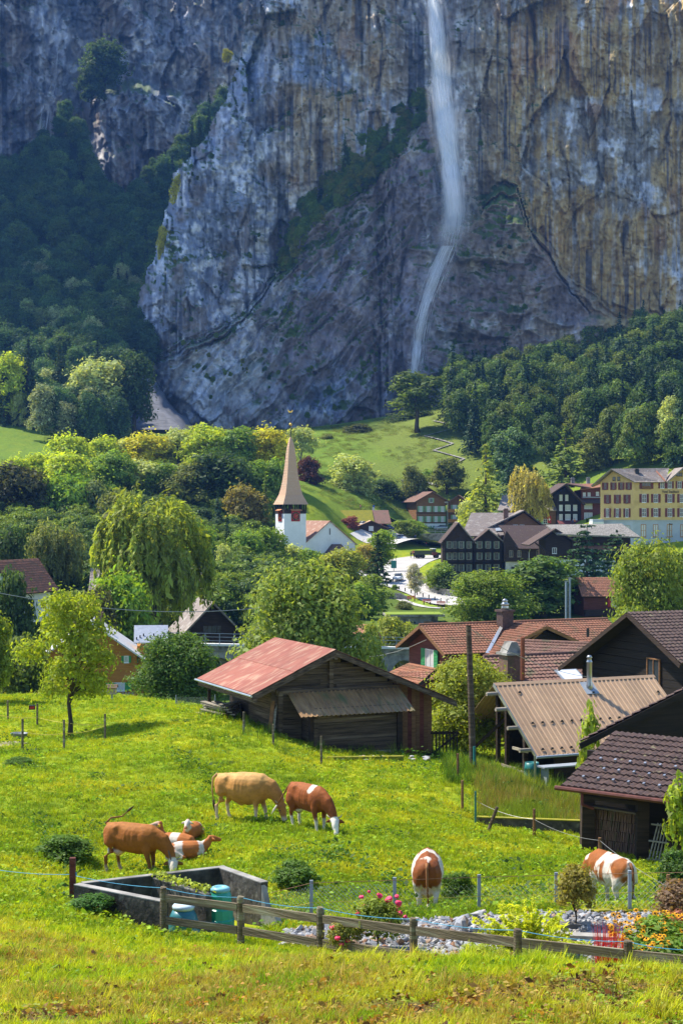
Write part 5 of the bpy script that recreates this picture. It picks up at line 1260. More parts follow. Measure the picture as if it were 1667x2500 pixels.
chimney(h1, 10.0, 5.5, 7.0, 0.6, 1.2, M_STEEL)
# brown chalet with pale green shutters
h2 = hs('brown_chalet', 1016, 1302, 476, 'brown wooden chalet with pale green shutters above the lawn', 'chalet', 0.30)
house(h2, 9.6, 9, 10.0, 2.6, 'y', (1.2, 1.4), M_BROWNWOOD, M_TILE_BROWN, 3.0, M_PLASTER, 0.2)
for zf in (0.6, 3.5, 6.6):
    for x_ in (1.4, 3.9, 6.4, 8.5)[: 4 if zf > 1 else 3]:
        window(h2, (x_, -0.03, zf), 0, 1.0, 1.7, M_WHITE, M_CURTAIN, M_PALEGREEN, 2, 2, sw=0.55)
window(h2, (4.8, -0.03, 9.4), 0, 0.9, 1.4, M_WHITE, M_GLASS, M_PALEGREEN, 2, 1)
for zf in (3.05, 6.1): MB().box(-0.15, 9.75, -0.14, -0.002, zf, zf+0.22).build('string_course', M_DARKWOOD, h2)
h2b = hs('brown_chalet_wing', 1093, 1300, 480, 'right wing of the brown chalet with wooden balconies', 'chalet', -0.12)
house(h2b, 6.5, 9, 9.2, 2.2, 'y', (1.1, 1.6), M_BROWNWOOD, M_TILE_BROWN, 2.9, M_PLASTER, 0.2)
for zf in (0.5, 3.6, 6.7): window(h2b, (2.0, -0.03, zf), 0, 1.1, 1.8, M_WHITE, M_CURTAIN, M_PALEGREEN, 2, 2, sw=0.55)
for zf in (3.0, 6.1):
    MB().box(-0.1, 6.6, -1.2, -0.01, zf, zf+0.16).build('balcony_floor', M_BROWNWOOD, h2b); MB().box(-0.1, 6.6, -1.22, -1.14, zf+0.16, zf+1.1).build('balcony_rail', M_ORANGEWOOD, h2b)
# darker chalet behind it
h3 = hs('dark_chalet', 978, 1262, 500, 'tall dark chalet half hidden behind the brown one', 'chalet', 0.30)
house(h3, 10.5, 20, 8.2, 2.9, 'y', (1.4, 2.4), M_REDWOOD, M_TILE_RED, 0, None, 0.25)
for zf in (0.6, 3.4, 6.2):
    for x_ in (1.6, 3.2): window(h3, (x_, -0.03, zf), 0, 0.8, 1.4, M_WHITE, M_CURTAIN, None, 2, 1)
for zf in (0.1, 2.8, 5.6): MB().box(-0.2, 4.6, -1.1, -0.01, zf, zf+0.14).build('balcony_floor', M_REDWOOD, h3); MB().box(-0.2, 4.6, -1.12, -1.05, zf+0.14, zf+1.0).build('balcony_rail', M_DARKWOOD, h3)
for x_ in (2, 7): chimney(h3, x_+1.5, 8, 10.6, 0.8, 1.3, M_CONC)
# house with pale roof and wooden gable, behind the golden larch
h4 = hs('pale_roof_house', 1228, 1318, 425, 'wood fronted house with pale shingle roof behind golden tree', 'house', -0.30)
house(h4, 14.5, 11, 8.6, 3.4, 'x', (1.3, 1.4), M_BROWNWOOD, M_TILE_GREY, 3.2, M_CONC, 0.25)
for x_ in (2.5, 5.5, 8.5, 11.5):
    for zf in (1.0, 4.4): window(h4, (x_, -0.03, zf), 0, 1.1, 1.3, M_WHITE, M_GLASS, M_PALEGREEN, 2, 2)
MB().beam((6.2, -1.5, 8.2), (6.9, 5.3, 12.25), 0.35, 0.1).build('roof_gutter', M_STEEL, h4)
MB().box(14.53, 15.7, 1, 8, 6.0, 7.1).build('balcony', M_ORANGEWOOD, h4)
window(h4, (14.52, 3.5, 8.0), 90, 1.0, 1.2, M_WHITE, M_GLASS, M_GREENPAINT, 2, 1)
window(h4, (14.52, 4.5, 1.2), 90, 1.1, 1.3, M_WHITE, M_GLASS, M_TEALPAINT, 2, 1)
fl_ = frame('flag', tuple(P(1340, 1268, 409)), 0.2, 'small red flag with white cross on the pale roofed house', 'flag')
MB().box(-0.5, 0.5, -0.02, 0.02, -1.0, 0.9).build('cloth', M_RED, fl_); MB().box(-0.1, 0.1, -0.04, -0.021, -0.4, 0.4).build('cross', M_WHITE, fl_); MB().box(-0.3, -0.101, -0.04, -0.021, -0.1, 0.1).build('cross', M_WHITE, fl_); MB().box(0.101, 0.3, -0.04, -0.021, -0.1, 0.1).build('cross', M_WHITE, fl_)
# red-brown guesthouse with white windows
h5 = hs('red_brown_guesthouse', 1362, 1297, 418, 'dark and red brown timber guesthouse with white windows beside hotel', 'house', 0.10)
k = 418/F
MB().box(0.2, 12.6, 0.3, 9, -1.5, 2.0).build('ground_floor', M_CONC, h5)
MB().prism([(0, 0, 2.002), (6.2, 0, 2.002), (6.2, 0, 7.8), (2.2, 0, 12.0), (-2.0, 0, 9.4), (0, 0, 8.6)], (0, 9, 0)).build('dark_wall', M_BLACKWOOD, h5)
MB().prism([(6.2, -0.4, 2.002), (13.2, -0.4, 2.002), (13.2, -0.4, 12.2), (6.2, -0.4, 11.0)], (0, 8, 0)).build('red_wall', M_REDWOOD, h5)
slab((7.0, -2.0, 7.2), (7.0, 9.5, 7.2), (1.6, 9.5, 12.8), (1.6, -2.0, 12.8), 0.3).build('roof', M_TILE_DARK, h5)
slab((-3.2, -2.0, 9.6), (-3.2, 9.5, 9.6), (1.6, 9.5, 12.8), (1.6, -2.0, 12.8), 0.3).build('roof', M_TILE_DARK, h5)
slab((1.7, -1.8, 12.85), (9, -1.8, 11.6), (13.5, 8, 12.9), (1.7, 8, 13.0), 0.25).build('roof', M_TILE_BROWN, h5)
slab((5.4, -1.9, 11.2), (13.5, -1.9, 12.2), (13.5, 1.0, 13.0), (7.0, 1.0, 12.8), 0.2).build('roof', M_TILE_RED, h5)
slab((6.0, -2.0, 7.6), (13.5, -2.0, 7.6), (13.5, -0.3, 8.8), (6.0, -0.3, 8.8), 0.2).build('lower_roof', M_TILE_DARK, h5)
slab((-0.3, -2.2, 2.0), (13.5, -2.2, 2.0), (13.5, 0.0, 2.9), (-0.3, 0.0, 2.9), 0.15).build('porch_roof', M_MAROON, h5)
for x_, w_, zf, h_ in ((0.7, 0.9, 3.0, 1.6), (2.6, 1.4, 3.0, 1.6), (4.6, 1.1, 3.0, 1.6), (0.7, 0.9, 5.5, 1.6), (2.6, 1.4, 5.5, 1.6), (4.6, 1.1, 5.5, 1.6), (0.7, 0.8, 8.2, 1.6), (2.3, 0.8, 8.2, 1.6)):
    window(h5, (x_, -0.02, zf), 0, w_, h_, M_WHITE, M_CURTAIN, None, 2, 1)
for x_, zf, w_ in ((8.1, 3.3, 2.2), (12.2, 3.3, 1.4), (8.1, 6.0, 2.2), (12.4, 6.0, 1.2), (7.0, 9.4, 0.8), (8.3, 9.4, 0.8), (10.6, 9.6, 0.8), (12.4, 9.6, 0.8)):
    window(h5, (x_, -0.42, zf), 0, w_, 1.7 if zf < 9 else 1.0, M_WHITE, M_CURTAIN, None, 3 if w_ > 1.5 else 2, 1)
MB().box(6.3, 13.2, -1.3, -1.2, 9.0, 9.25).build('balcony_rail', M_GREYPAINT, h5)
chimney(h5, 5.2, 5, 12.6, 0.9, 1.6, M_CONC); chimney(h5, 9.5, 5, 12.6, 0.9, 1.7, M_CONC)
slab((1.2, -3.2, 0.9), (4.6, -3.2, 0.9), (5.0, -0.2, 2.0), (1.2, -0.2, 2.0), 0.06).build('awning', M_WHITE, h5)
# ================================================================ the hotel
ho = hs('hotel', 1545, 1345, 372, 'large yellow hotel with maroon shutters and grey blue ground floor', 'hotel', 0.0)
k = 372/F
rzR, rzL = 0.16, 0.0
wR = 17.0; zY = (1345-1271)*k; zE = (1345-1176)*k; zTop = (1345-1144)*k
# right wing front (x 0..wR), left wing facing left-front (gable)
wl = 8.3; la = math.radians(-30)       # left facade runs back to the left
ux, uy = -math.cos(la), -math.sin(la)     # direction of the left facade, away from the corner
def LF(t, off=0.0): return Vector((ux*t-uy*off*1.0, uy*t+ux*off, 0))
nL = Vector((-uy, ux, 0));  nL = nL if nL.y < 0 else -nL
Lc = Vector((ux*wl, uy*wl, 0))
bkv = Vector((0, 12, 0))
def wallpoly(z0, z1): return [Vector((0, 0, z0)), Vector((wR, 0, z0)), Vector((wR, 12, z0)), Vector((Lc.x+2, 12+Lc.y, z0)), Vector((Lc.x, Lc.y, z0))]
MB().prism(wallpoly(-4, 0), (0, 0, zY+4)).build('ground_floor', M_BLUEPL, ho)
up_ = wallpoly(zY+0.003, 0); MB().prism(up_, (0, 0, zE-zY)).build('wall', M_YELLOWPL, ho)
MB().beam((0, -0.06, zY), (wR, -0.06, zY), 0.12, 0.2).build('string_course', M_BLUEPL, ho); 
a_, b_ = nL*0.06, Lc+nL*0.06
MB().beam((a_.x, a_.y, zY), (b_.x, b_.y, zY), 0.12, 0.2).build('string_course', M_BLUEPL, ho)
# left gable above the eave
gm = Lc*0.62; MB().prism([Vector((0, 0, zE)), Vector((Lc.x, Lc.y, zE)), Vector((gm.x, gm.y, zTop-0.6))], (0, 5, 0)).build('gable', M_YELLOWPL, ho)
# roofs: the left roof hangs over the gable, ridge along the building
er = Vector((0.4, -1.0, zE-0.1)); 
ridgeL = Vector((gm.x, gm.y, zTop))+nL*1.5
slab(Vector((Lc.x, Lc.y, zE))+nL*1.5+Lc.normalized()*1.9-Vector((0, 0, 0.9)), Vector((Lc.x+1, Lc.y+8, zE-0.9))+Lc.normalized()*1.9, Vector((1.0, 8, zTop)), ridgeL, 0.3).build('roof', M_TILE_GREY, ho)
slab(er+Vector((-0.3, 0, 0)), Vector((7.5, -1.0, zE-0.1)), Vector((9.8, 6, zTop+0.3)), ridgeL, 0.3).build('roof', M_TILE_GREY, ho)
# right gable over the front
gx = 11.6; gz_ = (1345-1141)*k
slab(Vector((7.6, -1.3, zE-0.1)), Vector((7.6, 8, zE-0.1)), Vector((gx, 8, gz_)), Vector((gx, -1.6, gz_)), 0.3).build('roof', M_TILE_GREY, ho)
slab(Vector((16.8, -1.3, zE-0.6)), Vector((16.8, 8, zE-0.6)), Vector((gx, 8, gz_)), Vector((gx, -1.6, gz_)), 0.3).build('roof', M_TILE_GREY, ho)
MB().prism([Vector((8.2, 0, zE)), Vector((15.6, 0, zE)), Vector((gx, 0, gz_-0.5))], (0, 6, 0)).build('gable', M_YELLOWPL, ho)
MB().beam(Vector((7.45, -1.2, zE+0.05)), Vector((6.1, 5.2, zTop+0.05)), 0.4, 0.12).build('valley_gutter', M_TILE_RED, ho)
chimney(ho, 1.2, 1.8, zE+0.9, 0.9, 1.9, M_BLACK)
chimney(ho, 15.6, 5, gz_-0.6, 0.9, 1.8, M_TILE_BROWN)
window(ho, (gx-0.6, -0.02, gz_-2.1), 0, 1.4, 0.8, M_DARKWOOD, M_GLASS, None, 2, 1)
# windows: right front, two full storeys and one under the eave
for zf, xs in ((zY+0.9, (2.55, 5.35, 8.7, 11.6, 14.6)), (zY+4.3, (2.55, 5.35, 8.7, 11.6, 14.6))):
    for x_ in xs: window(ho, (x_, -0.02, zf), 0, 1.05, 2.05, M_WHITE, M_GLASS, M_MAROON, 2, 2, sw=0.6)
for x_ in (6.9, 8.7, 11.0, 13.4): window(ho, (x_, -0.02, zY+7.7), 0, 0.95, 1.7, M_WHITE, M_GLASS, M_MAROON, 2, 2, sw=0.45)
# loggia window
lg = window(ho, (3.1, -0.02, zY+7.6), 0, 2.1, 1.9, M_BROWNWOOD, M_GLASS, M_MAROON, 3, 1, sw=0.6); MB().box(-1.1, 1.1, -0.3, -0.2, -0.1, 0.7).build('rail', M_BROWNWOOD, lg)
for x_ in (2.4, 5.3, 8.6, 11.8, 14.8): window(ho, (x_, -0.02, zY-3.9), 0, 1.2, 3.0, M_ORANGEWOOD, M_CURTAIN, None, 2, 2, frame_w=0.12)
for x_ in (5.0, 9.0): window(ho, (x_, -0.02, zY-7.9), 0, 1.2, 2.2, M_ORANGEWOOD, M_GLASS, None, 2, 2, frame_w=0.12)
lrot = math.degrees(math.atan2(-uy, -ux))
def lw(t, z, w_, h_, **kw):
    p = Lc*(t)+nL*0.02; return window(ho, (p.x, p.y, z), lrot, w_, h_, **kw)
for t in (0.78, 0.48, 0.19):
    lw(t, zY+0.8, 0.75, 2.1, fm=M_WHITE, gm=M_GLASS, sh=M_MAROON, nx=2, ny=1, sw=0.5); lw(t, zY+4.1, 0.75, 2.1, fm=M_MAROON, gm=M_GLASS, sh=M_MAROON, nx=2, ny=1, sw=0.5)
    lw(t-0.03, zY-3.7, 1.0, 2.6, fm=M_PALEWOOD, gm=M_CURTAIN, nx=2, ny=2)
for t in (0.85, 0.6, 0.36, 0.14): lw(t, zY+7.4, 0.7, 1.75, fm=M_MAROON, gm=M_GLASS, sh=M_MAROON, nx=2, ny=1, sw=0.42)
for t in (0.58, 0.44): lw(t, zE+0.3, 0.7, 0.9, fm=M_DARKWOOD, gm=M_GLASS, nx=1, ny=1)
# lettering board: the hotel's own name
tx = bpy.data.curves.new('lettering', 'FONT'); tx.body = 'Hotel Staubbach'; tx.size = 0.92; tx.extrude = 0.03; tx.align_x = 'LEFT'
to = bpy.data.objects.new('tmp_text', tx); COL.objects.link(to); bpy.context.view_layer.update()
tme = bpy.data.meshes.new_from_object(to.evaluated_get(bpy.context.evaluated_depsgraph_get())); bpy.data.objects.remove(to)
lo = link('lettering', tme, M_BLACKWOOD, ho, (6.85, -0.12, zY+6.62)); lo.rotation_euler = (math.radians(90), 0, 0); lo.scale = (0.66, 1, 1)
MB().box(6.8, 10.9, -0.08, -0.002, zY+6.45, zY+7.45).build('name_board', M_YELLOWPL, ho)
# low grey annex left of the hotel and the shadowed block at right
hx = hs('hotel_annex', 1446, 1345, 374, 'flat roofed pale grey annex left of the yellow hotel', 'annex', 0.0)
MB().box(0, 2.6, 0, 5, -3, 7.6).build('wall', M_BLUEPL, hx); MB().box(-0.1, 2.65, -0.1, 5, 5.6, 7.0).build('parapet', M_PLASTER, hx)
# ================================================================ long dark building on the bend
lb = hs('long_dark_house', 1083, 1412, 332, 'long black timber house with three gables above the road bend', 'house', 0.0)
k = 332/F
def bay(x0, w_, zb, zw, za, depth=10):
    MB().prism([(x0, 0, zb), (x0+w_, 0, zb), (x0+w_, 0, zw), (x0+w_/2, 0, za), (x0, 0, zw)], (0, depth, 0)).build('wall', M_DARKWOOD, lb)
    for sg in (-1, 1):
        xe = x0+w_/2+sg*(w_/2+0.7); sl = (za-zw)/(w_/2)
        slab((xe, -1.1, zw-0.7*sl+0.15), (xe, depth, zw-0.7*sl+0.15), (x0+w_/2, depth, za+0.15), (x0+w_/2, -1.1, za+0.15), 0.2).build('roof', M_TILE_GREY if sg > 0 else M_TILE_DARK, lb)
MB().box(-0.5, 13.0, 0.1, 10, -2.5, 0.75).build('ground_floor', M_OLDPLASTER, lb)
bay(0.0, 6.2, 0.75, 8.2, 11.9); bay(6.6, 5.8, 0.75, 8.0, 10.4, 9)
# windows with grey green shutters, three storeys
M_GREYGREEN = M('grey_green_paint', (0.20, 0.24, 0.20), (0.14, 0.17, 0.15), 3, rough=0.7)
for zf in (1.5, 4.0, 6.4):
    for x_ in (1.2, 2.3, 3.7, 5.3, 7.6, 9.4, 11.2):
        window(lb, (x_, -0.02, zf), 0, 0.75, 1.5, M_PALEWOOD, M_GLASS, M_GREYGREEN, 2, 2, sw=0.28)
for zf in (0.85, 3.3, 5.7): MB().box(-0.3, 12.4, -0.5, -0.01, zf, zf+0.15).build('gallery_floor', M_BLACKWOOD, lb)
for x_ in (-0.2, 2.9, 4.6, 6.4, 8.5, 10.3, 12.3): MB().box(x_-0.1, x_+0.1, -0.5, -0.3, 0.2, 8.2).build('gallery_post', M_BLACKWOOD, lb)
# rear pale roofs and the right wing with brown roof
slab((4.0, 4, 9.0), (17, 4, 9.0), (17, 14, 14.0), (7.0, 14, 14.0), 0.25).build('roof', M_TILE_GREY, lb)
slab((12.2, 1.5, 9.2), (17, 3, 9.6), (17, 5, 10.6), (11.0, 5, 10.6), 0.2).build('roof', M_TILE_GREY, lb)
rg_ = MB(); rg_.prism([(13, 8.6, 6), (24.5, 8.6, 6), (24.5, 8.6, 9.0), (18.0, 8.6, 14.0), (13.0, 8.6, 11.0)], (0, 6, 0)); rg_.build('wall', M_BROWNWOOD, lb)
slab((25.6, 7.4, 8.6), (25.6, 16, 8.6), (18.0, 16, 14.6), (18.0, 7.4, 14.6), 0.25).build('roof', M_TILE_DARK, lb)
slab((7.5, 7.4, 9.6), (7.5, 16, 9.6), (18.0, 16, 14.6), (18.0, 7.4, 14.6), 0.25).build('roof', M_TILE_GREY, lb)
for x_ in (16.2, 17.6, 20, 22): window(lb, (x_, 8.55, 10.0 if x_ < 18 else 9.2), 0, 1.0, 1.4, M_WHITE if x_ < 18 else M_PALEWOOD, M_GLASS, None, 2, 2)
chimney(lb, 14.2, 9.5, 12.6, 1.0, 2.0, M_TILE_BROWN)
# right wing, set forward
MB().prism([(13.0, -1, 3.6), (13.0, 7, 3.6), (13.0, 7, 7.2), (13.0, 3, 11.2), (13.0, -1, 7.2)], (12.0, 0, 0)).build('wall', M_DARKWOOD, lb)
MB().box(13.05, 25.0, -0.98, 7, -3.5, 3.598).build('ground_floor', M_OLDPLASTER, lb)
A, B, C, D = (15.6, -2.0, 6.4), (25.5, -2.0, 6.4), (25.5, 3, 11.3), (11.9, 3, 11.3)
slab(A, B, C, D, 0.2).build('roof', M_TILE_DARK, lb)
MB().prism([(12.6, -1.0, 3.6), (18.0, -1.0, 3.6), (18.0, -1.0, 6.3), (15.8, -1.0, 6.6), (13.2, -1.0, 10.2), (12.6, -1.0, 8.4)], (0, -0.25, 0)).build('gable', M_DARKWOOD, lb)
for x_ in (14.2, 15.9, 20.0): window(lb, (x_, -1.27 if x_ < 18 else -1.02, 4.6), 0, 0.8, 1.4, M_PALEWOOD, M_GLASS, None, 2, 1)
for x_ in (14.6, 15.9, 17.2): window(lb, (x_, -1.0, 1.3), 0, 0.7, 1.2, M_DARKWOOD, M_GLASS, None, 1, 1)
MB().box(19.2, 20.8, -1.06, -0.98, 0.2, 2.6).build('door', M_PALEWOOD, lb); MB().tube([(18.2, -1.6, 6.3), (18.0, -1.2, 5.6), (18.0, -1.2, 0)], 0.1, 7).build('downpipe', M_STEEL, lb)
for x_ in (22.6, 24.0): MB().box(x_, x_+0.9, -1.05, -0.98, 4.4, 6.0).build('door', M_BLACKWOOD, lb)
# skylight on the pale roof
slab((11.4, 3.2, 10.1), (13.0, 3.2, 10.2), (13.0, 4.4, 10.8), (11.4, 4.4, 10.7), 0.1).build('skylight', M_GREYPAINT, lb)
# ================================================================ white-based barn right of it
wb = hs('white_base_barn', 1333, 1420, 312, 'dark gabled barn on white plaster base with stone shingle roof', 'barn', 0.05)
k = 312/F
MB().box(-0.3, 14.0, 0, 8, -3, 4.4).build('ground_floor', M_PLASTER, wb)
MB().prism([(-0.2, -0.05, 4.402), (5.0, -0.05, 4.402), (5.0, -0.05, 8.0), (1.6, -0.05, 10.2), (-0.2, -0.05, 8.6)], (0, 8, 0)).build('wall', M_DARKWOOD, wb)
slab((-3.8, -1.6, 7.4), (-3.8, 8, 7.4), (1.6, 8, 10.7), (1.6, -1.6, 10.7), 0.25).build('roof', M_TILE_DARK, wb)
slab((6.0, -1.6, 8.0), (6.0, 8, 8.0), (1.6, 8, 10.7), (1.6, -1.6, 10.7), 0.25).build('roof', M_TILE_DARK, wb)
M_STONEROOF = M('stone_shingle', (0.36, 0.33, 0.29), (0.14, 0.125, 0.11), 3.5, (1, 1, 1), 0.9, 0.9, 5)
slab((1.8, -2.0, 9.6), (18.6, -2.0, 9.0), (16.0, 3.2, 11.6), (0.5, 3.2, 11.4), 0.3).build('stone_roof', M_STONEROOF, wb)
MB().box(5.1, 17.0, -0.03, 7, 4.402, 9.0).build('wall', M_DARKWOOD, wb)
slab((6.5, -2.4, 6.3), (17, -2.4, 6.3), (17, -0.1, 7.2), (6.5, -0.1, 7.2), 0.15).build('lower_roof', M_TILE_RED, wb)
MB().tube([(-2.4, -0.9, 7.8), (-0.1, -0.3, 6.0)], 0.15, 6).build('strut', M_DARKWOOD, wb)
window(wb, (1.6, -0.08, 5.6), 0, 0.9, 1.2, M_WHITE, M_GLASS, None, 2, 1)
for x_ in (3.3, 5.2, 8.2, 9.4): window(wb, (x_, -0.02, 2.2), 0, 1.1, 1.5, M_DARKWOOD, M_GLASS, None, 2, 1)
MB().box(11.4, 13.2, -0.06, 0.0, -2, 4.4).build('door', M_CONC, wb)
# ================================================================ small houses nearer the river
h6 = hs('red_roof_cottage', 1424, 1500, 232, 'small red tiled cottage behind the right hand trees', 'cottage', 0.15)
house(h6, 6.0, 5, 3.0, 2.2, 'x', (0.6, 0.5), M_REDWOOD, M_TILE_RED, 0, None, 0.18, 12, 26)
window(h6, (4.8, -0.02, 1.1), 0, 1.1, 1.3, M_GREYPAINT, M_CURTAIN, M_RED, 2, 1)
MB().box(0, 6, -0.8, -0.1, -0.2, 0.7).build('balcony', M_DARKWOOD, h6)
h7 = hs('flat_roof_pumphouse', 948, 1545, 238, 'low grey concrete building with flat turf roof above the river', 'building', 0.06)
MB().box(0, 7.6, 0, 5, -2, 2.45).build('wall', M_CONC, h7); MB().box(-0.4, 8.6, -0.5, 5.6, 2.452, 2.75).build('roof', M_CONC, h7); MB().box(-0.2, 8.4, -0.3, 5.4, 2.752, 2.85).build('turf', M('roof_turf', (0.22, 0.30, 0.02), (0.15, 0.22, 0.02), 3), h7)
for x_ in (2.2, 3.7): window(h7, (x_, -0.02, 1.3), 0, 1.1, 0.5, M_GREYPAINT, M_GLASS, None, 2, 1, sill=False)
window(h7, (6.1, -0.02, 0.6), 0, 1.3, 1.1, M_ORANGEWOOD, M_GLASS, None, 1, 1, sill=False); MB().box(0.7, 1.2, -0.05, 0.0, -1, 1.6).build('door', M_BLACKWOOD, h7)
h8 = hs('small_red_roof_hut', 895, 1582, 176, 'tiny white hut with red roof beyond the railway bridge', 'hut', 0.5)
house(h8, 1.4, 3.0, 1.5, 0.9, 'y', (0.5, 0.5), M_PLASTER, M_TILE_RED, 0, None, 0.12)
h9 = hs('gabled_station_house', 455, 1582, 196, 'pale shingled gable house behind the left end of the bridge', 'house', 0.55)
house(h9, 6.6, 10, 2.2, 3.4, 'y', (0.9, 1.0), M_DARKWOOD, M_TILE_GREY, 0, None, 0.2)
bpy.data.objects[h9.name].rotation_euler.z = 0.25
window(h9, (3.3, -0.02, 1.8), 0, 2.4, 1.0, M_DARKWOOD, M_GLASS, None, 4, 1)
h10 = hs('brick_red_roof_house', 540, 1560, 225, 'red tiled roof peeking out right of the pale gable house', 'house', 0.35)
house(h10, 5, 8, 2.0, 2.4, 'y', (0.7, 0.8), M_PLASTER, M_TILE_RED, 0, None, 0.2)
h11 = hs('roof_behind_willow', 235, 1490, 222, 'pale brown shingle roof half hidden behind the weeping willow', 'house', 0.1)
house(h11, 14, 9, 3.2, 2.4, 'x', (1.0, 1.0), M_BROWNWOOD, M_TILE_GREY, 0, None, 0.2, 14, 40)
h12 = hs('left_edge_house', -45, 1500, 196, 'house with steep red brown roof at the left picture edge', 'house', -0.35)
house(h12, 4.6, 9, 3.6, 3.0, 'y', (0.9, 0.8), M_PLASTER, M_TILE_RED, 0, None, 0.2, 14, 30)
# ================================================================ orange house
oh = hs('orange_house', 112, 1702, 148, 'orange wooden house with light grey roof and green shutters', 'house', 0.12)
house(oh, 8.6, 7, 4.0, 3.0, 'y', (1.1, 1.3), M_ORANGEWOOD, M('pale_fibre_slate', (0.50, 0.50, 0.50), (0.40, 0.40, 0.41), 3, rough=0.6), 0, None, 0.14)
for x_, zf, w_, h_ in ((5.6, 0.5, 1.0, 0.75), (6.8, 0.5, 1.3, 0.8), (4.2, 3.4, 0.9, 0.9), (5.4, 3.4, 0.9, 0.9)): window(oh, (x_, -0.02, zf), 0, w_, h_, M_WHITE, M_CURTAIN, M_GREENPAINT, 2, 1)
window(oh, (8.62, 1.5, 3.1), 90, 0.5, 0.6, M_WHITE, M_CURTAIN, M_GREENPAINT, 1, 1)
w_ = window(oh, (7.6, -0.02, 3.2), 0, 0.45, 0.65, M_WHITE, M_CURTAIN, M_GREENPAINT, 1, 1)
rr_ = MB(); rr_.prism([(8.6, 2.0, 0), (8.6, 6.0, 0), (8.6, 6.0, 4.6), (8.6, 4.0, 5.4), (8.6, 2.0, 4.6)], (2.4, 0, 0)); rr_.build('wing', M_ORANGEWOOD, oh)
slab((8.3, 1.2, 5.0), (11.6, 1.2, 5.0), (11.6, 3.6, 6.5), (8.3, 3.6, 6.5), 0.12).build('wing_roof', M_STEEL, oh)
for i in range(9): MB().box(8.5+0.33*i, 8.62+0.33*i, 1.6+0.25*(i % 3), 1.7+0.25*(i % 3), 5.3, 5.5+0.15*(i % 3)).build('snow_hook', M_BLACK, oh)
chimney(oh, 4.9, 2.4, 6.8, 0.7, 1.0, M_TILE_BROWN)
for i in range(14): MB().box(4.2+0.3*i, 4.42+0.3*i, -1.6, -1.55, -0.3, 0.55).build('picket', M_PALEWOOD, oh)
# ================================================================ railway bridge over the river
br = frame('railway_bridge', tuple(P(430, 1640, 165)), 0.0, 'grey concrete railway bridge with steel railing crossing behind the barn', 'bridge')
k = 165/F
b0, b1 = P(395, 1574, 165)-Vector(br.location), P(1030, 1585, 178)-Vector(br.location)
dr = (b1-b0).normalized(); nb_ = Vector((-dr.y, dr.x, 0))
MB().prism([b0+Vector((0, 0, -0.55)), b1+Vector((0, 0, -0.55)), b1, b0], nb_*4).build('deck', M_CONC, br)
MB().prism([b0-nb_*0.35+Vector((0, 0, -0.02)), b1-nb_*0.35+Vector((0, 0, -0.02)), b1-nb_*0.35+Vector((0, 0, 0.22)), b0-nb_*0.35+Vector((0, 0, 0.22))], nb_*0.8).build('parapet_beam', M_PLASTER, br)
# spandrel wall with arches
for i in range(7):
    t0, t1 = i/7, (i+1)/7; a, b = b0.lerp(b1, t0), b0.lerp(b1, t1)
    poly = [a+Vector((0, 0, -7)), a+dr*0.6+Vector((0, 0, -7))]
    span = (b-a).length-1.2
    for q in range(9): an = math.pi*(1-q/8); poly.append(a+dr*(0.6+span/2+span/2*math.cos(an))+Vector((0, 0, -3.2+1.9*math.sin(an))))
    poly += [b-dr*0.6+Vector((0, 0, -7)), b+Vector((0, 0, -7)), b+Vector((0, 0, -0.552)), a+Vector((0, 0, -0.552))]
    MB().prism([p+nb_*0.2 for p in poly], nb_*3.6).build('arch', M_CONC, br)
for i in range(20):
    p = b0.lerp(b1, i/19); MB().box(p.x-0.04, p.x+0.04, p.y-0.3, p.y-0.22, p.z+0.2, p.z+1.35).build('railing_post', M_GREYPAINT, br)
for h_ in (0.55, 0.95, 1.32): MB().tube([b0+Vector((0, -0.26, h_)), b1+Vector((0, -0.26, h_))], 0.03, 6).build('railing_rail', M_GREYPAINT, br)
for px, pt in ((632, 1478), ):
    q = P(px, 1590, 160); t = P(px, pt, 160); e = frame('catenary_mast', tuple(q), 0, 'grey steel mast rising beside the railway bridge', 'mast'); h_ = t.z-q.z
    MB().tube([(0, 0, 0), (0, 0, h_)], [0.14, 0.11], 8).build('pole', M_STEEL, e); MB().box(-0.2, 0.3, -0.05, 0.05, h_-0.4, h_-0.25).build('bracket', M_BLACK, e)
for px, pt, lab in ((1381, 1420, 'left one of two close steel masts before the white based barn'), (1390, 1412, 'right one of two close steel masts before the white based barn')):
    q = P(px, 1520, 200); t = P(px, pt, 200); e = frame('steel_mast', tuple(q), 0, lab, 'mast', 'twin steel masts'); h_ = t.z-q.z
    MB().tube([(0, 0, -3), (0, 0, h_)], 0.14, 8).build('pole', M_GREYPAINT, e); MB().box(-0.18, 0.18, -0.18, 0.18, h_, h_+0.1).build('cap', M_STEEL, e)
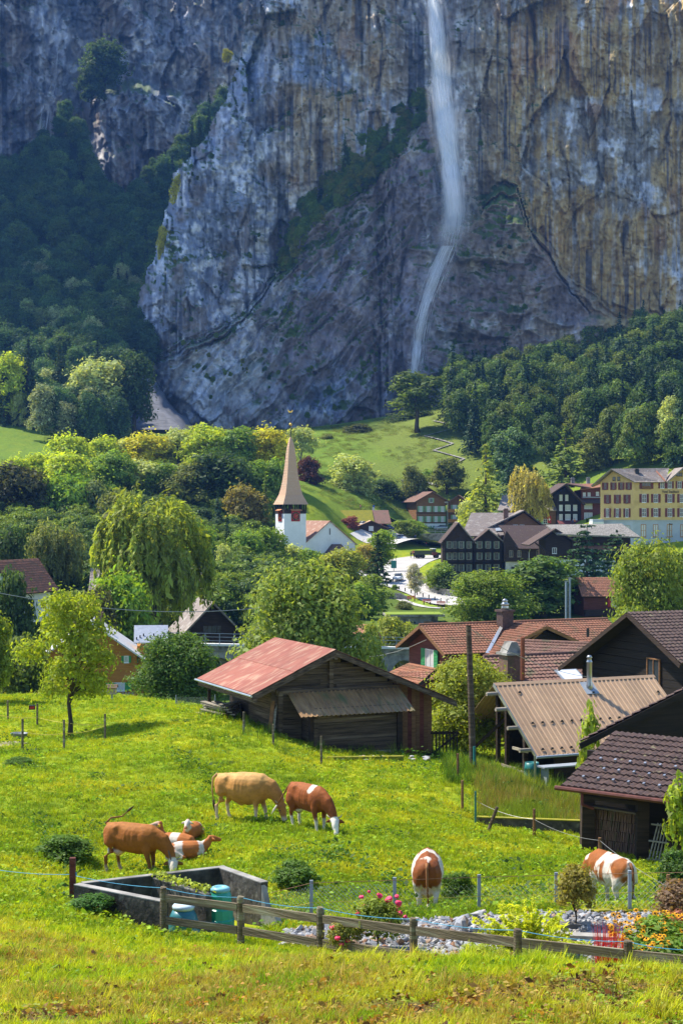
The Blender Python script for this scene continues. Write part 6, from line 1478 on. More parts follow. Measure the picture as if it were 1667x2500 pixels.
# ================================================================ road, paths, street things
def ray_ground(px, py, Y0=12.0, Y1=700.0, n=900):
    Y = np.exp(np.linspace(math.log(Y0), math.log(Y1), n)); x = (px-833.5)*Y/F; z = ground_np(x, Y); v = 1250-z*F/Y
    i = np.argmax(v <= py) if (v <= py).any() else n-1
    return Vector((x[i], Y[i], z[i]))
def strip(name, pts, widths, mat, dz=0.05, kind='structure', seg=14, parent=None):
    """ribbon laid over the ground through pts (x, y)"""
    P_ = np.array([(p[0], p[1]) for p in pts]); n = len(P_)
    t = np.linspace(0, n-1, (n-1)*seg+1); xs = np.interp(t, range(n), P_[:, 0]); ys = np.interp(t, range(n), P_[:, 1]); w = np.interp(t, range(n), widths)
    ker = np.ones(seg)/seg
    def sm(a): return np.convolve(np.pad(a, (seg//2, seg-1-seg//2), 'edge'), ker, 'valid')
    xs, ys = (sm(xs), sm(ys)) if seg > 8 else (xs, ys); dx, dy = np.gradient(xs), np.gradient(ys); L = np.hypot(dx, dy)+1e-9; nx, ny = -dy/L, dx/L
    ac = np.linspace(-0.5, 0.5, 7)
    X = xs[:, None]+nx[:, None]*w[:, None]*ac; Y_ = ys[:, None]+ny[:, None]*w[:, None]*ac; Z = ground_np(X.ravel(), Y_.ravel()).reshape(X.shape)
    Z = np.maximum(Z, Z.mean(1)[:, None])+dz
    me = np_mesh(name, np.stack([X, Y_, Z], -1).reshape(-1, 3), grid_faces(X.shape)[:, ::-1], True)
    o = link(name, me, mat, parent); tag(o, kind=kind); return o
M_ROAD = M('pale_asphalt', (0.56, 0.54, 0.51), (0.44, 0.42, 0.40), 0.35, rough=0.9, c3=(0.46, 0.42, 0.38), scale3=0.15)
M_PATH = M('pale_path', (0.55, 0.53, 0.50), (0.42, 0.40, 0.38), 0.8, rough=0.95)
M_LINE = M('road_paint', (0.75, 0.75, 0.72), (0.65, 0.65, 0.62), 2, rough=0.8)
rp = [P(1180, 1490, 275), P(1100, 1476, 288), P(1035, 1447, 305), P(965, 1425, 318), P(935, 1405, 333), P(950, 1385, 360), P(1000, 1365, 395), P(1075, 1352, 410), P(1160, 1340, 420)]
strip('road', rp, [7, 7.5, 8, 9.5, 11, 13, 12, 9, 8], M_ROAD, 0.10)
pk = [P(905, 1338, 425), P(960, 1338, 440), P(1010, 1335, 448), P(1080, 1330, 455), P(1150, 1326, 455)]
strip('car_park', pk, [14, 15, 14, 13, 12], M_ROAD, 0.14)
strip('pavement', [P(895, 1318, 455), P(925, 1330, 440), P(940, 1350, 420)], [5, 6, 6], M_PATH, 0.18)
strip('road_marking', [p+Vector((0.2, 0, 0)) for p in rp[:6]], [0.25]*6, M_LINE, 0.16)
zig = [(1057,1029),(1105,1040),(1098,1050),(1036,1066),(1105,1085),(1057,1101),(1132,1122),(1089,1144)]
zp = [ray_ground(a, b, 440, 690) for a, b in zig]
strip('path', zp, [1.0]*len(zp), M_CONC, 0.3, seg=7)
strip('path', [ray_ground(1004, 1169, 430, 660), ray_ground(1041, 1180, 430, 660), ray_ground(1075, 1190, 430, 660)], [1.8]*3, M_PATH, 0.25)
strip('path', [P(955, 1448, 300), P(985, 1462, 293), P(1040, 1478, 283), P(1110, 1495, 275)], [1.6]*4, M_PATH, 0.10)
strip('lawn', [P(960, 1440, 303), P(1020, 1470, 290), P(1100, 1486, 282)], [5]*3, M('lawn', (0.24, 0.33, 0.02), (0.18, 0.27, 0.02), 1.0, rough=1), 0.05)
strip('lawn', [P(900, 1322, 462), P(1000, 1318, 466), P(1085, 1316, 466)], [5, 7, 7], M('lawn', (0.24, 0.33, 0.02)), 0.12)
strip('lane', [P(-60, 1812, 62), P(20, 1806, 63), P(62, 1800, 63.6)], [1.7, 1.6, 0.9], M('lane_earth', (0.42, 0.34, 0.25), (0.30, 0.25, 0.19), 2, rough=1), 0.03)
# retaining wall below the chalet and along the bend
rw = frame('retaining_wall', tuple(P(960, 1312, 466)), 0, 'long grey retaining wall with railing below the brown chalet', 'wall')
a = Vector((0, 0, 0)); b = P(1094, 1312, 462)-P(960, 1312, 466)
MB().prism([a+Vector((0, 0, -1.5)), b+Vector((0, 0, -1.5)), b+Vector((0, 0, 1.3)), a+Vector((0, 0, 0.9))], (0, 0.5, 0)).build('wall', M_CONC, rw)
for i in range(10): p = a.lerp(b, i/9); MB().box(p.x-0.05, p.x+0.05, 0.15, 0.25, p.z+0.9, p.z+2.1).build('railing_post', M_GREYPAINT, rw)
for h_ in (1.6, 2.05): MB().tube([a+Vector((0, 0.2, h_-0.1)), b+Vector((0, 0.2, h_+0.25))], 0.04, 6).build('railing_rail', M_GREYPAINT, rw)
bw = frame('bend_wall', tuple(P(1040, 1432, 308)), 0, 'low stone wall round the planted bend of the road', 'wall')
pts = [P(1038, 1415, 316), P(1040, 1428, 309), P(1060, 1440, 303), P(1110, 1450, 298)]
for i in range(3):
    a, b = pts[i]-Vector(bw.location), pts[i+1]-Vector(bw.location); MB().prism([a+Vector((0, 0, -1.5)), b+Vector((0, 0, -1.5)), b+Vector((0, 0, 0.6)), a+Vector((0, 0, 0.6))], (0.3, 0.35, 0)).build('wall_section', M_CONC, bw)
# bollards along the bend
for i in range(11):
    t = i/10; p = P(945+145*t, 1428+42*t-6*math.sin(t*3.1), 311-22*t); p.z = ground(p.x, p.y)
    o = MB().lathe([(0.10, -0.2), (0.10, 0.75), (0.12, 0.76), (0.12, 0.85), (0.04, 0.92)], 8).build('bollard', M_BLACK, None); o.location = p
    tag(o, ['first', 'second', 'third', 'fourth', 'fifth', 'sixth', 'seventh', 'eighth', 'ninth', 'tenth', 'last'][i]+' dark bollard from the left along the road bend', 'bollard', 'bollards along the road bend')
# benches
def bench(px, py, Y, label):
    e = frame('park_bench', tuple(P(px, py, Y)), 0.15, label, 'bench', 'red park benches'); e.location.z = ground(e.location.x, Y)+0.1
    m = M('bench_red', (0.55, 0.10, 0.03), (0.42, 0.07, 0.02), 3)
    for i in range(3): MB().box(-0.8, 0.8, -0.25+0.17*i, -0.11+0.17*i, 0.42, 0.47).build('seat_slat', m, e)
    for i in range(2): MB().box(-0.8, 0.8, 0.27, 0.31, 0.58+0.2*i, 0.73+0.2*i).build('back_slat', m, e)
    for x_ in (-0.6, 0.6): MB().box(x_-0.05, x_+0.05, -0.25, 0.3, -0.1, 0.418).build('leg', M_BLACK, e)
bench(1004, 1466, 293, 'left one of three red park benches below the road'); bench(1042, 1475, 288, 'middle one of three red park benches below the road'); bench(1077, 1483, 283, 'right one of three red park benches below the road')
# steps of the little park
stp = frame('stone_steps', tuple(P(968, 1460, 296)), 0.3, 'flight of pale steps in the little park', 'steps')
for i in range(5): MB().box(-1.5+0.35*i, 1.0+0.35*i, -0.4*i, -0.4*i+0.38, -1, 0.9-0.2*i).build('step', M_CONC, stp)
# ---- vehicles
def M_paint(name):
    m, nt, b = nodes_of(name); oi = nt.nodes.new('ShaderNodeObjectInfo'); nt.links.new(oi.outputs['Color'], b.inputs['Base Color']); b.inputs['Roughness'].default_value = 0.3; b.inputs['Coat Weight'].default_value = 0.5; return m
M_PAINT = M_paint('car_paint'); M_TYRE = M('tyre', (0.03, 0.03, 0.03), (0.02, 0.02, 0.02), 4, rough=0.9); M_LAMP = M('lamp_glass', (0.7, 0.7, 0.68), (0.6, 0.6, 0.6), 3, rough=0.15); M_REDLAMP = M('red_lamp_glass', (0.4, 0.01, 0.01), (0.3, 0.01, 0.01), 3, rough=0.2)
def loft(secs):
    """secs: list of (x, half width, z list) cross-sections, closed loops"""
    mb = MB(); vs = []; n = len(secs[0])
    for s in secs: vs += s
    fs = []
    for i in range(len(secs)-1):
        for k in range(n): fs.append((i*n+k, i*n+(k+1) % n, (i+1)*n+(k+1) % n, (i+1)*n+k))
    fs += [tuple(range(n-1, -1, -1)), tuple(range((len(secs)-1)*n, len(secs)*n))]
    return mb._add(vs, fs)
def csec(x, w, z0, z1, b=0.12): return [(x, -w+b, z0), (x, w-b, z0), (x, w, z0+b), (x, w, z1-b), (x, w-b*1.2, z1), (x, -w+b*1.2, z1), (x, -w, z1-b), (x, -w, z0+b)]
_body = loft([csec(-2.1, 0.78, 0.35, 0.80), csec(-1.95, 0.86, 0.25, 0.95), csec(-0.8, 0.88, 0.22, 0.95), csec(0.9, 0.88, 0.22, 0.92), csec(1.8, 0.84, 0.25, 0.80), csec(2.1, 0.70, 0.35, 0.66)]).mesh('body', True)
_cab = loft([csec(-1.9, 0.70, 0.9, 0.98, 0.04), csec(-1.45, 0.66, 0.9, 1.42, 0.1), csec(0.1, 0.66, 0.9, 1.46, 0.1), csec(1.0, 0.72, 0.88, 0.96, 0.04)]).mesh('windows', True)
_roof = loft([csec(-1.45, 0.60, 1.38, 1.46, 0.03), csec(-0.6, 0.62, 1.42, 1.50, 0.03), csec(0.15, 0.60, 1.40, 1.48, 0.03)]).mesh('roof', True)
_wh = MB().tube([(0, -0.1, 0), (0, 0.1, 0)], 0.31, 14).mesh('wheel'); _rim = MB().tube([(0, -0.112, 0), (0, 0.112, 0)], 0.18, 10).mesh('rim')
_hl = MB().box(-0.03, 0.03, -0.16, 0.16, -0.08, 0.08).mesh('headlight'); _tl2 = MB().box(-0.03, 0.03, -0.12, 0.12, -0.1, 0.1).mesh('tail_light')
for me, m in ((_body, M_PAINT), (_cab, M_GLASS), (_roof, M_PAINT), (_wh, M_TYRE), (_rim, M_STEEL), (_hl, M_LAMP), (_tl2, M_REDLAMP)): me.materials.append(m)
def car(px, py, Y, rz, colour, label):
    p = P(px, py, Y); p.z = ground(p.x, p.y)+0.16
    e = frame('parked_car', tuple(p), rz, label, 'car', 'cars in the village')
    for nm, me in (('body', _body), ('windows', _cab), ('roof', _roof)): o = link(nm, me, None, e); o.color = (*colour, 1)
    for x_ in (-1.25, 1.3):
        for y_ in (-0.8, 0.8): w_ = link('wheel', _wh, None, e, (x_, y_, 0.31)); link('rim', _rim, None, w_)
    for y_ in (-0.6, 0.6): link('headlight', _hl, None, e, (2.0, y_, 0.66)); link('tail_light', _tl2, None, e, (-2.06, y_, 0.74))
    return e
WH, DK, SV = (0.75, 0.75, 0.74), (0.03, 0.035, 0.045), (0.42, 0.43, 0.45)
car(971, 1421, 320, -1.75, WH, 'white car driving up the road past the dark spruce')
car(1031, 1333, 446, -1.1, DK, 'dark car parked beside the strip of lawn')
car(980, 1336, 443, -1.2, WH, 'white car with dark windows parked left on the car park')
car(968, 1342, 436, -1.0, SV, 'silver car half hidden behind the bright tree on the car park')
car(949, 1330, 450, -1.2, (0.02, 0.04, 0.12), 'dark blue car at the left end of the car park')
car(1075, 1299, 476, 3.3, SV, 'silver car parked before the brown chalet')
car(882, 1334, 440, 2.0, SV, 'grey car just right of the church gable')
car(898, 1385, 345, 0.3, WH, 'white car behind the church porch')
# army style pick-up truck
p = P(1040, 1367, 398); p.z = ground(p.x, p.y)+0.15
tr = frame('green_truck', tuple(p), 0.25, 'olive green open truck standing in the road', 'truck'); M_OLIVE = M('olive_paint', (0.06, 0.075, 0.035), (0.04, 0.05, 0.025), 2, rough=0.6)
MB().box(-3.4, 1.2, -1.1, 1.1, 0.85, 1.15).build('bed', M_OLIVE, tr); 
for y_ in (-1.1, 1.04): MB().box(-3.4, 1.2, y_, y_+0.06, 1.152, 1.9).build('side_board', M_OLIVE, tr)
MB().box(-3.46, -3.4, -1.1, 1.1, 1.152, 1.9).build('tailgate', M_REDWOOD, tr)
MB().box(1.3, 2.7, -1.1, 1.1, 0.7, 1.5).build('cab', M_MAROON, tr); MB().box(1.35, 2.3, -1.05, 1.05, 1.502, 2.3).build('cab_windows', M_GLASS, tr); MB().box(1.3, 2.4, -1.1, 1.1, 2.302, 2.4).build('cab_roof', M_WHITE, tr); MB().box(2.7, 3.6, -0.9, 0.9, 0.7, 1.35).build('bonnet', M_BLACK, tr)
for x_ in (-2.3, -1.1, 2.6):
    for y_ in (-0.95, 0.95): o = link('wheel', _wh, None, tr, (x_, y_, 0.48)); o.scale = (1.55, 1.5, 1.55)
MB().box(-3.0, -1.9, -0.7, 0.6, 1.155, 1.75).build('cargo_box', M_DARKWOOD, tr); MB().box(-1.6, 0.6, -0.8, 0.7, 1.155, 1.6).build('cargo_box', M_OLIVE, tr)
# ---- people
def person_mesh(seed, stride=0.12):
    vs = [(0,0,0.92),(0,0,1.12),(0,0,1.38),(0,0,1.48),(0,0.02,1.58),(0,0.02,1.70), (0.19,0,1.38),(0.25,0.02,1.12),(0.24,-0.10,0.88),(-0.19,0,1.38),(-0.25,0.02,1.12),(-0.24,-0.06,0.88),
          (0.10,0,0.86),(0.11,-stride,0.48),(0.11,-stride*0.6,0.07),(0.11,-stride*0.6-0.14,0.04),(-0.10,0,0.86),(-0.11,stride,0.48),(-0.11,stride*1.4,0.07),(-0.11,stride*1.4-0.14,0.04)]
    ed = [(0,1),(1,2),(2,3),(3,4),(4,5),(2,6),(6,7),(7,8),(2,9),(9,10),(10,11),(0,12),(12,13),(13,14),(14,15),(0,16),(16,17),(17,18),(18,19)]
    rad = [0.15,0.14,0.15,0.06,0.10,0.085,0.07,0.05,0.04,0.07,0.05,0.04,0.095,0.07,0.045,0.04,0.095,0.07,0.045,0.04]
    me = bpy.data.meshes.new('body'); me.from_pydata(vs, ed, []); o = bpy.data.objects.new('tmp', me); COL.objects.link(o)
    md = o.modifiers.new('s', 'SKIN'); 
    for i, sv in enumerate(me.skin_vertices[0].data): sv.radius = (rad[i], rad[i]*(0.75 if i in (0, 1, 2) else 1)); sv.use_root = (i == 0)
    o.modifiers.new('d', 'SUBSURF').levels = 1
    dg = bpy.context.evaluated_depsgraph_get(); out = bpy.data.meshes.new_from_object(o.evaluated_get(dg)); bpy.data.objects.remove(o)
    out.polygons.foreach_set('use_smooth', [True]*len(out.polygons)); return out
_pm = [person_mesh(0, 0.02), person_mesh(1, 0.16)]
M_CLOTH = M_col('cloth', 0.9, 3, 0.1, 0)
_hair = MB().lathe([(0.02, 0.125), (0.07, 0.11), (0.105, 0.05), (0.108, -0.02), (0.09, -0.05)], 10).mesh('hair', True); _hair.materials.append(M('hair', (0.05, 0.03, 0.02), (0.03, 0.02, 0.015), 4))
def person(px, py, Y, top, legs, rz, label, pose=0, group=None, sc=1.0):
    p = P(px, py, Y); p.z = ground(p.x, p.y)+0.14
    me = _pm[pose].copy(); co = np.empty(len(me.vertices)*3, np.float32); me.vertices.foreach_get('co', co); z = co[2::3]; ax = np.abs(co[0::3])
    C = np.where((z > 1.46)[:, None], (0.55, 0.33, 0.22), np.where((z > 0.9)[:, None], top, np.where((z > 0.1)[:, None], legs, (0.03, 0.03, 0.03)))); C = np.where(((z < 0.95) & (z > 0.8) & (ax > 0.19))[:, None], (0.55, 0.33, 0.22), C)
    vcol(me, C); me.materials.clear(); me.materials.append(M_CLOTH)
    e = frame('person', tuple(p), rz, label, 'person', group); o = link('body', me, None, e); h = link('hair', _hair, None, e, (0, 0.025, 1.655))
    e.scale = (sc, sc, sc); return e
BK, GY, BL = (0.03, 0.03, 0.035), (0.12, 0.12, 0.13), (0.05, 0.08, 0.2)
person(1003, 1365, 397, BK, GY, 0.4, 'left one of two people in black standing behind the green truck'); person(1010, 1368, 395, BK, BK, -0.5, 'right one of two people in black standing behind the green truck', 1)
person(1014, 1328, 452, BL, GY, 0, 'person in blue at the edge of the lawn strip', 1); person(1040, 1335, 444, (0.6, 0.06, 0.25), GY, 1.0, 'child in pink beside the dark parked car', 0, None, 0.72)
person(889, 1323, 452, BL, BL, 0.3, 'person in blue walking beside the church gable', 1); person(880, 1318, 456, (0.4, 0.1, 0.15), BK, 2.0, 'person in dark red by the white house corner', 0)
person(911, 1319, 455, BK, BK, 0.1, 'person in black under the blue street sign', 0); person(1072, 1380, 345, BK, GY, 0.5, 'person in black at the corner of the long dark house', 0)
person(1402, 1292, 414, (0.6, 0.2, 0.08), BK, 0.3, 'person in orange before the white awning', 1); person(1397, 1292, 414, BL, BK, 0.3, 'person in blue before the white awning', 0)
# signs and lamps
def pole_thing(name, px, py, Y, h, r, mat, label, cat):
    p = P(px, py, Y); p.z = ground(p.x, p.y); e = frame(name, tuple(p), 0, label, cat); MB().tube([(0, 0, -0.3), (0, 0, h)], r, 8).build('pole', mat, e); return e
e = pole_thing('street_sign', 912, 1318, 456, 3.6, 0.07, M_STEEL, 'blue street sign on a post by the mossy roofed chalet', 'sign'); MB().box(-0.3, 0.3, -0.08, -0.05, 2.7, 3.5).build('panel', M('sign_blue', (0.02, 0.10, 0.5), (0.02, 0.08, 0.4), 2, rough=0.4), e); MB().box(-0.45, 0.1, -0.08, -0.05, 2.2, 2.5).build('panel', M_RED, e)
e = pole_thing('information_board', 961, 1392, 345, 2.6, 0.08, M_STEEL, 'dark green information board beside the road', 'sign'); MB().box(-0.6, 0.6, -0.1, -0.05, 0.9, 2.6).build('panel', M_TEALPAINT, e)
e = pole_thing('street_lamp', 1092, 1296, 476, 8.5, 0.1, M_STEEL, 'tall grey street lamp before the brown chalet', 'street lamp'); MB().box(-1.0, 0.1, -0.1, 0.1, 8.4, 8.55).build('lamp_head', M_STEEL, e)
e = pole_thing('street_lamp', 1633, 1360, 345, 9.0, 0.12, M_FENCEWOOD, 'wooden lamp pole before the yellow hotel', 'street lamp'); MB().box(-0.1, 0.7, -0.15, 0.15, 8.7, 8.9).build('lamp_head', M_BLACK, e)
# ================================================================ utility pole and wires
up_pole = frame('utility_pole', tuple(G(1155, 60.0)), 0, 'tall grey wooden utility pole beside the metal roofed shed', 'pole')
t = P(1143, 1527, 60.5)-Vector(up_pole.location)
MB().tube([(0, 0, -0.4), tuple(t*0.5), tuple(t)], [0.135, 0.12, 0.105], 12).build('pole', M_LOG, up_pole)
MB().tube([(0.02, -0.2, 0.3), (0.02, -0.16, 1.0)], 0.05, 8).build('cable_guard', M_TEALPAINT, up_pole)
def wire(name, pts, r, mat, label, cat='wire', sag=0.0, n=14, group=None):
    m = MB(); full = []
    for i in range(len(pts)-1):
        a, b = Vector(pts[i]), Vector(pts[i+1])
        for q in range(n):
            t_ = q/n; p = a.lerp(b, t_); p.z -= sag*4*t_*(1-t_); full.append(p)
    full.append(Vector(pts[-1])); o = m.tube(full, r, 5).build(name, mat, None); tag(o, label, cat, group); return o
wire('overhead_wire', [P(632, 1480, 160), P(1040, 1562, 122)], 0.03, M_WIRE, 'overhead wire sagging from bridge mast to the red tiled house', sag=3.0)
wire('overhead_wire', [P(1146, 1534, 60.5), P(1460, 1655, 70)], 0.012, M_WIRE, 'thin wire from the utility pole over the metal roof', sag=0.4)
wire('overhead_wire', [P(-40, 1440, 130), P(632, 1484, 160)], 0.035, M_WIRE, 'thin overhead wire crossing before the weeping willow', sag=1.0)
# ================================================================ trees one can tell apart
T = tree_px
SUN_, MID_, DRK_, YEL_, PAL_ = (0.27, 0.33, 0.025), (0.12, 0.19, 0.022), (0.038, 0.068, 0.018), (0.32, 0.31, 0.02), (0.28, 0.32, 0.11)  # SUN_ is a green brightened so sunlight sits in the leaf colour
OLV_, BLU_ = (0.11, 0.13, 0.03), (0.035, 0.075, 0.035)
back = [('round_a',165,1081,1200,520,95,SUN_),('round_b',245,1085,1195,520,100,SUN_),('tall_b',300,1092,1190,525,70,PAL_),('round_a',350,1077,1190,530,110,YEL_),('ash',405,1085,1180,530,70,PAL_),('tall_b',440,1064,1180,540,75,PAL_),
        ('round_b',515,1057,1180,540,115,SUN_),('tall_a',582,1062,1180,530,90,MID_),('round_a',655,1065,1180,520,100,YEL_),('ash',735,1060,1150,540,65,PAL_),('round_b',100,1128,1230,480,95,SUN_),('round_a',35,1135,1230,480,70,SUN_)]
ORD = ['first', 'second', 'third', 'fourth', 'fifth', 'sixth', 'seventh', 'eighth', 'ninth', 'tenth', 'eleventh', 'twelfth']
for i, (kd, px, yt, yb, Y, w, c) in enumerate(sorted(back, key=lambda a: a[1])):
    T(kd, 'sunlit_tree', px, yt-16, yb, Y, w*1.1, c, ORD[i]+' sunlit tree from the left in the row before the scree', 'tree', 'sunlit trees before the scree', onground=True)
mid = [('round_a',170,1108,1260,450,110,SUN_),('round_b',270,1105,1260,450,130,MID_),('tall_b',355,1125,1260,450,90,PAL_),('ash',395,1130,1265,450,80,MID_),('round_a',545,1105,1280,440,135,DRK_),('tall_a',612,1128,1280,440,90,MID_),('tall_b',470,1130,1270,440,100,OLV_),('round_b',665,1125,1290,420,90,MID_)]
for i, (kd, px, yt, yb, Y, w, c) in enumerate(sorted(mid, key=lambda a: a[1])):
    T(kd, 'village_tree', px, yt, yb, Y, w*1.1, c, ORD[i]+' tree from the left in the belt left of the church spire', 'tree', 'trees in the belt left of the spire', onground=True)
for a in [('cypress','dark_cypress',440,1122,1200,470,34,DRK_,'small dark pointed tree among the sunlit belt'),
          ('round_b','copper_tree',55,1140,1350,330,170,(0.045,0.05,0.018),'huge dark brownish tree at the left picture edge'),
          ('round_a','bright_tree',165,1163,1380,330,125,(0.12,0.20,0.02),'bright fresh green tree right of the dark left tree'),
          ('tall_b','grey_green_tree',225,1178,1390,330,75,(0.09,0.12,0.04),'slim grey green tree behind the pale birch'),
          ('round_b','olive_tree',285,1203,1390,320,110,OLV_,'olive green tree left of the big willow top'),
          ('airy','feathery_tree',435,1155,1330,380,110,OLV_,'feathery olive tree above the willow crown'),
          ('spruce','blue_spruce',532,1205,1330,360,44,BLU_,'small blue green conifer right of the willow top'),
          ('round_a','russet_tree',600,1190,1340,370,95,(0.15,0.13,0.03),'olive russet tree left of the church tower'),
          ('larch','light_larch',648,1170,1345,370,62,(0.09,0.13,0.03),'slender light larch just left of the church tower'),
          ('birch','weeping_birch',130,1285,1470,230,140,(0.13,0.15,0.045),'grey green weeping birch left of the willow'),
          ('willow','weeping_willow',378,1215,1560,185,255,(0.155,0.19,0.028),'large weeping willow with yellow green curtains'),
          ('round_b','dark_tree',470,1270,1440,280,120,MID_,'leafy tree tucked behind the right side of the willow'),
          ('spruce','dark_spruce',555,1262,1440,300,50,DRK_,'narrow dark spruce right of the weeping willow'),
          ('airy','pale_bare_tree',545,1330,1480,260,50,PAL_,'thin pale barked tree below the narrow spruce'),
          ('round_a','leafy_tree',592,1300,1450,300,95,MID_,'green tree between narrow spruce and church'),
          ('tall_a','church_tree',655,1290,1440,315,80,(0.13,0.19,0.02),'bright leafy tree covering the church tower foot'),
          ('round_b','church_bush',705,1335,1450,320,100,PAL_,'pale leafy tree before the church tower base'),
          ('round_b','dark_church_bush',765,1345,1450,315,85,MID_,'dark green bush tree before the church nave'),
          ('round_a','yellow_church_tree',832,1343,1470,300,105,(0.20,0.22,0.03),'yellow green round tree before the church porch'),
          ('bush','church_hedge',640,1385,1480,290,150,(0.10,0.15,0.025),'rough green thicket below the church on the left'),
          ('bush','thicket',600,1440,1520,250,160,MID_,'dark thicket between willow and barn'),
          ('spruce','road_spruce',922,1308,1445,318,78,DRK_,'dark bushy spruce beside the road bend'),
          ('tall_a','bright_road_tree',933,1296,1390,350,62,(0.16,0.23,0.02),'bright green tree behind the dark road spruce'),
          ('round_a','autumn_tree',896,1330,1420,340,52,(0.26,0.22,0.05),'small yellowing tree left of the road spruce'),
          ('airy','park_tree',905,1405,1540,262,85,(0.13,0.18,0.03),'light leafy tree in the little park'),
          ('round_b','river_tree',860,1430,1540,250,100,MID_,'round green tree at the river left of the park'),
          ('bush','park_bush',986,1468,1500,278,38,(0.10,0.12,0.03),'small round bush beside the park steps'),
          ('bush','round_hedge',964,1428,1446,308,18,MID_,'clipped green bush at the start of the bollard row'),
          ('airy','young_bare_tree',1013,1378,1470,296,42,(0.28,0.27,0.22),'young almost bare tree on the road verge'),
          ('round_b','copper_beech',752,1118,1206,470,62,(0.075,0.03,0.025),'dark red beech standing on the lit hillside'),
          ('tall_a','silver_tree',860,1112,1250,480,100,PAL_,'tall silvery tree before the green hill'),
          ('bush','silver_bush',800,1195,1250,475,70,PAL_,'pale bush at the foot of the silvery tree'),
          ('round_b','hill_foot_tree',930,1172,1250,490,95,DRK_,'dark round tree right of the silvery tree'),
          ('bush','hill_foot_bush',885,1205,1250,485,70,MID_,'green bush between silvery tree and mossy chalet'),
          ('round_b','hawthorn',872,1036,1080,592,72,(0.06,0.07,0.02),'small dark hawthorn on the hill crest'),
          ('bush','hill_shrub',800,1060,1085,575,30,OLV_,'tiny shrub on the hill crest left of the hawthorn'),
          ('bush','crest_thicket',1010,1005,1070,618,130,(0.045,0.07,0.02),'dark thicket around the foot of the big crest tree'),
          ('larch','yellow_larch',1185,1095,1310,432,125,(0.17,0.20,0.025),'tall yellow green larch right of the brown chalet'),
          ('birch','golden_tree',1292,1150,1330,400,100,(0.27,0.24,0.06),'golden autumn tree before the pale roofed house'),
          ('round_a','chalet_tree',1152,1222,1305,445,66,PAL_,'pale round tree at the right end of the brown chalet'),
          ('bush','chalet_bush',985,1272,1310,455,70,(0.14,0.19,0.03),'light bush between mossy chalet and dark chalet'),
          ('bush','chalet_bush',1010,1270,1310,458,50,MID_,'green bush under the dark chalet corner'),
          ('bush','plum_shrub',852,1262,1312,436,45,(0.16,0.05,0.05),'reddish leaved shrub before the mossy roofed chalet'),
          ('bush','bend_shrub',1075,1375,1450,305,70,(0.13,0.19,0.03),'light green shrub on the planted bend'),
          ('bush','bend_shrub',1105,1400,1455,303,80,DRK_,'darker shrub on the planted bend under the gables'),
          ('bush','bend_shrub',1140,1400,1460,302,60,DRK_,'dark shrub at the right end of the planted bend'),
          ('big_bush','front_tree',1185,1400,1540,225,180,(0.12,0.17,0.022),'round light green tree before the long dark house'),
          ('tall_a','front_tree',1325,1362,1530,235,160,(0.075,0.125,0.025),'tall green tree before the old plaster wall'),
          ('round_a','front_tree',1255,1420,1530,240,120,MID_,'green bush tree between the two front trees'),
          ('pine','scots_pine',1432,1275,1480,262,125,BLU_,'dark spreading pine before the white based barn'),
          ('pine','low_pine',1505,1300,1440,275,120,BLU_,'low dark pine below the yellow hotel'),
          ('bush','dark_shrub',1425,1420,1500,240,110,DRK_,'dark shrub between steel masts and red cottage'),
          ('big_bush','right_tree',1580,1335,1570,165,190,(0.14,0.18,0.022),'large yellow green tree at right before the hotel'),
          ('big_bush','right_tree',1665,1355,1560,170,190,(0.115,0.15,0.025),'large green tree cut by the right picture edge'),
          ('bush','bridge_shrub',965,1510,1560,185,90,(0.18,0.21,0.03),'light shrubs above the bridge railing'),
          ('bush','bridge_shrub',905,1530,1580,150,60,(0.15,0.19,0.03),'light bush at the right end of the willow bush'),
          ('big_bush','willow_bush',735,1385,1640,118,280,(0.15,0.195,0.04),'huge rounded willow bush behind the red barn roof'),
          ('round_a','garden_tree',300,1405,1560,165,140,(0.13,0.21,0.02),'fresh green tree behind the grey roof of the orange house'),
          ('round_b','fruit_tree',225,1445,1580,160,120,(0.07,0.075,0.03),'dull reddish fruit tree behind the orange house'),
          ('big_bush','apple_bush',428,1552,1722,98,185,(0.065,0.115,0.022),'dark leafy apple bush right of the orange house'),
          ('apple','apple_tree',172,1448,1797,67,205,(0.19,0.235,0.02),'yellow green apple tree standing in the meadow'),
          ('round_b','left_tree',-25,1490,1720,80,110,(0.14,0.18,0.02),'yellowing tree leaning in at the left picture edge'),
          ('bush','left_bush',30,1400,1500,170,110,(0.05,0.085,0.025),'dark bush under the left edge roof'),
          ('bush','left_bush',60,1560,1700,105,130,(0.07,0.10,0.025),'dark bush behind the meadow edge at far left'),
          ('round_b','left_tree',20,1300,1480,210,100,DRK_,'dark tree behind the left edge roof'),
          ('big_bush','pole_bush',1135,1610,1790,74,200,(0.17,0.20,0.025),'yellow green bush tree behind the utility pole'),
          ('sprig','young_tree',1437,1718,1850,62,55,(0.20,0.25,0.03),'thin young tree before the metal roof'),
          ('sprig','elder_shoot',1650,1890,1975,45.5,60,(0.17,0.22,0.02),'leafy shoot hanging before the tiled porch'),
          ('bush','fern_bush',1655,2080,2140,41,90,(0.05,0.10,0.015),'dark green ferns at the porch corner')]:
    kd, nm, px, yt, yb, Y, w, c, lab = a
    T(kd, nm, px, yt, yb, Y, w*1.06, c, lab, 'shrub' if ('bush' in nm or 'shrub' in nm or 'thicket' in nm or 'hedge' in nm or 'shoot' in nm) else 'tree', None, onground=False)
T('tall_b', 'crest_tree', 1018, 912, 1056, 600, 125, (0.075, 0.11, 0.02), 'big tree on the hill crest below the waterfall', 'tree', None, onground=True)
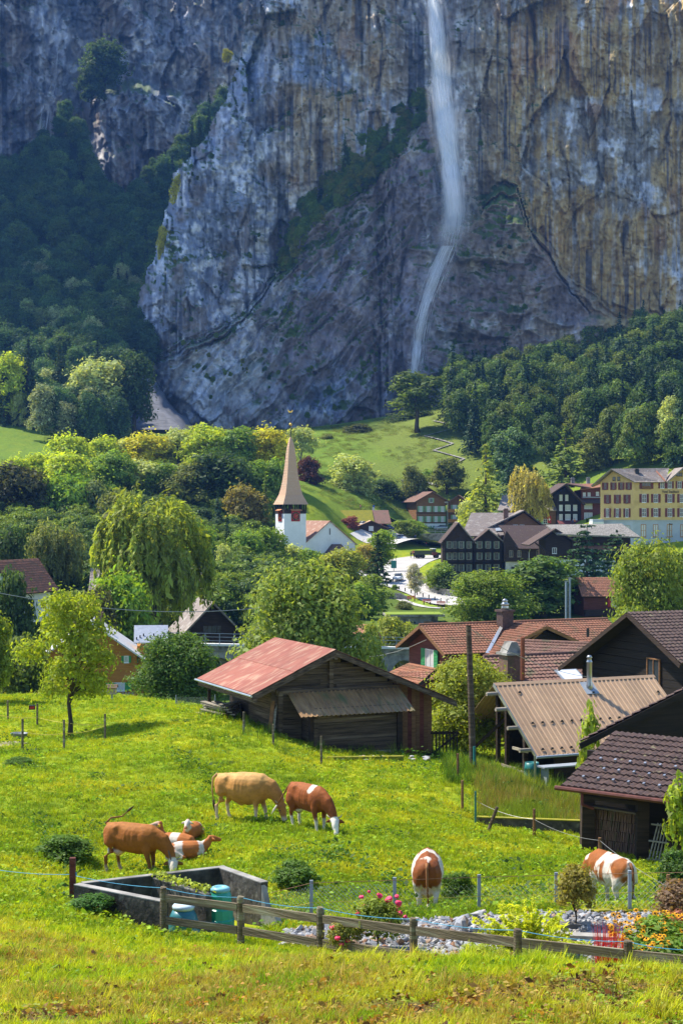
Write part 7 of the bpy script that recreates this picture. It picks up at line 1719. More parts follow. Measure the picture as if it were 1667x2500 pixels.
# conifers and broadleaf trees standing out on the right slope
for kd, px, yt, yb, Y, w, c, lab in [('spruce',1095,930,1080,625,75,DRK_,'dark conifer right of the big crest tree'),('spruce',1125,950,1100,600,70,DRK_,'second dark conifer right of the big crest tree'),('larch',1380,1045,1190,470,100,(0.10,0.14,0.03),'soft light larch above the guesthouse'),('round_b',1250,1050,1180,490,110,(0.07,0.12,0.04),'blue green tree above the golden tree'),
        ('tall_a',1455,1050,1180,470,70,OLV_,'olive tree left of the hotel roof'),('tall_a',1570,975,1130,480,110,(0.08,0.13,0.04),'pale tall tree above the hotel roof'),('round_a',1420,930,1050,560,110,(0.12,0.14,0.02),'olive yellow tree high on the right slope'),('tall_b',1640,840,1000,560,140,DRK_,'dark tall tree at the right edge of the slope'),('airy',1630,970,1140,450,60,PAL_,'half bare grey tree above the hotel'),
        ('spruce',1245,1090,1230,470,60,BLU_,'blue green spruce behind the yellow larch'),('round_b',1090,1120,1200,500,70,OLV_,'light bushy tree at the end of the zigzag path'),('bush',1010,1140,1200,490,60,OLV_,'green bush below the zigzag path'),('bush',1070,1150,1230,520,120,MID_,'green thicket behind the brown chalet'),('bush',960,1190,1250,530,90,MID_,'green thicket left of the dark chalet')]:
    T(kd, 'slope_tree', px, yt, yb, Y, w*1.1, c, lab, 'tree', None)
# edge of the left wood: single trees with bare trunks
for kd, px, yt, yb, Y, w, c, lab in [('ash',245,880,1062,555,130,PAL_,'pale sunlit tree with bare trunk beside the scree'),('ash',215,900,1060,550,90,PAL_,'pale sunlit tree just left of the scree tree'),('tall_b',180,930,1065,553,60,PAL_,'pale thin tree at the wood edge'),('spruce',70,835,1050,554,75,(0.03,0.055,0.025),'dark spruce in front of the left wood'),('spruce',145,845,1055,554,72,(0.03,0.055,0.025),'second dark spruce in front of the left wood'),('spruce',10,890,1090,550,70,DRK_,'dark spruce at the left picture edge before the wood'),('round_b',20,870,1010,554,90,SUN_,'sunlit tree at the left edge of the wood'),('tall_b',48,960,1080,550,30,PAL_,'thin pale tree at the meadow edge'),('tall_b',115,985,1060,548,40,PAL_,'small pale tree at the wood edge'),('tall_a',330,860,1030,555,80,DRK_,'dark tree leaning over the scree'),
        ('round_a',255,100,245,1050,90,DRK_,'lone dark tree group on the ledge of the left wall'),('round_b',225,170,260,1045,60,DRK_,'dark bush tree left on the ledge of the left wall'),('spruce',842,328,405,690,26,DRK_,'lone dark conifer on the green ledge of the cliff'),('spruce',487,285,360,760,24,DRK_,'dark conifer on the left skyline edge of the cliff'),('spruce',470,300,385,765,26,DRK_,'second dark conifer on the left edge of the cliff'),('spruce',510,262,330,760,22,DRK_,'uppermost dark conifer on the left edge of the cliff'),('bush',442,430,500,735,45,YEL_,'yellow bush glowing on the left edge of the cliff'),('bush',400,554,640,720,28,YEL_,'small yellow bush low on the left edge of the cliff'),('bush',555,120,150,760,22,YEL_,'tiny yellow bush high on the cliff edge')]:
    T(kd, 'wood_edge_tree', px, yt, yb, Y, w*1.1, c, lab, 'tree', None, cliff=yt < 800)
# ================================================================ rail fence in front
rf = frame('rail_fence', tuple(G(782, 28.7)), 0, 'weathered two rail wooden fence running across the foreground', 'fence')
def Lf(p): return Vector(p)-Vector(rf.location)
FP = [(400, 31.0, 2166), (588, 30.0, 2189), (782, 28.7, 2215), (1009, 27.2, 2242), (1263, 25.5, 2269), (1532, 24.5, 2297), (1815, 23.4, 2325)]
tops = [P(a, c, b) for a, b, c in FP]
for i, t in enumerate(tops):
    g = t.copy(); g.z = t.z-1.3
    m = MB(); m.tube([Lf(g), Lf(t)-Vector((0, 0, 0.02)), Lf(t)+Vector((0.004, 0, 0.005))], [0.075, 0.072, 0.062], 12); m.build('post', M_FENCEWOOD, rf)
for i in range(len(tops)-1):
    for dz in (0.20, 0.64):
        a, b = Lf(tops[i])-Vector((0, 0.05, dz)), Lf(tops[i+1])-Vector((0, 0.05, dz)); d = (b-a).normalized()
        MB().beam(a+d*0.075, b-d*0.075, 0.05, 0.15).build('rail', M_FENCEWOOD, rf)
for i in (2, 4):
    a = Lf(tops[i]).lerp(Lf(tops[i+1]), 0.44)-Vector((0, 0.085, 0.2)); MB().box(a.x-0.03, a.x+0.03, a.y, a.y+0.008, a.z-0.06, a.z+0.06).build('joint_plate', M_STEEL, rf)
M_BLUEWIRE = M('blue_wire', (0.10, 0.38, 0.55), (0.08, 0.3, 0.45), 3, rough=0.5)
bp = [P(-40, 2118, 36), P(172, 2135, 33.6), P(400, 2168, 31), P(588, 2191, 30), P(782, 2217, 28.7), P(1009, 2244, 27.2), P(1263, 2271, 25.5), P(1532, 2299, 24.5), P(1720, 2318, 23.8)]
wire('electric_wire', bp, 0.006, M_BLUEWIRE, 'thin blue electric fence wire strung along the rail fence tops', 'wire', 0.05, 6)
# ================================================================ concrete compost bunker
cb = frame('compost_bunker', tuple(G(401, 31.6)), 0, 'dark stained concrete compost bunker with three bays', 'bunker')
def Lc_(p): return Vector(p)-Vector(cb.location)
def cwall(a, b, za, zb, th, name='wall', bot=-9.9, mat=None):
    """standing slab from a to b (xy), top heights za zb"""
    a, b = Vector((a[0], a[1], 0)), Vector((b[0], b[1], 0)); d = (b-a).normalized(); n = Vector((-d.y, d.x, 0))*th/2; m = MB()
    zz = cb.location.z
    q = []
    N_ = 6
    vs = []; fs = []
    for i in range(N_+1):
        t = i/N_; p = a.lerp(b, t); z = za+(zb-za)*t+RND.uniform(-0.006, 0.006)
        vs += [p-n+Vector((0, 0, bot)), p-n+Vector((0, 0, z)), p+n+Vector((0, 0, z)), p+n+Vector((0, 0, bot))]
    for i in range(N_):
        o = i*4
        for k_ in range(4): fs.append((o+k_, o+(k_+1) % 4, o+4+(k_+1) % 4, o+4+k_))
    fs += [(0, 1, 2, 3), (N_*4+3, N_*4+2, N_*4+1, N_*4)]
    m._add([v-Vector(cb.location) for v in vs], fs); w_ = m.build(name, mat or M_CONCDARK, cb)
    cp = MB(); cp.beam(a+Vector((0, 0, za+0.012))-Vector(cb.location), b+Vector((0, 0, zb+0.012))-Vector(cb.location), th*1.02, 0.02); cp.build('coping', M_CONC, w_)
    return w_
A_, B_, C_, D_ = (-3.53, 31.0), (-5.52, 32.5), (-2.55, 34.2), (-1.42, 32.7)
cwall((-3.50, 31.05), B_, -7.78, -7.78, 0.17); cwall((-5.42, 32.6), C_, -7.78, -7.80, 0.15); cwall((-2.60, 34.1), (-1.62, 32.75), -7.80, -7.80, 0.18)
cwall((-4.0, 33.35), (-2.72, 31.95), -7.84, -7.86, 0.15); 
m = MB(); p = Lc_((-1.62, 32.75, 0)); m.prism([Lc_((-1.70, 32.62, -9.8)), Lc_((-1.20, 32.2, -9.8)), Lc_((-1.25, 32.25, -8.72)), Lc_((-1.42, 32.4, -8.35)), Lc_((-1.58, 32.58, -8.3)), Lc_((-1.68, 32.68, -7.84))], (0.1, 0.12, 0)); m.build('buttress', M_CONC, cb)
# number painted on the left wall is unreadable: a pale worn patch stays in the concrete itself
M_BIN = M('green_plastic', (0.02, 0.36, 0.26), (0.018, 0.30, 0.22), 2, rough=0.35, spec=0.5); M_BIN2 = M('teal_plastic', (0.03, 0.17, 0.19), (0.025, 0.14, 0.16), 2, rough=0.35, spec=0.5)
b1 = frame('compost_bin', tuple(Vector((-2.52, 32.4, ground(-2.52, 32.4)))), 0, 'tall bright green plastic compost bin with pale lid', 'compost bin')
b1.location.z = -8.75
MB().lathe([(0.32, 0), (0.30, 0.1), (0.30, 0.28), (0.275, 0.3), (0.27, 0.5), (0.245, 0.52), (0.235, 0.78), (0.20, 0.86)], 12, sq=True).build('body', M_BIN, b1)
MB().lathe([(0.21, 0.862), (0.20, 0.93), (0.15, 0.955), (0.10, 0.945), (0.09, 0.93)], 16).build('lid', M('pale_teal_plastic', (0.25, 0.55, 0.62), (0.2, 0.48, 0.55), 2, rough=0.35), b1, True)
b2 = frame('compost_bin', (-3.22, 31.75, -8.72), 0, 'low dark teal plastic compost dome with flared foot', 'compost bin')
MB().lathe([(0.42, 0), (0.42, 0.06), (0.36, 0.1), (0.33, 0.3), (0.27, 0.5), (0.21, 0.62)], 24).build('body', M_BIN2, b2, True); MB().lathe([(0.22, 0.622), (0.23, 0.68), (0.2, 0.72), (0.12, 0.73)], 20).build('lid', M('pale_blue_plastic', (0.5, 0.62, 0.68), (0.45, 0.55, 0.6), 2, rough=0.4), b2, True)
wp = frame('corner_post', tuple(P(178, 2165, 33.2)), 0, 'brown wooden post at the left corner of the bunker', 'post'); MB().box(-0.06, 0.06, -0.06, 0.06, -0.7, 0.62).build('post', M_REDWOOD, wp); MB().box(0.06, 0.09, -0.02, 0.02, 0.25, 0.3).build('insulator', M_BLUEWIRE, wp)
def near_plant(kind, name, px, ytop, Y, wpx, colour, label, cat='shrub', zoff=-0.05, base=None):
    k_ = Y/F; b = G(px, Y, zoff) if base is None else Vector(base); h = (1250-ytop)*k_-b.z; return plant(kind, name, b, max(h, 0.1), wpx*k_, colour, label, cat)
near_plant('garden_bush', 'nettle_clump', 230, 2195, 31.3, 95, (0.05, 0.12, 0.02), 'dark green nettles growing against the bunker wall', base=tuple(G(228, 31.6)))
near_plant('sprig', 'nettle_clump', 200, 2195, 31.9, 60, (0.07, 0.15, 0.02), 'low leafy weeds at the left bunker corner')
# ivy over the partition wall
iv_rs = np.random.RandomState(5); n = 420; t = iv_rs.uniform(0, 1, n); base = np.stack([-4.0+1.28*t, 33.3-1.35*t, -7.76+iv_rs.normal(0, 0.035, n)], 1)+np.stack([iv_rs.normal(0, 0.07, n), iv_rs.normal(0, 0.07, n), iv_rs.uniform(-0.02, 0.05, n)], 1)
ivm = leaves_mesh('ivy', base-np.array((-3.4, 32.7, -7.8)), np.tile((0, -0.3, 1.0), (n, 1)), iv_rs.uniform(0, 1, n), 0.055, iv_rs, 1.1); ivm.materials.append(M_LEAF)
iv = link('ivy', ivm, None, None, (-3.4, 32.7, -7.8)); iv.color = (0.22, 0.26, 0.03, 1); tag(iv, 'yellow green ivy creeping over the bunker partition', 'ivy')
# ================================================================ chain link fence behind the garden
cf = frame('chain_link_fence', tuple(G(963, 32)), 0, 'sagging wire mesh fence on grey blue steel posts behind garden', 'fence')
def Lw(p): return Vector(p)-Vector(cf.location)
CP = [(640, 32.9, 2178), (760, 32.0, 2149), (963, 32.0, 2142), (1169, 32.5, 2135), (1357, 32.5, 2130), (1536, 32.0, 2125), (1740, 31.5, 2122)]
ct = [P(a, c, b) for a, b, c in CP]
for i, t in enumerate(ct):
    if i: MB().box(Lw(t).x-0.035, Lw(t).x+0.035, Lw(t).y-0.025, Lw(t).y+0.025, Lw(t).z-1.15, Lw(t).z).build('post', M_GREYPAINT, cf)
mm = MB()
for i in range(len(ct)-1):
    a, b = Lw(ct[i]), Lw(ct[i+1]); L_n = (b-a).length; H = 0.62; st_ = 0.085 if i < 2 else 0.12; n = int(L_n/st_); sag = 0.0 if i < 2 else 0.1
    for q in range(-int(H/st_), n):
        for sg in (0, 1):
            s0, s1_ = (q*st_, q*st_+H) if sg == 0 else (q*st_+H, q*st_)
            z0_, z1_ = -0.12-sag, -0.12-sag-H
            c0, c1 = max(0, min(L_n, s0)), max(0, min(L_n, s1_))
            if s1_ == s0 or (c0 == c1): continue
            f0 = (c0-s0)/(s1_-s0); f1 = (c1-s0)/(s1_-s0)
            p0 = a.lerp(b, c0/L_n)+Vector((0, 0, z0_+(z1_-z0_)*f0)); p1 = a.lerp(b, c1/L_n)+Vector((0, 0, z0_+(z1_-z0_)*f1))
            mm.tube([p0, p1], 0.0026, 3, False)
o = mm.build('wire_mesh', M_STEEL, cf, fix=False); o['kind'] = 'stuff'
for dz, mt in ((0.05, M('rusty_wire', (0.30, 0.16, 0.09), (0.2, 0.1, 0.06), 3)), (0.45, M('yellow_wire', (0.55, 0.45, 0.08), (0.45, 0.36, 0.06), 3))):
    MB().tube([Lw(t)-Vector((0, 0.03, dz)) for t in ct], 0.006, 5).build('strand', mt, cf)
# ================================================================ stone garden
grs = np.random.RandomState(91)
def bed(n, poly, seed):
    rs = np.random.RandomState(seed); px = rs.uniform(620, 1760, n); Y = rs.uniform(24.6, 31.9, n); k_ = poly(px, Y); return px[k_], Y[k_], rs
def in_bed(px, Y):
    fr = np.interp(px, [400, 588, 782, 1009, 1263, 1532, 1815], [31, 30, 28.7, 27.2, 25.5, 24.5, 23.4])
    return (Y > fr+0.35) & (Y < np.interp(px, [640, 700, 900, 1250, 1420, 1500, 1760], [29.5, 31.6, 31.4, 31.5, 31.9, 31.9, 31.6])) & (px > 690)
px, Yb_, rs = bed(9500, in_bed, 92)
xx = (px-833.5)*Yb_/F; zz = ground_np(xx, Yb_)+0.02
m = len(xx); sc = np.exp(rs.normal(-2.35, 0.38, m)); stone_cols = np.array([(0.27, 0.28, 0.30), (0.38, 0.38, 0.38), (0.19, 0.20, 0.22), (0.30, 0.19, 0.12), (0.33, 0.30, 0.26), (0.13, 0.135, 0.15), (0.25, 0.13, 0.07)])[rs.choice(7, m, p=[.24, .22, .18, .09, .12, .09, .06])]
def M_icol(name):
    mt, nt, b = nodes_of(name); a = nt.nodes.new('ShaderNodeAttribute'); a.attribute_type = 'INSTANCER'; a.attribute_name = 'icol'; nt.links.new(a.outputs['Color'], b.inputs['Base Color']); b.inputs['Roughness'].default_value = 0.85
    n2 = nt.nodes.new('ShaderNodeTexNoise'); n2.inputs['Scale'].default_value = 4; bp_ = nt.nodes.new('ShaderNodeBump'); bp_.inputs['Strength'].default_value = 0.5; nt.links.new(n2.outputs['Fac'], bp_.inputs['Height']); nt.links.new(bp_.outputs[0], b.inputs['Normal']); return mt
M_PEB = M_icol('pebble')
_peb = stone_mesh(44, 0.55); 
third = rs.randint(0, 2, m)
for q in range(2):
    sme = stone_mesh(50+q, 0.5); sme.materials.append(M_PEB); k_ = third == q
    scatter('gravel_stones', np.stack([xx, Yb_, zz], 1)[k_], rs.uniform(0, 6.28, (k_.sum(), 3))*np.array((0.12, 0.12, 1)), np.stack([sc*1.35, sc, sc], 1)[k_], sme, None, 'light grey and brown stones covering the garden bed' if q == 0 else 'rounded mixed stones filling the garden bed', stone_cols[k_])
# earth under the stones
bx_, by_ = np.meshgrid(np.linspace(640, 1760, 90), np.linspace(24.2, 32, 60)); kk = in_bed(bx_, by_); X_ = (bx_-833.5)*by_/F
bed_me = np_mesh('garden_bed', np.stack([X_.ravel(), by_.ravel(), ground_np(X_.ravel(), by_.ravel())+0.015], 1), grid_faces(bx_.shape, kk)[:, ::-1], True)
tag(link('garden_bed', bed_me, M('bed_earth', (0.20, 0.19, 0.18), (0.12, 0.11, 0.10), 6)), kind='structure')
# stone border and mossy edging
eg = frame('mossy_edging', tuple(G(1500, 31.9)), 0, 'moss covered stone edging along the back of the garden', 'edging')
for i in range(16):
    a = G(1425+i*14, 31.95)-Vector(eg.location); o = MB().box(-0.065, 0.065, -0.08, 0.08, -0.05, RND.uniform(0.05, 0.08)).build('edging_stone', M_MOSS, eg); o.location = a
e2 = frame('mossy_edging', tuple(G(720, 31.5)), 0, 'short mossy edging beside the bunker end', 'edging')
for i in range(6):
    a = G(690+i*14, 31.6)-Vector(e2.location); o = MB().box(-0.065, 0.065, -0.08, 0.08, -0.05, RND.uniform(0.05, 0.08)).build('edging_stone', M_MOSS, e2); o.location = a
for pxa, Ya, L_n, a_, lab in ((1440, 29.2, 1.9, -0.08, 'flat grey stone slab across the garden behind the red grass'), (1400, 30.2, 0.7, 0.05, 'short grey stone slab at the right foot of the juniper'), (960, 28.6, 1.2, 0.02, 'flat brown stone slab below the rose bush')):
    o = MB().box(-L_n/2, L_n/2, -0.13, 0.13, -0.03, 0.09).build('stone_slab', M_CONC, None); o.location = G(pxa, Ya, 0.03); o.rotation_euler = (0, 0.02, a_); tag(o, lab, 'stone slab')
sg_ = frame('stone_figure', tuple(G(1150, 29.9)), 0, 'small cairn of split slate and pale rocks on the gravel', 'cairn')
for i, (x_, z_, s, ti) in enumerate(((-0.14, 0.2, (0.17, 0.12, 0.62), 0.05), (0.05, 0.1, (0.26, 0.2, 0.3), 0.3), (0.1, 0.3, (0.3, 0.2, 0.26), -0.4), (0.14, 0.42, (0.34, 0.2, 0.16), 0.3), (0.26, 0.06, (0.3, 0.22, 0.24), 0.1))):
    o = link('stone', STONES[i], None, sg_, (x_, 0, z_)); o.scale = s; o.rotation_euler = (0, ti, i)
# red pot with spiky plant
pot = frame('terracotta_pot', tuple(G(1617, 28.6)), 0, 'square rust brown pot with spiky dark plant', 'flower pot')
MB().box(-0.13, 0.13, -0.13, 0.13, 0, 0.25).build('pot', M('terracotta', (0.33, 0.14, 0.07), (0.24, 0.09, 0.045), 4, rough=0.8), pot)
# plants built from blades
def blades(n, h, spread, w_, rs, lean=0.4, seg=3):
    V_ = []; F_ = []; T_ = []
    for i in range(n):
        a = rs.uniform(0, 6.283); r = spread*math.sqrt(rs.uniform(0, 1)); b = np.array((r*math.cos(a), r*math.sin(a), 0)); hh = h*rs.uniform(0.6, 1.1); la = rs.uniform(0, 6.283); ll = lean*hh*rs.uniform(0.1, 1.0); d = np.array((math.cos(la)*ll, math.sin(la)*ll, 0)); sd = np.array((-math.sin(la+rs.normal(0, .8)), math.cos(la), 0))*w_*rs.uniform(0.7, 1.3)/2
        o = len(V_); tt = rs.uniform(0, 1)
        for s in range(seg+1):
            t = s/seg; c = b+d*t*t+np.array((0, 0, hh*(t-0.18*lean*t*t))); wd = sd*(1-t)**0.7
            V_ += [c-wd, c+wd]; T_ += [np.clip(tt*0.7+0.3*t, 0, 1)]*2
        for s in range(seg): F_.append((o+2*s, o+2*s+1, o+2*s+3, o+2*s+2))
    return np.array(V_), np.array(F_), np.array(T_)
def blade_plant(name, px, Y, n, h, spread, w_, colour, label, seed, lean=0.4, base=None, cat='plant', kind=None):
    rs = np.random.RandomState(seed); V_, F_, T_ = blades(n, h, spread, w_, rs, lean); me = np_mesh(name, V_, F_); vfloat(me, T_, 'tint'); me.materials.append(M_LEAF)
    o = link(name, me, None, None, base or G(px, Y)); o.color = (*colour, 1); tag(o, label, cat, None, kind); return o
o = blade_plant('spiky_leaves', 1617, 28.6, 26, 0.34, 0.06, 0.03, (0.14, 0.05, 0.03), None, 3, 0.5, (0, 0, 0.24)); o.parent = pot; del o['category']
blade_plant('red_grass', 1490, 26.0, 300, 1.1, 0.25, 0.014, (0.30, 0.012, 0.01), 'clump of upright bright red ornamental grass', 4, 0.12)
blade_plant('red_grass', 1478, 25.8, 110, 0.72, 0.28, 0.013, (0.28, 0.07, 0.012), 'orange red grass edging the red clump', 5, 0.25)
# juniper: arching feathery sprays
def juniper(name, px, Y, size, label):
    rs = np.random.RandomState(12); C = []; N = []; T = []
    for i in range(85):
        a = rs.uniform(0, 6.283); L_n = size*rs.uniform(0.6, 1.0); el = rs.uniform(0.4, 1.35); tb = rs.uniform(0.2, 0.9); m_ = 70
        q = rs.uniform(0.1, 1, m_); x = np.cos(a)*L_n*q*math.cos(el); y = np.sin(a)*L_n*q*math.cos(el); z = L_n*q*math.sin(el)-0.22*L_n*q**2
        w_ = rs.normal(0, 0.075, m_)*(1.15-q); C.append(np.stack([x-np.sin(a)*w_, y+np.cos(a)*w_, z+rs.normal(0, 0.018, m_)], 1)); N.append(np.tile((0, 0, 1.0), (m_, 1))); T.append(np.clip(tb*0.5+0.5*q+rs.normal(0, 0.1, m_), 0, 1))
    me = leaves_mesh('sprays', np.concatenate(C), np.concatenate(N), np.concatenate(T), 0.045, rs, 2.4); me.materials.append(M_LEAF)
    e = frame(name, tuple(G(px, Y)), 0, label, 'shrub'); o = link('sprays', me, None, e); o.color = (0.27, 0.30, 0.02, 1)
    mb = MB()
    for i in range(9): a = i*0.7; mb.tube([(0, 0, 0), (0.25*math.cos(a), 0.25*math.sin(a), 0.3), (0.55*math.cos(a), 0.5*math.sin(a), 0.45)], [0.02, 0.014, 0.005], 5)
    mb.build('stems', M_BARK, e); return e
juniper('juniper', 1285, 28.2, 1.45, 'spreading yellow green juniper behind the fence')
near_plant('garden_bush', 'bronze_shrub', 1403, 2112, 30.2, 105, (0.17, 0.15, 0.03), 'upright shrub with bronze green leaves before the piebald cow')
near_plant('garden_bush', 'purple_shrub', 1665, 2150, 29.0, 150, (0.13, 0.085, 0.05), 'brownish purple shrub at the right edge of the garden')
near_plant('garden_bush', 'pink_shrub', 1660, 2225, 27.6, 90, (0.24, 0.10, 0.06), 'low reddish shrub behind the yellow flowers')
near_plant('bush', 'ground_cover', 1180, 2310, 26.6, 120, (0.20, 0.25, 0.02), 'low bright yellow green plants inside the fence', 'plant'); near_plant('bush', 'ground_cover', 1310, 2318, 25.9, 150, (0.15, 0.18, 0.025), 'low leafy plants under the juniper at the fence', 'plant')
near_plant('bush', 'ground_cover', 1620, 2335, 24.9, 150, (0.06, 0.10, 0.02), 'dark leaves under the yellow flowers at the fence', 'plant')
near_plant('bush', 'hosta', 1395, 2330, 25.4, 60, (0.09, 0.15, 0.03), 'green leafy plant between juniper and red grass', 'plant')
# rose bush: stems, leaves and pink blooms
rose = near_plant('garden_bush', 'rose_bush', 925, 2195, 28.7, 110, (0.13, 0.17, 0.02), 'rose bush with pink red blooms behind the fence')
M_ROSE = M('rose_petal', (0.80, 0.06, 0.16), (0.65, 0.03, 0.10), 8, rough=0.6); _bl = MB().lathe([(0.012, 0), (0.045, 0.02), (0.055, 0.05), (0.04, 0.075), (0.03, 0.06), (0.02, 0.08), (0.005, 0.07)], 9).mesh('bloom', True); _bl.materials.append(M_ROSE)
rr = random.Random(8); hR = (1250-2195)*28.7/F-rose.location.z
for i in range(22):
    o = link('bloom', _bl, None, rose, (rr.uniform(-0.48, 0.48), rr.uniform(-0.4, 0.2), hR*rr.uniform(0.55, 1.08))); o.scale = [rr.uniform(0.6, 1.25)]*3; o.rotation_euler = (rr.uniform(-.6, .6), rr.uniform(-.6, .6), 0)
rose2 = near_plant('garden_bush', 'rose_bush', 845, 2245, 28.4, 80, (0.17, 0.18, 0.03), 'smaller rose bush left of the large one')
for i in range(5): o = link('bloom', _bl, None, rose2, (rr.uniform(-0.3, 0.3), rr.uniform(-0.3, 0.1), rr.uniform(0.2, 0.6)))
# black-eyed yellow flowers
yf = near_plant('bush', 'yellow_flower_bed', 1618, 2256, 26.3, 215, (0.10, 0.17, 0.02), 'mass of yellow daisy flowers with dark centres', 'plant')
M_PETAL = M('yellow_petal', (0.85, 0.47, 0.01), (0.75, 0.36, 0.01), 6, rough=0.7); M_EYE = M('dark_flower_eye', (0.04, 0.02, 0.01), (0.02, 0.01, 0.008), 5)
fm_ = MB()
for i in range(11):
    a = 2*math.pi*i/11; c, s = math.cos(a), math.sin(a); fm_._add([(0.010*c, 0.010*s, 0), (0.028*c-0.010*s, 0.028*s+0.010*c, 0.006), (0.052*c, 0.052*s, -0.004), (0.028*c+0.010*s, 0.028*s-0.010*c, 0.006)], [(0, 3, 2, 1)])
fmm = fm_.mesh('flower', fix=False); fmm.materials.append(M_PETAL); em_ = MB().lathe([(0.014, 0.002), (0.013, 0.014), (0.006, 0.02)], 7).mesh('flower_eye'); em_.materials.append(M_EYE)
for i in range(210):
    t = rr.uniform(-1, 1); dpt = rr.uniform(-0.6, 0.75); top_ = 0.92-0.12*t*t+0.16*dpt
    o = link('flower', fmm, None, yf, (t*0.86, dpt, top_+rr.uniform(-0.12, 0.05))); o.rotation_euler = (rr.uniform(0.0, 0.95), rr.uniform(-0.35, 0.35), rr.uniform(-0.5, 0.5)); s = rr.uniform(0.85, 1.35); o.scale = (s, s, s); link('flower_eye', em_, None, o)
yf.rotation_euler.z = 0
pf = frame('pink_flowers', tuple(G(1646, 28.2)), 0, 'few bright pink blooms beside the pot', 'plant')
for i in range(7): o = link('bloom', _bl, None, pf, (rr.uniform(-0.2, 0.2), 0, rr.uniform(0.25, 0.45)))
# ================================================================ meadow stakes and small things
def stake(px, yb, yt, Y, r, mat, label, group=None, tilt=0):
    b = P(px, yb, Y); b.z = ground(b.x, b.y); t = P(px+tilt, yt, Y); o = MB().tube([(0, 0, -0.2), (t.x-b.x, 0, t.z-b.z)], [r, r*0.9], 7).build('fence_stake', mat, None); o.location = b; tag(o, label, 'stake', group); return o
for px, yb, yt, Y, lab in ((20,1770,1710,72,'wooden stake at the left edge beside the apple tree'),(92,1785,1718,70,'wooden stake beside the small bird table'),(56,1832,1755,61,'wooden stake at the end of the earth lane'),(157,1840,1757,61,'wooden stake left of the apple tree trunk'),(257,1815,1743,64,'wooden stake right of the apple tree'),
        (595,1798,1738,62,'short stake before the barn plank pile'),(667,1830,1768,60.5,'pale stake at the barn corner'),(784,1862,1797,59.5,'pale stake before the barn awning'),(1117,1890,1840,57,'stake left of the utility pole'),(1128,1955,1905,53,'thin stake below the utility pole'),(1303,2055,1975,50,'brown stake in the strip of mown grass'),(1463,2095,2045,43,'mossy stake before the porch'),(1630,2190,2135,37,'stake at the right garden corner')):
    stake(px, yb, yt, Y, 0.05, M_FENCEWOOD if Y > 58 else M_BROWNWOOD, lab)
stake(1185, 2035, 1970, 50.5, 0.06, M_LOG, 'leaning grey post at the end of the low wall', None, 28); stake(1160, 2005, 1932, 51.5, 0.035, M_TEALPAINT, 'green steel post at the low wall corner'); stake(1305, 1950, 1845, 64, 0.05, M_STEEL, 'grey downpipe post under the metal roof corner')
for lab, pts in (('yellow electric tape across the meadow by the apple tree', [P(-30, 1740, 71), P(92, 1752, 70), P(257, 1770, 64)]), ('lower yellow electric tape at the earth lane', [P(56, 1785, 61), P(157, 1790, 61), P(257, 1772, 64)])): wire('electric_tape', pts, 0.012, bpy.data.materials['yellow_wire'], lab, 'wire', 0.1)
wire('electric_wire', [P(1162, 1955, 51.5), P(1303, 2000, 50), P(1463, 2052, 43), P(1700, 2200, 34)], 0.007, M_WIRE, 'white wire sagging from the low wall to the garden corner', 'wire', 0.12)
bt = frame('bird_box', tuple(G(274, 80)), 0, 'small grey roofed bird box on a post beside the orange house', 'bird box'); q = P(274, 1678, 80)-Vector(bt.location)
MB().box(-0.04, 0.04, -0.04, 0.04, -0.2, q.z-0.35).build('post', M_GREYPAINT, bt); MB().box(-0.22, 0.22, -0.2, 0.2, q.z-0.348, q.z+0.02).build('box', M_PALEWOOD, bt); slab((-0.3, -0.3, q.z), (0.3, -0.3, q.z), (0.3, 0.0, q.z+0.16), (-0.3, 0.0, q.z+0.16), 0.03).build('roof', M_LOG, bt); slab((0.3, 0.3, q.z), (-0.3, 0.3, q.z), (-0.3, 0.0, q.z+0.16), (0.3, 0.0, q.z+0.16), 0.03).build('roof', M_LOG, bt)
tub = MB().lathe([(0.2, 0), (0.32, 0.03), (0.36, 0.16), (0.38, 0.17), (0.34, 0.15), (0.3, 0.05)], 18).build('feed_tub', M('tub_grey', (0.25, 0.28, 0.31), (0.2, 0.22, 0.25), 3, rough=0.5), None, True); tub.location = G(48, 66, 0.02); tag(tub, 'grey round feed tub on the grass at the left edge', 'tub')
fb = frame('fence_energizer', tuple(P(79, 1727, 70)), 0.2, 'small red and black energizer box hanging on the stake', 'energizer'); MB().box(-0.14, 0.14, -0.08, 0.08, -0.1, 0.1).build('case', M_BLACK, fb); MB().box(-0.1, 0.1, -0.09, -0.081, -0.05, 0.05).build('panel', M_RED, fb)
lw_ = frame('low_wall', tuple(P(1290, 2015, 51)), 0, 'low mossy concrete wall holding back the tall dry grass', 'wall')
a, b = P(1163, 2005, 52)-Vector(lw_.location), P(1425, 2015, 50.6)-Vector(lw_.location)
MB().prism([a+Vector((0, 0, -0.8)), b+Vector((0, 0, -0.8)), b+Vector((0, 0, 0.12)), a+Vector((0, 0, 0.12))], (0, 0.18, 0)).build('wall', M_CONCDARK, lw_); MB().beam(a+Vector((0, 0.08, 0.14)), b+Vector((0, 0.08, 0.14)), 0.22, 0.03).build('coping', M_MOSS, lw_)
# gate right of the barn
gt = frame('picket_gate', tuple(P(1085, 1850, 66)), 0.1, 'dark slatted garden gate between the barn and pole', 'gate')
for i in range(8): MB().box(-0.55+0.15*i, -0.49+0.15*i, -0.02, 0.01, 0, 1.15).build('slat', M_DARKWOOD, gt)
for z_ in (0.1, 1.0): MB().box(-0.6, 0.62, 0.012, 0.05, z_, z_+0.1).build('rail', M_DARKWOOD, gt)
MB().beam((-0.55, 0.03, 0.15), (0.55, 0.03, 1.0), 0.04, 0.08).build('brace', M_DARKWOOD, gt)
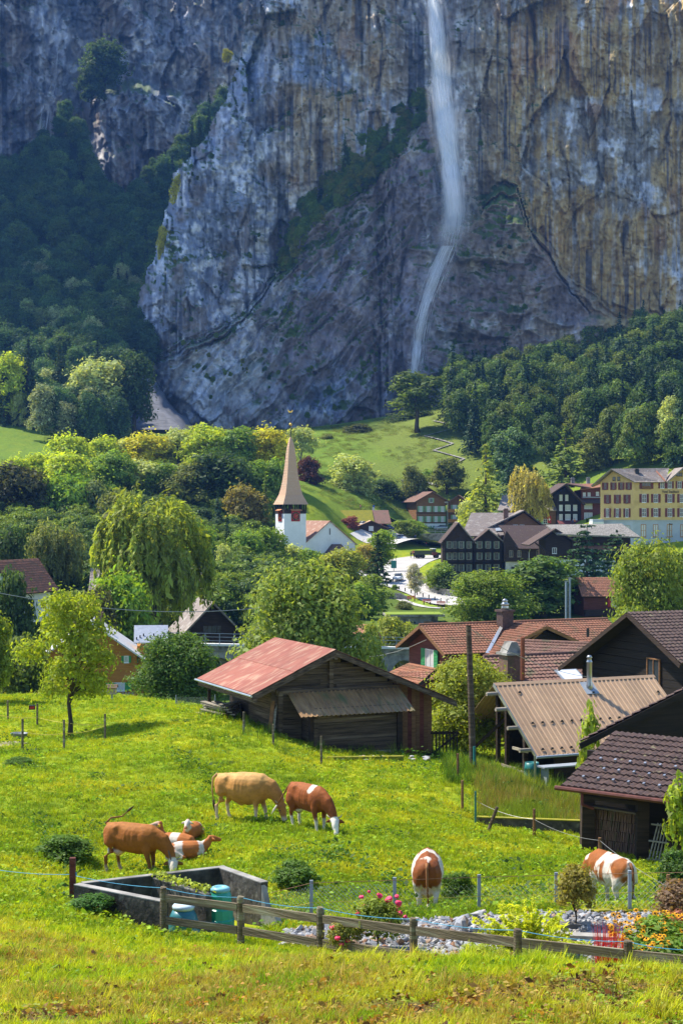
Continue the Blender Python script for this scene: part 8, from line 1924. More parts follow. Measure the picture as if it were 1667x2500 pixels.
# wire mesh panel and netting left of the barn
mp_ = frame('mesh_panel', tuple(P(430, 1742, 76)), 0.05, 'grey wire mesh fence panel left of the log barn', 'fence'); mm = MB()
for i in range(-8, 44):
    for sg in (1, -1):
        x0_, x1_ = i*0.045, i*0.045+0.8*sg*0.45
        x0_, x1_ = max(0, min(1.9, x0_)), max(0, min(1.9, x1_))
        if x0_ != x1_: mm.tube([(x0_, 0, 0), (x1_, 0, 0.8)], 0.004, 3, False)
o = mm.build('wire_mesh', M_STEEL, mp_, fix=False); o['kind'] = 'stuff'
for x_ in (0, 1.9): MB().tube([(x_, 0, -0.2), (x_, 0, 0.9)], 0.03, 7).build('post', M_GREYPAINT, mp_)
MB().tube([(0, 0, 0.5), (0.5, -0.3, 0)], 0.02, 6).build('brace', M_GREYPAINT, mp_)
# ================================================================ cattle
def tube_sec(mb, pts, rad, n=12):
    """closed swept tube with elliptical sections: rad = (side, vertical) per point"""
    pts = [Vector(p) for p in pts]; vs = []; fs = []
    for i, p in enumerate(pts):
        d = (pts[min(i+1, len(pts)-1)]-pts[max(i-1, 0)]).normalized()
        s = Vector((0, 0, 1)).cross(d) if abs(d.z) < 0.92 else Vector((0, 1, 0)); s = (s-d*s.dot(d)).normalized(); u_ = d.cross(s)
        for k_ in range(n):
            a = 2*math.pi*k_/n; vs.append(p+s*(math.cos(a)*rad[i][0])+u_*(math.sin(a)*rad[i][1]))
    for i in range(len(pts)-1):
        for k_ in range(n): fs.append((i*n+k_, i*n+(k_+1) % n, (i+1)*n+(k_+1) % n, (i+1)*n+k_))
    fs += [tuple(range(n-1, -1, -1)), tuple(range((len(pts)-1)*n, len(pts)*n))]
    mb._add(vs, fs)
def fuse(mb, voxel, smooth=9):
    me = mb.mesh('tmp'); o = bpy.data.objects.new('tmp', me); COL.objects.link(o)
    r = o.modifiers.new('r', 'REMESH'); r.mode = 'VOXEL'; r.voxel_size = voxel; s = o.modifiers.new('s', 'SMOOTH'); s.iterations = smooth; s.factor = 0.5
    out = bpy.data.meshes.new_from_object(o.evaluated_get(bpy.context.evaluated_depsgraph_get())); bpy.data.objects.remove(o); bpy.data.meshes.remove(me)
    n = len(out.vertices); co = np.empty(n*3, np.float32); nr = co.copy(); out.vertices.foreach_get('co', co); out.vertices.foreach_get('normal', nr); co = co.reshape(-1, 3); nr = nr.reshape(-1, 3)
    if voxel > 0.02:   # bones and muscles under the hide
        x, y, z = co.T; ay = np.abs(y); g = lambda c, r: np.exp(-((x-c[0])/r[0])**2-((ay-c[1])/r[1])**2-((z-c[2])/r[2])**2)
        d = 0.035*g((-0.42, 0.2, 1.27), (0.08, 0.1, 0.07))-0.03*g((-0.30, 0.28, 1.12), (0.13, 0.12, 0.12))+0.03*g((0.5, 0.27, 1.0), (0.14, 0.12, 0.22))-0.014*g((0.30, 0.3, 0.95), (0.06, 0.1, 0.25))+0.03*g((-0.62, 0.24, 0.9), (0.14, 0.12, 0.18))-0.03*g((-0.42, 0.26, 0.72), (0.07, 0.12, 0.12))
        d += 0.0035*np.sin(x*52)*sstep(-0.25, -0.1, x)*sstep(0.35, 0.2, x)*sstep(0.75, 0.85, z)*sstep(1.28, 1.15, z)+0.006*fbm(x*11, z*11+y*7, 3, 4)
        co += nr*d[:, None]; out.vertices.foreach_set('co', co.ravel())
    out.polygons.foreach_set('use_smooth', [True]*len(out.polygons)); return out
def head_parts(mb, poll, d, side, L=0.52, s=1.0, ears=True):
    poll = Vector(poll); d = Vector(d).normalized(); side = Vector(side).normalized()
    tube_sec(mb, [poll-d*0.06, poll+d*0.05, poll+d*L*0.35, poll+d*L*0.7, poll+d*L*0.93, poll+d*L], [(0.08*s, 0.09*s), (0.115*s, 0.125*s), (0.115*s, 0.12*s), (0.078*s, 0.088*s), (0.082*s, 0.075*s), (0.055*s, 0.05*s)])
    if ears:
        for sg in (-1, 1):
            a = poll+side*sg*0.09*s+d*0.03; b = a+side*sg*0.20*s+d*0.05-Vector((0, 0, 0.02)); tube_sec(mb, [a, a.lerp(b, 0.45), b], [(0.03*s, 0.04*s), (0.045*s, 0.065*s), (0.012*s, 0.02*s)], 8)
def cow_body(neck, poll, hd, hside, bull=False, front=(0, 0), hind=(0, 0), udder=True, fat=1.0):
    mb = MB(); k_ = 1.15 if bull else 1.0
    tube_sec(mb, [(-0.86, 0, 1.10), (-0.80, 0, 1.09), (-0.62, 0, 1.05), (-0.40, 0, 1.01), (-0.1, 0, 0.97), (0.2, 0, 0.95), (0.48, 0, 0.98), (0.70, 0, 1.02), (0.84, 0, 1.02)],
             [(0.10, 0.12), (0.19*fat, 0.22), (0.27*fat, 0.315), (0.285*fat, 0.36), (0.32*fat*k_, 0.40*k_), (0.32*fat*k_, 0.415*k_), (0.28*fat*k_, 0.40*k_), (0.22*fat*k_, 0.33*k_), (0.15*k_, 0.22*k_)], 18)
    tube_sec(mb, neck, [(0.20*k_, 0.31*k_), (0.155*k_, 0.25*k_), (0.115*k_, 0.18*k_), (0.085*k_, 0.115*k_)][:len(neck)], 14)
    head_parts(mb, poll, hd, hside)
    for sy, q in ((1, 0), (-1, 1)):
        f_, h_ = front[q], hind[q]
        tube_sec(mb, [(0.52, 0.15*sy, 0.98), (0.53, 0.19*sy, 0.74), (0.52+f_*0.3, 0.185*sy, 0.55), (0.53+f_*0.7, 0.18*sy, 0.37), (0.53+f_*0.95, 0.175*sy, 0.13), (0.55+f_, 0.175*sy, 0.06), (0.57+f_, 0.175*sy, 0.0)],
                 [(0.10, 0.17), (0.095, 0.135), (0.07, 0.085), (0.058, 0.062), (0.042, 0.045), (0.055, 0.058), (0.06, 0.065)], 10)
        tube_sec(mb, [(-0.58, 0.15*sy, 1.02), (-0.56, 0.20*sy, 0.80), (-0.52+h_*0.3, 0.205*sy, 0.62), (-0.66+h_*0.7, 0.19*sy, 0.44), (-0.63+h_*0.95, 0.18*sy, 0.14), (-0.60+h_, 0.18*sy, 0.06), (-0.57+h_, 0.18*sy, 0.0)],
                 [(0.13, 0.24), (0.12, 0.20), (0.085, 0.125), (0.05, 0.065), (0.042, 0.046), (0.055, 0.06), (0.06, 0.068)], 10)
    tube_sec(mb, [(-0.80, 0, 1.30), (-0.3, 0, 1.36), (0.3, 0, 1.345), (0.62, 0, 1.345)], [(0.05, 0.04), (0.06, 0.035), (0.07, 0.04), (0.05, 0.04)], 8)
    if udder: tube_sec(mb, [(-0.60, 0, 0.62), (-0.42, 0, 0.58), (-0.25, 0, 0.64)], [(0.10, 0.08), (0.165, 0.15), (0.10, 0.08)], 12)
    if bull: tube_sec(mb, [(-0.25, 0, 0.62), (-0.05, 0, 0.50), (0.03, 0, 0.46)], [(0.05, 0.08), (0.05, 0.07), (0.025, 0.03)], 8); tube_sec(mb, [(0.0, 0, 1.26), (0.35, 0, 1.29), (0.65, 0, 1.28), (0.92, 0, 1.14)], [(0.10, 0.08), (0.17, 0.14), (0.17, 0.14), (0.10, 0.10)], 12)
    return mb
M_HIDE = M_col('hide', 0.7, 7, 0.32, 0.5, 60, 0.01, 0.2)
def paint(me, fn):
    co = np.empty(len(me.vertices)*3, np.float32); me.vertices.foreach_get('co', co); co = co.reshape(-1, 3); vcol(me, np.clip(fn(co[:, 0], co[:, 1], co[:, 2]), 0.005, 0.9)); me.materials.clear(); me.materials.append(M_HIDE)
def blob(x, y, z, c, r, w=0.10, seed=0):
    n_ = 0.22*fbm(x*5+seed, z*5+y*4, 3, seed); return sstep(w, -w, np.sqrt(((x-c[0])/r[0])**2+((y-c[1])/r[1])**2+((z-c[2])/r[2])**2)-1+n_)
def mixc(C, col, t): return C*(1-t[:, None])+np.array(col)*t[:, None]
WHT, PINK, DKB = (0.60, 0.52, 0.43), (0.62, 0.42, 0.32), (0.05, 0.025, 0.015)
def tail_obj(e, pts, r0, mat_a, mat_b):
    t = MB().tube(pts, [r0*(1-0.5*i/(len(pts)-1)) for i in range(len(pts))], 7).build('tail', mat_a, e, True); a = Vector(pts[-2]); b = Vector(pts[-1]); MB().tube([b, b.lerp(b+(b-a), 0.55), b+(b-a)*1.2], [r0*0.8, r0*1.25, r0*0.2], 7).build('tail_tuft', mat_b, t, True)
def horns_eyes(e, poll, d, side, horn=True, hm=None, L=0.52):
    poll = Vector(poll); d = Vector(d).normalized(); side = Vector(side).normalized(); up_ = side.cross(d) if side.cross(d).z > 0 or True else None
    n_ = d.cross(side); n_ = n_ if n_.y < 0 or n_.z > 0.3 else -n_
    if horn:
        for sg in (-1, 1):
            a = poll+side*sg*0.085-d*0.04; MB().tube([a, a+side*sg*0.09-d*0.03, a+side*sg*0.14-d*0.10], [0.026, 0.02, 0.006], 8).build('horn', hm or M('horn', (0.45, 0.38, 0.28), (0.3, 0.25, 0.18), 4), e, True)
    for sg in (-1, 1):
        p = poll+d*L*0.34+side*sg*0.108; MB().lathe([(0.005, -0.022), (0.02, -0.012), (0.024, 0), (0.02, 0.012), (0.005, 0.022)], 8, p).build('eye', M_BLACK, e, True)
    for sg in (-1, 1):
        p = poll+d*L*0.985+side*sg*0.03; MB().lathe([(0.004, -0.012), (0.012, 0), (0.004, 0.012)], 7, p).build('nostril', M_BLACK, e, True)
HA, HB = M('brown_hair', (0.24, 0.095, 0.03), (0.18, 0.07, 0.025), 6), M('dark_hair', (0.05, 0.025, 0.012), (0.03, 0.015, 0.01), 6); HT, HW = M('tan_hair', (0.52, 0.31, 0.14), (0.42, 0.24, 0.10), 6), M('white_hair', (0.70, 0.60, 0.48), (0.6, 0.5, 0.4), 6)
def cow(name, px, Y, ang, mesh, label, dz=-0.03, s=1.0):
    e = frame(name, tuple(G(px, Y, dz)), math.radians(ang), label, 'cow', 'cattle in the meadow'); e.scale = (s, s, s); link('body', mesh, None, e); return e
# 1 the brown cow behind the bunker, face to the camera
def v_in(ang, v): c, s = math.cos(-math.radians(ang)), math.sin(-math.radians(ang)); return (v[0]*c-v[1]*s, v[0]*s+v[1]*c, v[2])
A1 = -22; hd = v_in(A1, (0.05, -0.55, -0.8)); hs_ = v_in(A1, (1, 0.02, 0)); pl = (1.30, -0.08, 0.46)
me = fuse(cow_body([(0.62, 0, 1.02), (0.95, 0, 0.92), (1.15, -0.03, 0.70), pl], pl, hd, hs_, udder=True, front=(0.02, 0.12), hind=(0.12, -0.1)), 0.021)
def c1(x, y, z):
    C = np.tile(np.array((0.30, 0.095, 0.014)), (len(x), 1)); C = mixc(C, (0.36, 0.14, 0.03), sstep(1.1, 1.35, z)*0.6); C = mixc(C, (0.17, 0.075, 0.02), sstep(0.75, 0.45, z)*0.7)  # top light and belly shade painted into the brown hide
    C = mixc(C, PINK, blob(x, y, z, (-0.43, 0, 0.54), (0.22, 0.2, 0.16))); C = mixc(C, WHT, blob(x, y, z, (-0.62, -0.2, 0.62), (0.06, 0.1, 0.08), 0.2)); C = mixc(C, (0.45, 0.36, 0.27), sstep(0.26, 0.18, z)*(x < 0.9)*0.6)
    f = ((x-pl[0])*hd[0]+(y-pl[1])*hd[1]+(z-pl[2])*hd[2])/math.sqrt(sum(v*v for v in hd)); la = np.abs((x-pl[0])*hs_[0]+(y-pl[1])*hs_[1])
    return mixc(C, (0.72, 0.60, 0.46), sstep(-0.08, -0.03, f)*sstep(0.14, 0.11, la)*(x > 1.0))
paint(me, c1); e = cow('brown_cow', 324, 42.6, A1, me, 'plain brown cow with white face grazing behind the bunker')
horns_eyes(e, pl, hd, hs_); tail_obj(e, [(-0.84, 0.0, 1.30), (-0.80, 0.22, 1.42), (-0.52, 0.34, 1.46), (-0.36, 0.36, 1.60)], 0.03, HA, HB)
MB().tube([(1.16, 0.10, 0.72), (1.20, -0.16, 0.74), (1.27, -0.16, 0.52), (1.22, 0.08, 0.50), (1.16, 0.10, 0.72)], 0.022, 6).build('collar', M('collar_leather', (0.16, 0.10, 0.09), (0.1, 0.06, 0.05), 5), e)
# 2 the tan bull
A2 = -22; pl = (1.22, 0, 0.58); hd = (0.32, -0.12, -0.95); hs_ = (0.2, 1, 0)
me = fuse(cow_body([(0.60, 0, 1.04), (0.92, 0, 0.98), (1.10, 0, 0.80), pl], pl, hd, hs_, True, (0.16, -0.02), (0.10, -0.12), False, 1.12), 0.021)
def c2(x, y, z):
    C = np.tile(np.array((0.44, 0.20, 0.045)), (len(x), 1)); C = mixc(C, (0.56, 0.32, 0.11), sstep(1.12, 1.36, z)*0.85); C = mixc(C, (0.40, 0.19, 0.055), sstep(0.8, 0.5, z)*0.55); C = mixc(C, (0.36, 0.155, 0.04), sstep(0.75, 1.1, x)*0.6)  # lit back and shaded underside put into the tan hide colour
    C = mixc(C, (0.66, 0.52, 0.36), sstep(0.55, 0.3, z)*(x < 0.85)*0.8); return mixc(C, (0.60, 0.46, 0.33), sstep(0.30, 0.16, z)*(x > 1.0))
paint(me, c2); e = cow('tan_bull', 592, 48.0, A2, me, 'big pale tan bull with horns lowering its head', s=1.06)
horns_eyes(e, pl, hd, hs_); tail_obj(e, [(-0.82, 0, 1.32), (-0.96, 0.02, 1.20), (-1.0, 0.03, 0.85), (-0.95, 0.02, 0.55)], 0.035, HT, HB)
# 3 red cow with a white shoulder patch
A3 = -50; pl = (1.22, 0.02, 0.50); hd = v_in(A3, (0.12, -0.45, -0.88)); hs_ = v_in(A3, (1, -0.1, 0))
me = fuse(cow_body([(0.60, 0, 1.02), (0.92, 0, 0.90), (1.08, 0.01, 0.72), pl], pl, hd, hs_, False, (0.0, 0.1), (-0.02, 0.12), True, 0.92), 0.021)
def c3_(x, y, z):
    C = np.tile(np.array((0.23, 0.06, 0.011)), (len(x), 1)); C = mixc(C, (0.30, 0.09, 0.02), sstep(1.1, 1.35, z)*0.6); C = mixc(C, (0.17, 0.05, 0.015), sstep(0.85, 0.6, z)*0.6)  # red hide painted lighter along the lit back, darker on the shaded belly
    C = mixc(C, WHT, blob(x, y, z, (0.34, -0.12, 1.30), (0.13, 0.24, 0.17), 0.12, 4)); C = mixc(C, WHT, sstep(0.50, 0.40, z+0.12*fbm(x*7, z*7, 2, 3))*(x < 0.9)); C = mixc(C, (0.62, 0.52, 0.40), blob(x, y, z, (0.0, 0, 0.55), (0.5, 0.22, 0.08)))
    f = ((x-pl[0])*hd[0]+(y-pl[1])*hd[1]+(z-pl[2])*hd[2])/math.sqrt(sum(v*v for v in hd)); la = np.abs((x-pl[0])*hs_[0]+(y-pl[1])*hs_[1])
    return mixc(C, (0.76, 0.68, 0.58), sstep(-0.06, -0.02, f)*sstep(0.14, 0.115, la)*(x > 0.95))
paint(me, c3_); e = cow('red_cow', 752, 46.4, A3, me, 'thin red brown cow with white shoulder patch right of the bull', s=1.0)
horns_eyes(e, pl, hd, hs_); tail_obj(e, [(-0.82, 0, 1.30), (-0.93, -0.05, 1.15), (-1.02, -0.2, 0.85), (-1.10, -0.32, 0.62)], 0.03, HA, HW)
# 4 the piebald cow seen from behind
A4 = 86; pl = (1.25, 0.1, 0.50); hd = (0.3, 0.1, -0.95); hs_ = (0.1, 1, 0)
me = fuse(cow_body([(0.62, 0, 1.02), (0.93, 0.03, 0.92), (1.10, 0.06, 0.74), pl], pl, hd, hs_, False, (0.05, -0.05), (0.06, -0.06), True, 1.16), 0.021)
def c4(x, y, z):
    C = np.tile(np.array((0.21, 0.058, 0.011)), (len(x), 1)); n_ = 0.10*fbm(y*9, z*6, 3, 6)
    C = mixc(C, WHT, sstep(1.31, 1.34, z+n_)*sstep(0.20, 0.10, np.abs(y)+n_*0.5)*(x < -0.4)); C = mixc(C, WHT, sstep(0.235, 0.265, np.abs(y)+n_*0.6)*sstep(-0.45, -0.3, x)*sstep(1.35, 1.2, z)*0.95)
    C = mixc(C, WHT, sstep(0.78, 0.66, z-0.4*np.abs(y)+n_)*(np.abs(y) > 0.10)); C = mixc(C, (0.60, 0.42, 0.32), blob(x, y, z, (-0.45, 0, 0.58), (0.24, 0.17, 0.2))); C = mixc(C, (0.28, 0.10, 0.03), sstep(0.30, 0.2, z+2*n_)*(y < 0)*0.5)
    return mixc(C, WHT, sstep(0.0, 0.1, x+n_*3)*sstep(0.4, 0.3, x+n_*3))
paint(me, c4); e = cow('piebald_cow', 1043, 35.6, A4, me, 'red and white cow seen from behind grazing at the mesh fence')
tail_obj(e, [(-0.84, 0, 1.31), (-0.93, 0.0, 1.22), (-0.96, -0.01, 0.85), (-0.95, -0.03, 0.45)], 0.04, HA, HW)
# 5 the spotted cow at the right, three quarter from behind
A5 = 112; pl = (1.22, 0.12, 0.50); hd = (0.3, 0.1, -0.95); hs_ = (0.1, 1, 0)
me = fuse(cow_body([(0.62, 0, 1.02), (0.93, 0.03, 0.92), (1.08, 0.06, 0.74), pl], pl, hd, hs_, False, (0.0, -0.05), (0.16, -0.1), False, 1.08), 0.021)
def c5(x, y, z):
    n_ = fbm(x*3.2+1.7, z*2.2+y*1.5, 4, 14); C = np.tile(np.array(WHT), (len(x), 1)); red = np.array((0.28, 0.085, 0.016))
    C = mixc(C, red, sstep(-0.02, 0.06, n_+0.02)*sstep(0.6, 0.8, z)); C = mixc(C, red, blob(x, y, z, (-0.62, 0.1, 1.08), (0.26, 0.3, 0.30), 0.1, 5)); C = mixc(C, WHT, blob(x, y, z, (-0.22, 0.05, 1.1), (0.13, 0.45, 0.5), 0.1, 7)); C = mixc(C, (0.38, 0.31, 0.25), sstep(0.45, 0.2, z)*0.7)
    return mixc(C, (0.16, 0.06, 0.02), blob(x, y, z, (-0.84, -0.02, 1.05), (0.1, 0.07, 0.25)))
paint(me, c5); e = cow('spotted_cow', 1492, 37.2, A5, me, 'white and red brown spotted cow beside the bronze shrub', s=0.98)
tail_obj(e, [(-0.84, 0, 1.30), (-0.93, -0.01, 1.18), (-0.95, -0.02, 0.85), (-0.93, 0.0, 0.5)], 0.036, HA, HA)
# calves lying in the grass
def calf_body(neck, poll, hd, side):
    mb = MB(); tube_sec(mb, [(-0.55, 0, 0.24), (-0.45, 0, 0.27), (-0.2, 0, 0.29), (0.1, 0, 0.29), (0.32, 0, 0.30), (0.48, 0, 0.30)], [(0.10, 0.12), (0.22, 0.22), (0.27, 0.26), (0.27, 0.26), (0.22, 0.24), (0.12, 0.15)], 16)
    tube_sec(mb, neck, [(0.13, 0.16), (0.09, 0.12), (0.07, 0.08)], 12); head_parts(mb, poll, hd, side, 0.34, 0.72)
    for sy in (1, -1):
        tube_sec(mb, [(-0.38, 0.2*sy, 0.24), (-0.12, 0.30*sy, 0.16), (-0.38, 0.33*sy, 0.07), (-0.12, 0.36*sy, 0.05)], [(0.10, 0.14), (0.08, 0.09), (0.04, 0.05), (0.035, 0.04)], 8); tube_sec(mb, [(0.36, 0.14*sy, 0.22), (0.48, 0.18*sy, 0.10), (0.28, 0.2*sy, 0.05)], [(0.07, 0.09), (0.05, 0.05), (0.035, 0.04)], 8)
    return mb
def calf(px, py, Y, ang, neck, poll, hd, side, fn, label, s=1.0):
    me = fuse(calf_body(neck, poll, hd, side), 0.018); paint(me, fn); e = cow('lying_calf', px, Y, ang, me, label, -0.04, s); e['category'] = 'calf'
    for sg in (-1, 1):
        p = Vector(poll)+Vector(hd).normalized()*0.12+Vector(side).normalized()*sg*0.078; MB().lathe([(0.004, -0.016), (0.016, 0), (0.004, 0.016)], 7, p).build('eye', M_BLACK, e, True)
    p = Vector(poll)+Vector(side).normalized()*0.17+Vector(hd).normalized()*0.05; MB().box(p.x-0.025, p.x+0.025, p.y-0.025, p.y+0.025, p.z-0.05, p.z+0.01).build('ear_tag', M('ear_tag_yellow', (0.75, 0.55, 0.02), (0.65, 0.45, 0.02), 3), e)
def k_red(bands, face, hp):
    def fn(x, y, z):
        C = np.tile(np.array((0.40, 0.13, 0.03)), (len(x), 1)); n_ = 0.06*fbm(x*9, z*9+y*5, 3, 9)
        for a, b in bands: C = mixc(C, WHT, sstep(a-0.03, a, x+n_)*sstep(b+0.03, b, x+n_))
        C = mixc(C, WHT, sstep(0.10, 0.06, z+n_)*0.9); d = np.sqrt((x-hp[0])**2+(y-hp[1])**2+(z-hp[2])**2); return mixc(C, WHT, face*sstep(0.24, 0.18, d+n_)*(z > hp[2]-0.4))
    return fn
calf(458, 2082, 43.6, 12, [(0.40, 0, 0.36), (0.56, 0.06, 0.48), (0.62, 0.1, 0.56)], (0.62, 0.1, 0.58), (0.85, 0.3, -0.25), (-0.3, 1, 0), k_red([(-0.34, -0.18), (0.3, 0.42)], 0.0, (0.7, 0.1, 0.5)), 'foremost lying calf with white girth band and tagged ear', 1.05)
calf(432, 2070, 45.0, 160, [(0.40, 0, 0.36), (0.54, -0.04, 0.55), (0.56, -0.06, 0.72)], (0.56, -0.06, 0.76), (0.75, 0.5, -0.15), (-0.5, 0.75, 0), k_red([(-0.15, 0.12)], 0.5, (0.75, 0.0, 0.75)), 'lying calf at left lifting its head to look away', 1.0)
calf(470, 2062, 46.2, -100, [(0.38, 0, 0.36), (0.50, 0, 0.52), (0.52, 0, 0.64)], (0.52, 0, 0.68), (0.85, 0.0, -0.5), (0, 1, 0), k_red([(-0.6, -0.35)], 1.0, (0.62, 0, 0.58)), 'white faced lying calf behind the other two looking forward', 0.95)
# ================================================================ grass and weeds (beyond counting)
M_GRASS = M_leaf('grass_blade', 0.42, instancer=True, gloss=0.015, tcol=(1.2, 1.15, 0.4), lo=0.6, hi=1.35)
def tuft(seed, n, h, spread, w_, lean, seg=2):
    V_, F_, T_ = blades(n, h, spread, w_, np.random.RandomState(seed), lean, seg); me = np_mesh('tuft', V_, F_); vfloat(me, T_, 'tint'); me.materials.append(M_GRASS); return me
def weed(seed, n, size, spread, h):
    rs = np.random.RandomState(seed); C = np.stack([rs.normal(0, spread, n), rs.normal(0, spread, n), np.abs(rs.normal(h*0.6, h*0.35, n))], 1)
    me = leaves_mesh('weed', C, np.tile((0, -0.15, 1.0), (n, 1)), rs.uniform(0, 1, n), size, rs, 1.5); me.materials.append(M_GRASS); return me
def sow(name, label, me, n, seed, Y0, Y1, u0, u1, smin, smax, cols, ok=None, zs=1.0, yb=1.0):
    rs = np.random.RandomState(seed); Y = np.exp(rs.uniform(math.log(Y0), math.log(Y1), n)); u = rs.uniform(u0, u1, n); x = (u-833.5)*Y/F
    k_ = np.ones(n, bool) if ok is None else ok(u, Y, x)
    fr = np.interp(u, [400, 588, 782, 1009, 1263, 1532, 1815], [31, 30, 28.7, 27.2, 25.5, 24.5, 23.4])
    k_ &= ~((u > 690) & (Y > fr+0.25) & (Y < np.interp(u, [640, 700, 900, 1250, 1420, 1500, 1760], [29.5, 31.6, 31.4, 31.5, 31.9, 31.9, 31.6])))       # stone bed
    lx = (x+0.23)*math.cos(GRID)+(Y-64)*math.sin(GRID); ly = -(x+0.23)*math.sin(GRID)+(Y-64)*math.cos(GRID); k_ &= ~((lx > -2.3) & (lx < 4.8) & (ly > -0.6) & (ly < 6.5))   # barn floor
    k_ &= ~((x > -5.3) & (x < -1.6) & (Y > 31.2) & (Y < 34) & (Y < 32.5+(x+5.5)*0.58) & (Y > 31.0-(x+3.5)*0.75) & (Y < 32.75-(x+1.6)*1.36))
    u, Y, x = u[k_], Y[k_], x[k_]; z = ground_np(x, Y); m = len(x); n1 = fbm(x*0.55, Y*0.55, 3, 77); n2 = fbm(x*1.9, Y*1.9, 3, 78)
    s = rs.uniform(smin, smax, m)*(1+0.5*n2)
    pk = np.clip((n1*1.3+n2*0.5+rs.normal(0, 0.22, m))*0.5+0.5, 0, 0.999); c = np.array(cols)[(pk*len(cols)).astype(int)]*rs.uniform(0.8, 1.2, m)[:, None]
    return scatter(name, np.stack([x, Y, z-0.01], 1), np.stack([rs.normal(0, 0.12, m), rs.normal(0, 0.12, m), rs.uniform(0, 6.28, m)], 1), np.stack([s, s, s*zs*rs.uniform(0.7, 1.3, m)], 1), me, None, label, c)
GR = [(0.18, 0.27, 0.011), (0.27, 0.36, 0.012), (0.35, 0.42, 0.013), (0.42, 0.45, 0.014), (0.50, 0.48, 0.02)]
DRY = [(0.30, 0.42, 0.012), (0.44, 0.54, 0.015), (0.54, 0.57, 0.02), (0.52, 0.50, 0.05), (0.44, 0.33, 0.07), (0.26, 0.40, 0.015)]
_t1, _t2, _t3 = tuft(1, 16, 0.125, 0.08, 0.009, 1.0), tuft(2, 13, 0.24, 0.06, 0.011, 0.8), tuft(3, 18, 0.10, 0.10, 0.014, 0.9)
sow('grass', 'rough yellow green grass of the foreground bank', _t1, 34000, 201, 15.5, 31, -60, 1730, 0.5, 1.1, DRY, lambda u, Y, x: (fbm(x*1.7, Y*1.7, 4, 33)+0.35*fbm(x*0.9, Y*2.2, 3, 44) < -0.02+0.6*sstep(17.3, 20.5, Y)))
sow('grass', 'longer grass blades scattered over the foreground bank', _t2, 4500, 202, 15.5, 30, -60, 1730, 0.5, 1.15, DRY, lambda u, Y, x: (fbm(x*1.7, Y*1.7, 4, 33)+0.35*fbm(x*0.9, Y*2.2, 3, 44) < 0.6*sstep(17.3, 20.5, Y)))
sow('grass', 'short meadow grass around the cattle', _t3, 60000, 203, 30, 96, -60, 1730, 0.8, 1.7, GR)
sow('grass', 'longer tufts in the meadow', _t2, 9000, 204, 32, 95, -60, 1730, 0.7, 1.3, GR, lambda u, Y, x: fbm(x*0.8, Y*0.8, 3, 5) > -0.05)
_w1, _w2 = weed(11, 16, 0.036, 0.10, 0.08), weed(12, 60, 0.042, 0.17, 0.2)
sow('weeds', 'broad leaved meadow weeds and clover', _w1, 15000, 205, 30, 92, -60, 1730, 0.7, 1.5, [(0.17, 0.27, 0.015), (0.24, 0.34, 0.02), (0.30, 0.38, 0.02), (0.16, 0.26, 0.03), (0.34, 0.40, 0.03)])
sow('weeds', 'dark clumps of dock and nettle in the meadow', _w2, 900, 206, 33, 90, -60, 1730, 0.7, 1.8, [(0.05, 0.12, 0.015), (0.07, 0.15, 0.02), (0.09, 0.17, 0.02)], lambda u, Y, x: fbm(x*0.7+9, Y*0.7, 3, 15) > 0.22)
sow('weeds', 'low leaves and clover among the foreground grass', _w1, 5200, 207, 15.5, 30, -60, 1730, 0.35, 0.9, [(0.12, 0.21, 0.015), (0.20, 0.28, 0.03), (0.28, 0.30, 0.05), (0.34, 0.22, 0.05), (0.38, 0.16, 0.04)])
sow('leaf_litter', 'brown and orange dead leaves lying in the foreground grass', weed(13, 5, 0.05, 0.12, 0.03), 2600, 208, 15.5, 26, -60, 1730, 0.6, 1.3, [(0.22, 0.10, 0.03), (0.36, 0.13, 0.03), (0.16, 0.08, 0.03), (0.42, 0.26, 0.08)])
# tall dry grass behind the low wall
def in_dry(u, Y, x): return (u > 1160) & (u < 1440) & (Y > 52.3)
sow('tall_grass', 'tall dry straw coloured grass behind the low wall', tuft(5, 14, 0.5, 0.2, 0.012, 0.8, 3), 1500, 209, 52, 61, 1150, 1450, 0.7, 1.15, [(0.16, 0.24, 0.02), (0.36, 0.31, 0.08), (0.30, 0.24, 0.07), (0.22, 0.30, 0.03)], in_dry)
sow('tall_grass', 'rank green weeds along the foot of the barn', tuft(6, 14, 0.45, 0.16, 0.018, 0.6, 3), 700, 210, 58.5, 69, 480, 1080, 0.5, 1.2, [(0.07, 0.15, 0.015), (0.12, 0.21, 0.02), (0.20, 0.25, 0.03)], lambda u, Y, x: (np.abs(-(x+0.23)*math.sin(GRID)+(Y-64)*math.cos(GRID)+0.8) < 0.5) | ((x < -2) & (np.abs((x+0.23)*math.cos(GRID)+(Y-64)*math.sin(GRID)+3.2) < 0.7)))
sow('tall_grass', 'green weeds below the metal roofed shed', tuft(7, 14, 0.6, 0.16, 0.02, 0.6, 3), 900, 211, 56, 66, 1080, 1480, 0.5, 1.2, [(0.08, 0.16, 0.015), (0.13, 0.22, 0.02), (0.24, 0.28, 0.03)])
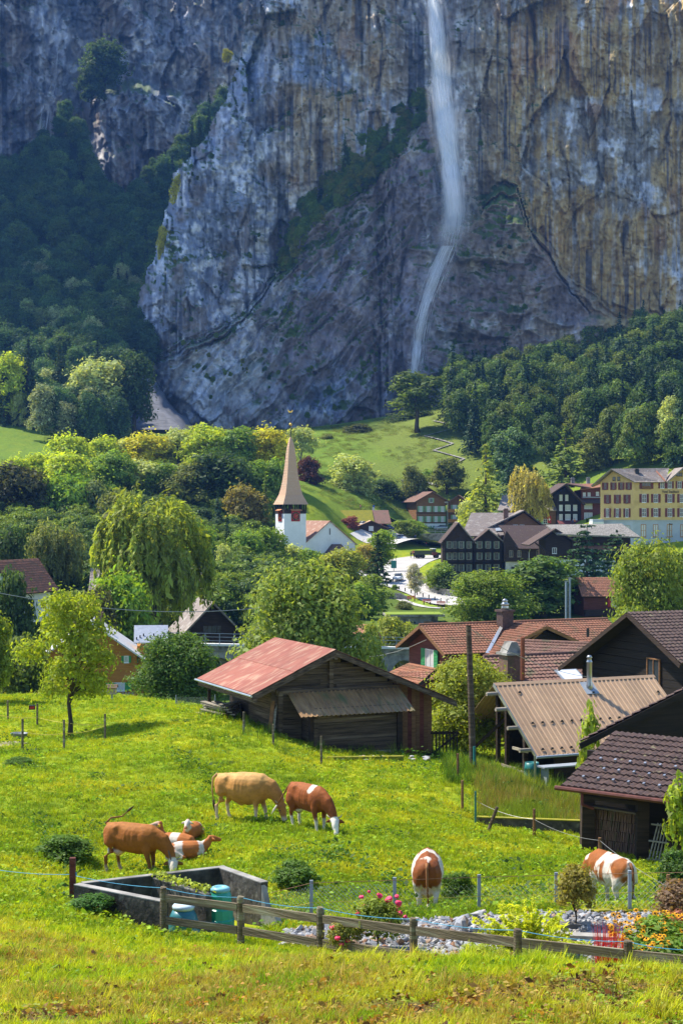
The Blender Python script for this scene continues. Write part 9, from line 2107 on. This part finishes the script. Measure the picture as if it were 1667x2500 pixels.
for i, (px, yt, Y, w_) in enumerate(((160, 2040, 43.5, 130), (720, 2105, 37.5, 105), (1115, 2130, 37.0, 80), (50, 1850, 57, 70), (450, 1760, 66, 60), (545, 1860, 57, 60))):
    near_plant('bush', 'meadow_shrub', px, yt, Y, w_, (0.07, 0.13, 0.02), ('leafy weed thicket at the left edge of the meadow behind the bunker', 'green weed thicket at the right end of the bunker', 'green thicket right of the rear view cow', 'dark weed clump near the earth lane', 'weed clump left of the barn', 'small weed clump before the barn')[i])
sow('hill_grass', 'coarse grass and low scrub on the green hillside', _w2, 5200, 212, 450, 640, 640, 1180, 2.0, 4.5, [(0.10, 0.16, 0.02), (0.14, 0.19, 0.02), (0.16, 0.15, 0.03), (0.19, 0.24, 0.02)], lambda u, Y, x: fbm(x*0.09, Y*0.05, 3, 5) > -0.12, 0.6)
# thicket filling the valley floor between trees
uM, vM, pM, rs = terr_pts(3500, 301, lambda u, v, Y: (u < 690) & (v < 1560) & (v > 1180) & (Y > 205), -500, 760, 200, 430)
m = len(uM); h = rs.uniform(3, 7.5, m); c = np.array([(0.06, 0.10, 0.02), (0.10, 0.15, 0.02), (0.13, 0.18, 0.025), (0.045, 0.08, 0.025)])[rs.randint(0, 4, m)]
kx = np.ones(m, bool)
scatter('undergrowth', pM, np.stack([h*0, h*0, rs.uniform(0, 6.28, m)], 1), np.stack([h*1.2, h*1.2, h], 1), _bush_i, None, 'green thicket on the valley floor between the village trees', c)
# ================================================================ the air: pale haze under the cliffs
hz = MB().box(-900, 900, -40, 1300, -30, 800).build('haze', None, None); hz['kind'] = 'stuff'; hz['label'] = 'thin bluish valley haze'
_m = bpy.data.materials.new('haze'); _m.use_nodes = True; _n = _m.node_tree.nodes; _n.remove(_n['Principled BSDF'])
_v = _n.new('ShaderNodeVolumePrincipled'); _v.inputs['Color'].default_value = (0.16, 0.40, 1.0, 1); _v.inputs['Density'].default_value = 0.00008; _v.inputs['Anisotropy'].default_value = 0.2
_m.node_tree.links.new(_v.outputs[0], _n['Material Output'].inputs['Volume']); hz.data.materials.append(_m)
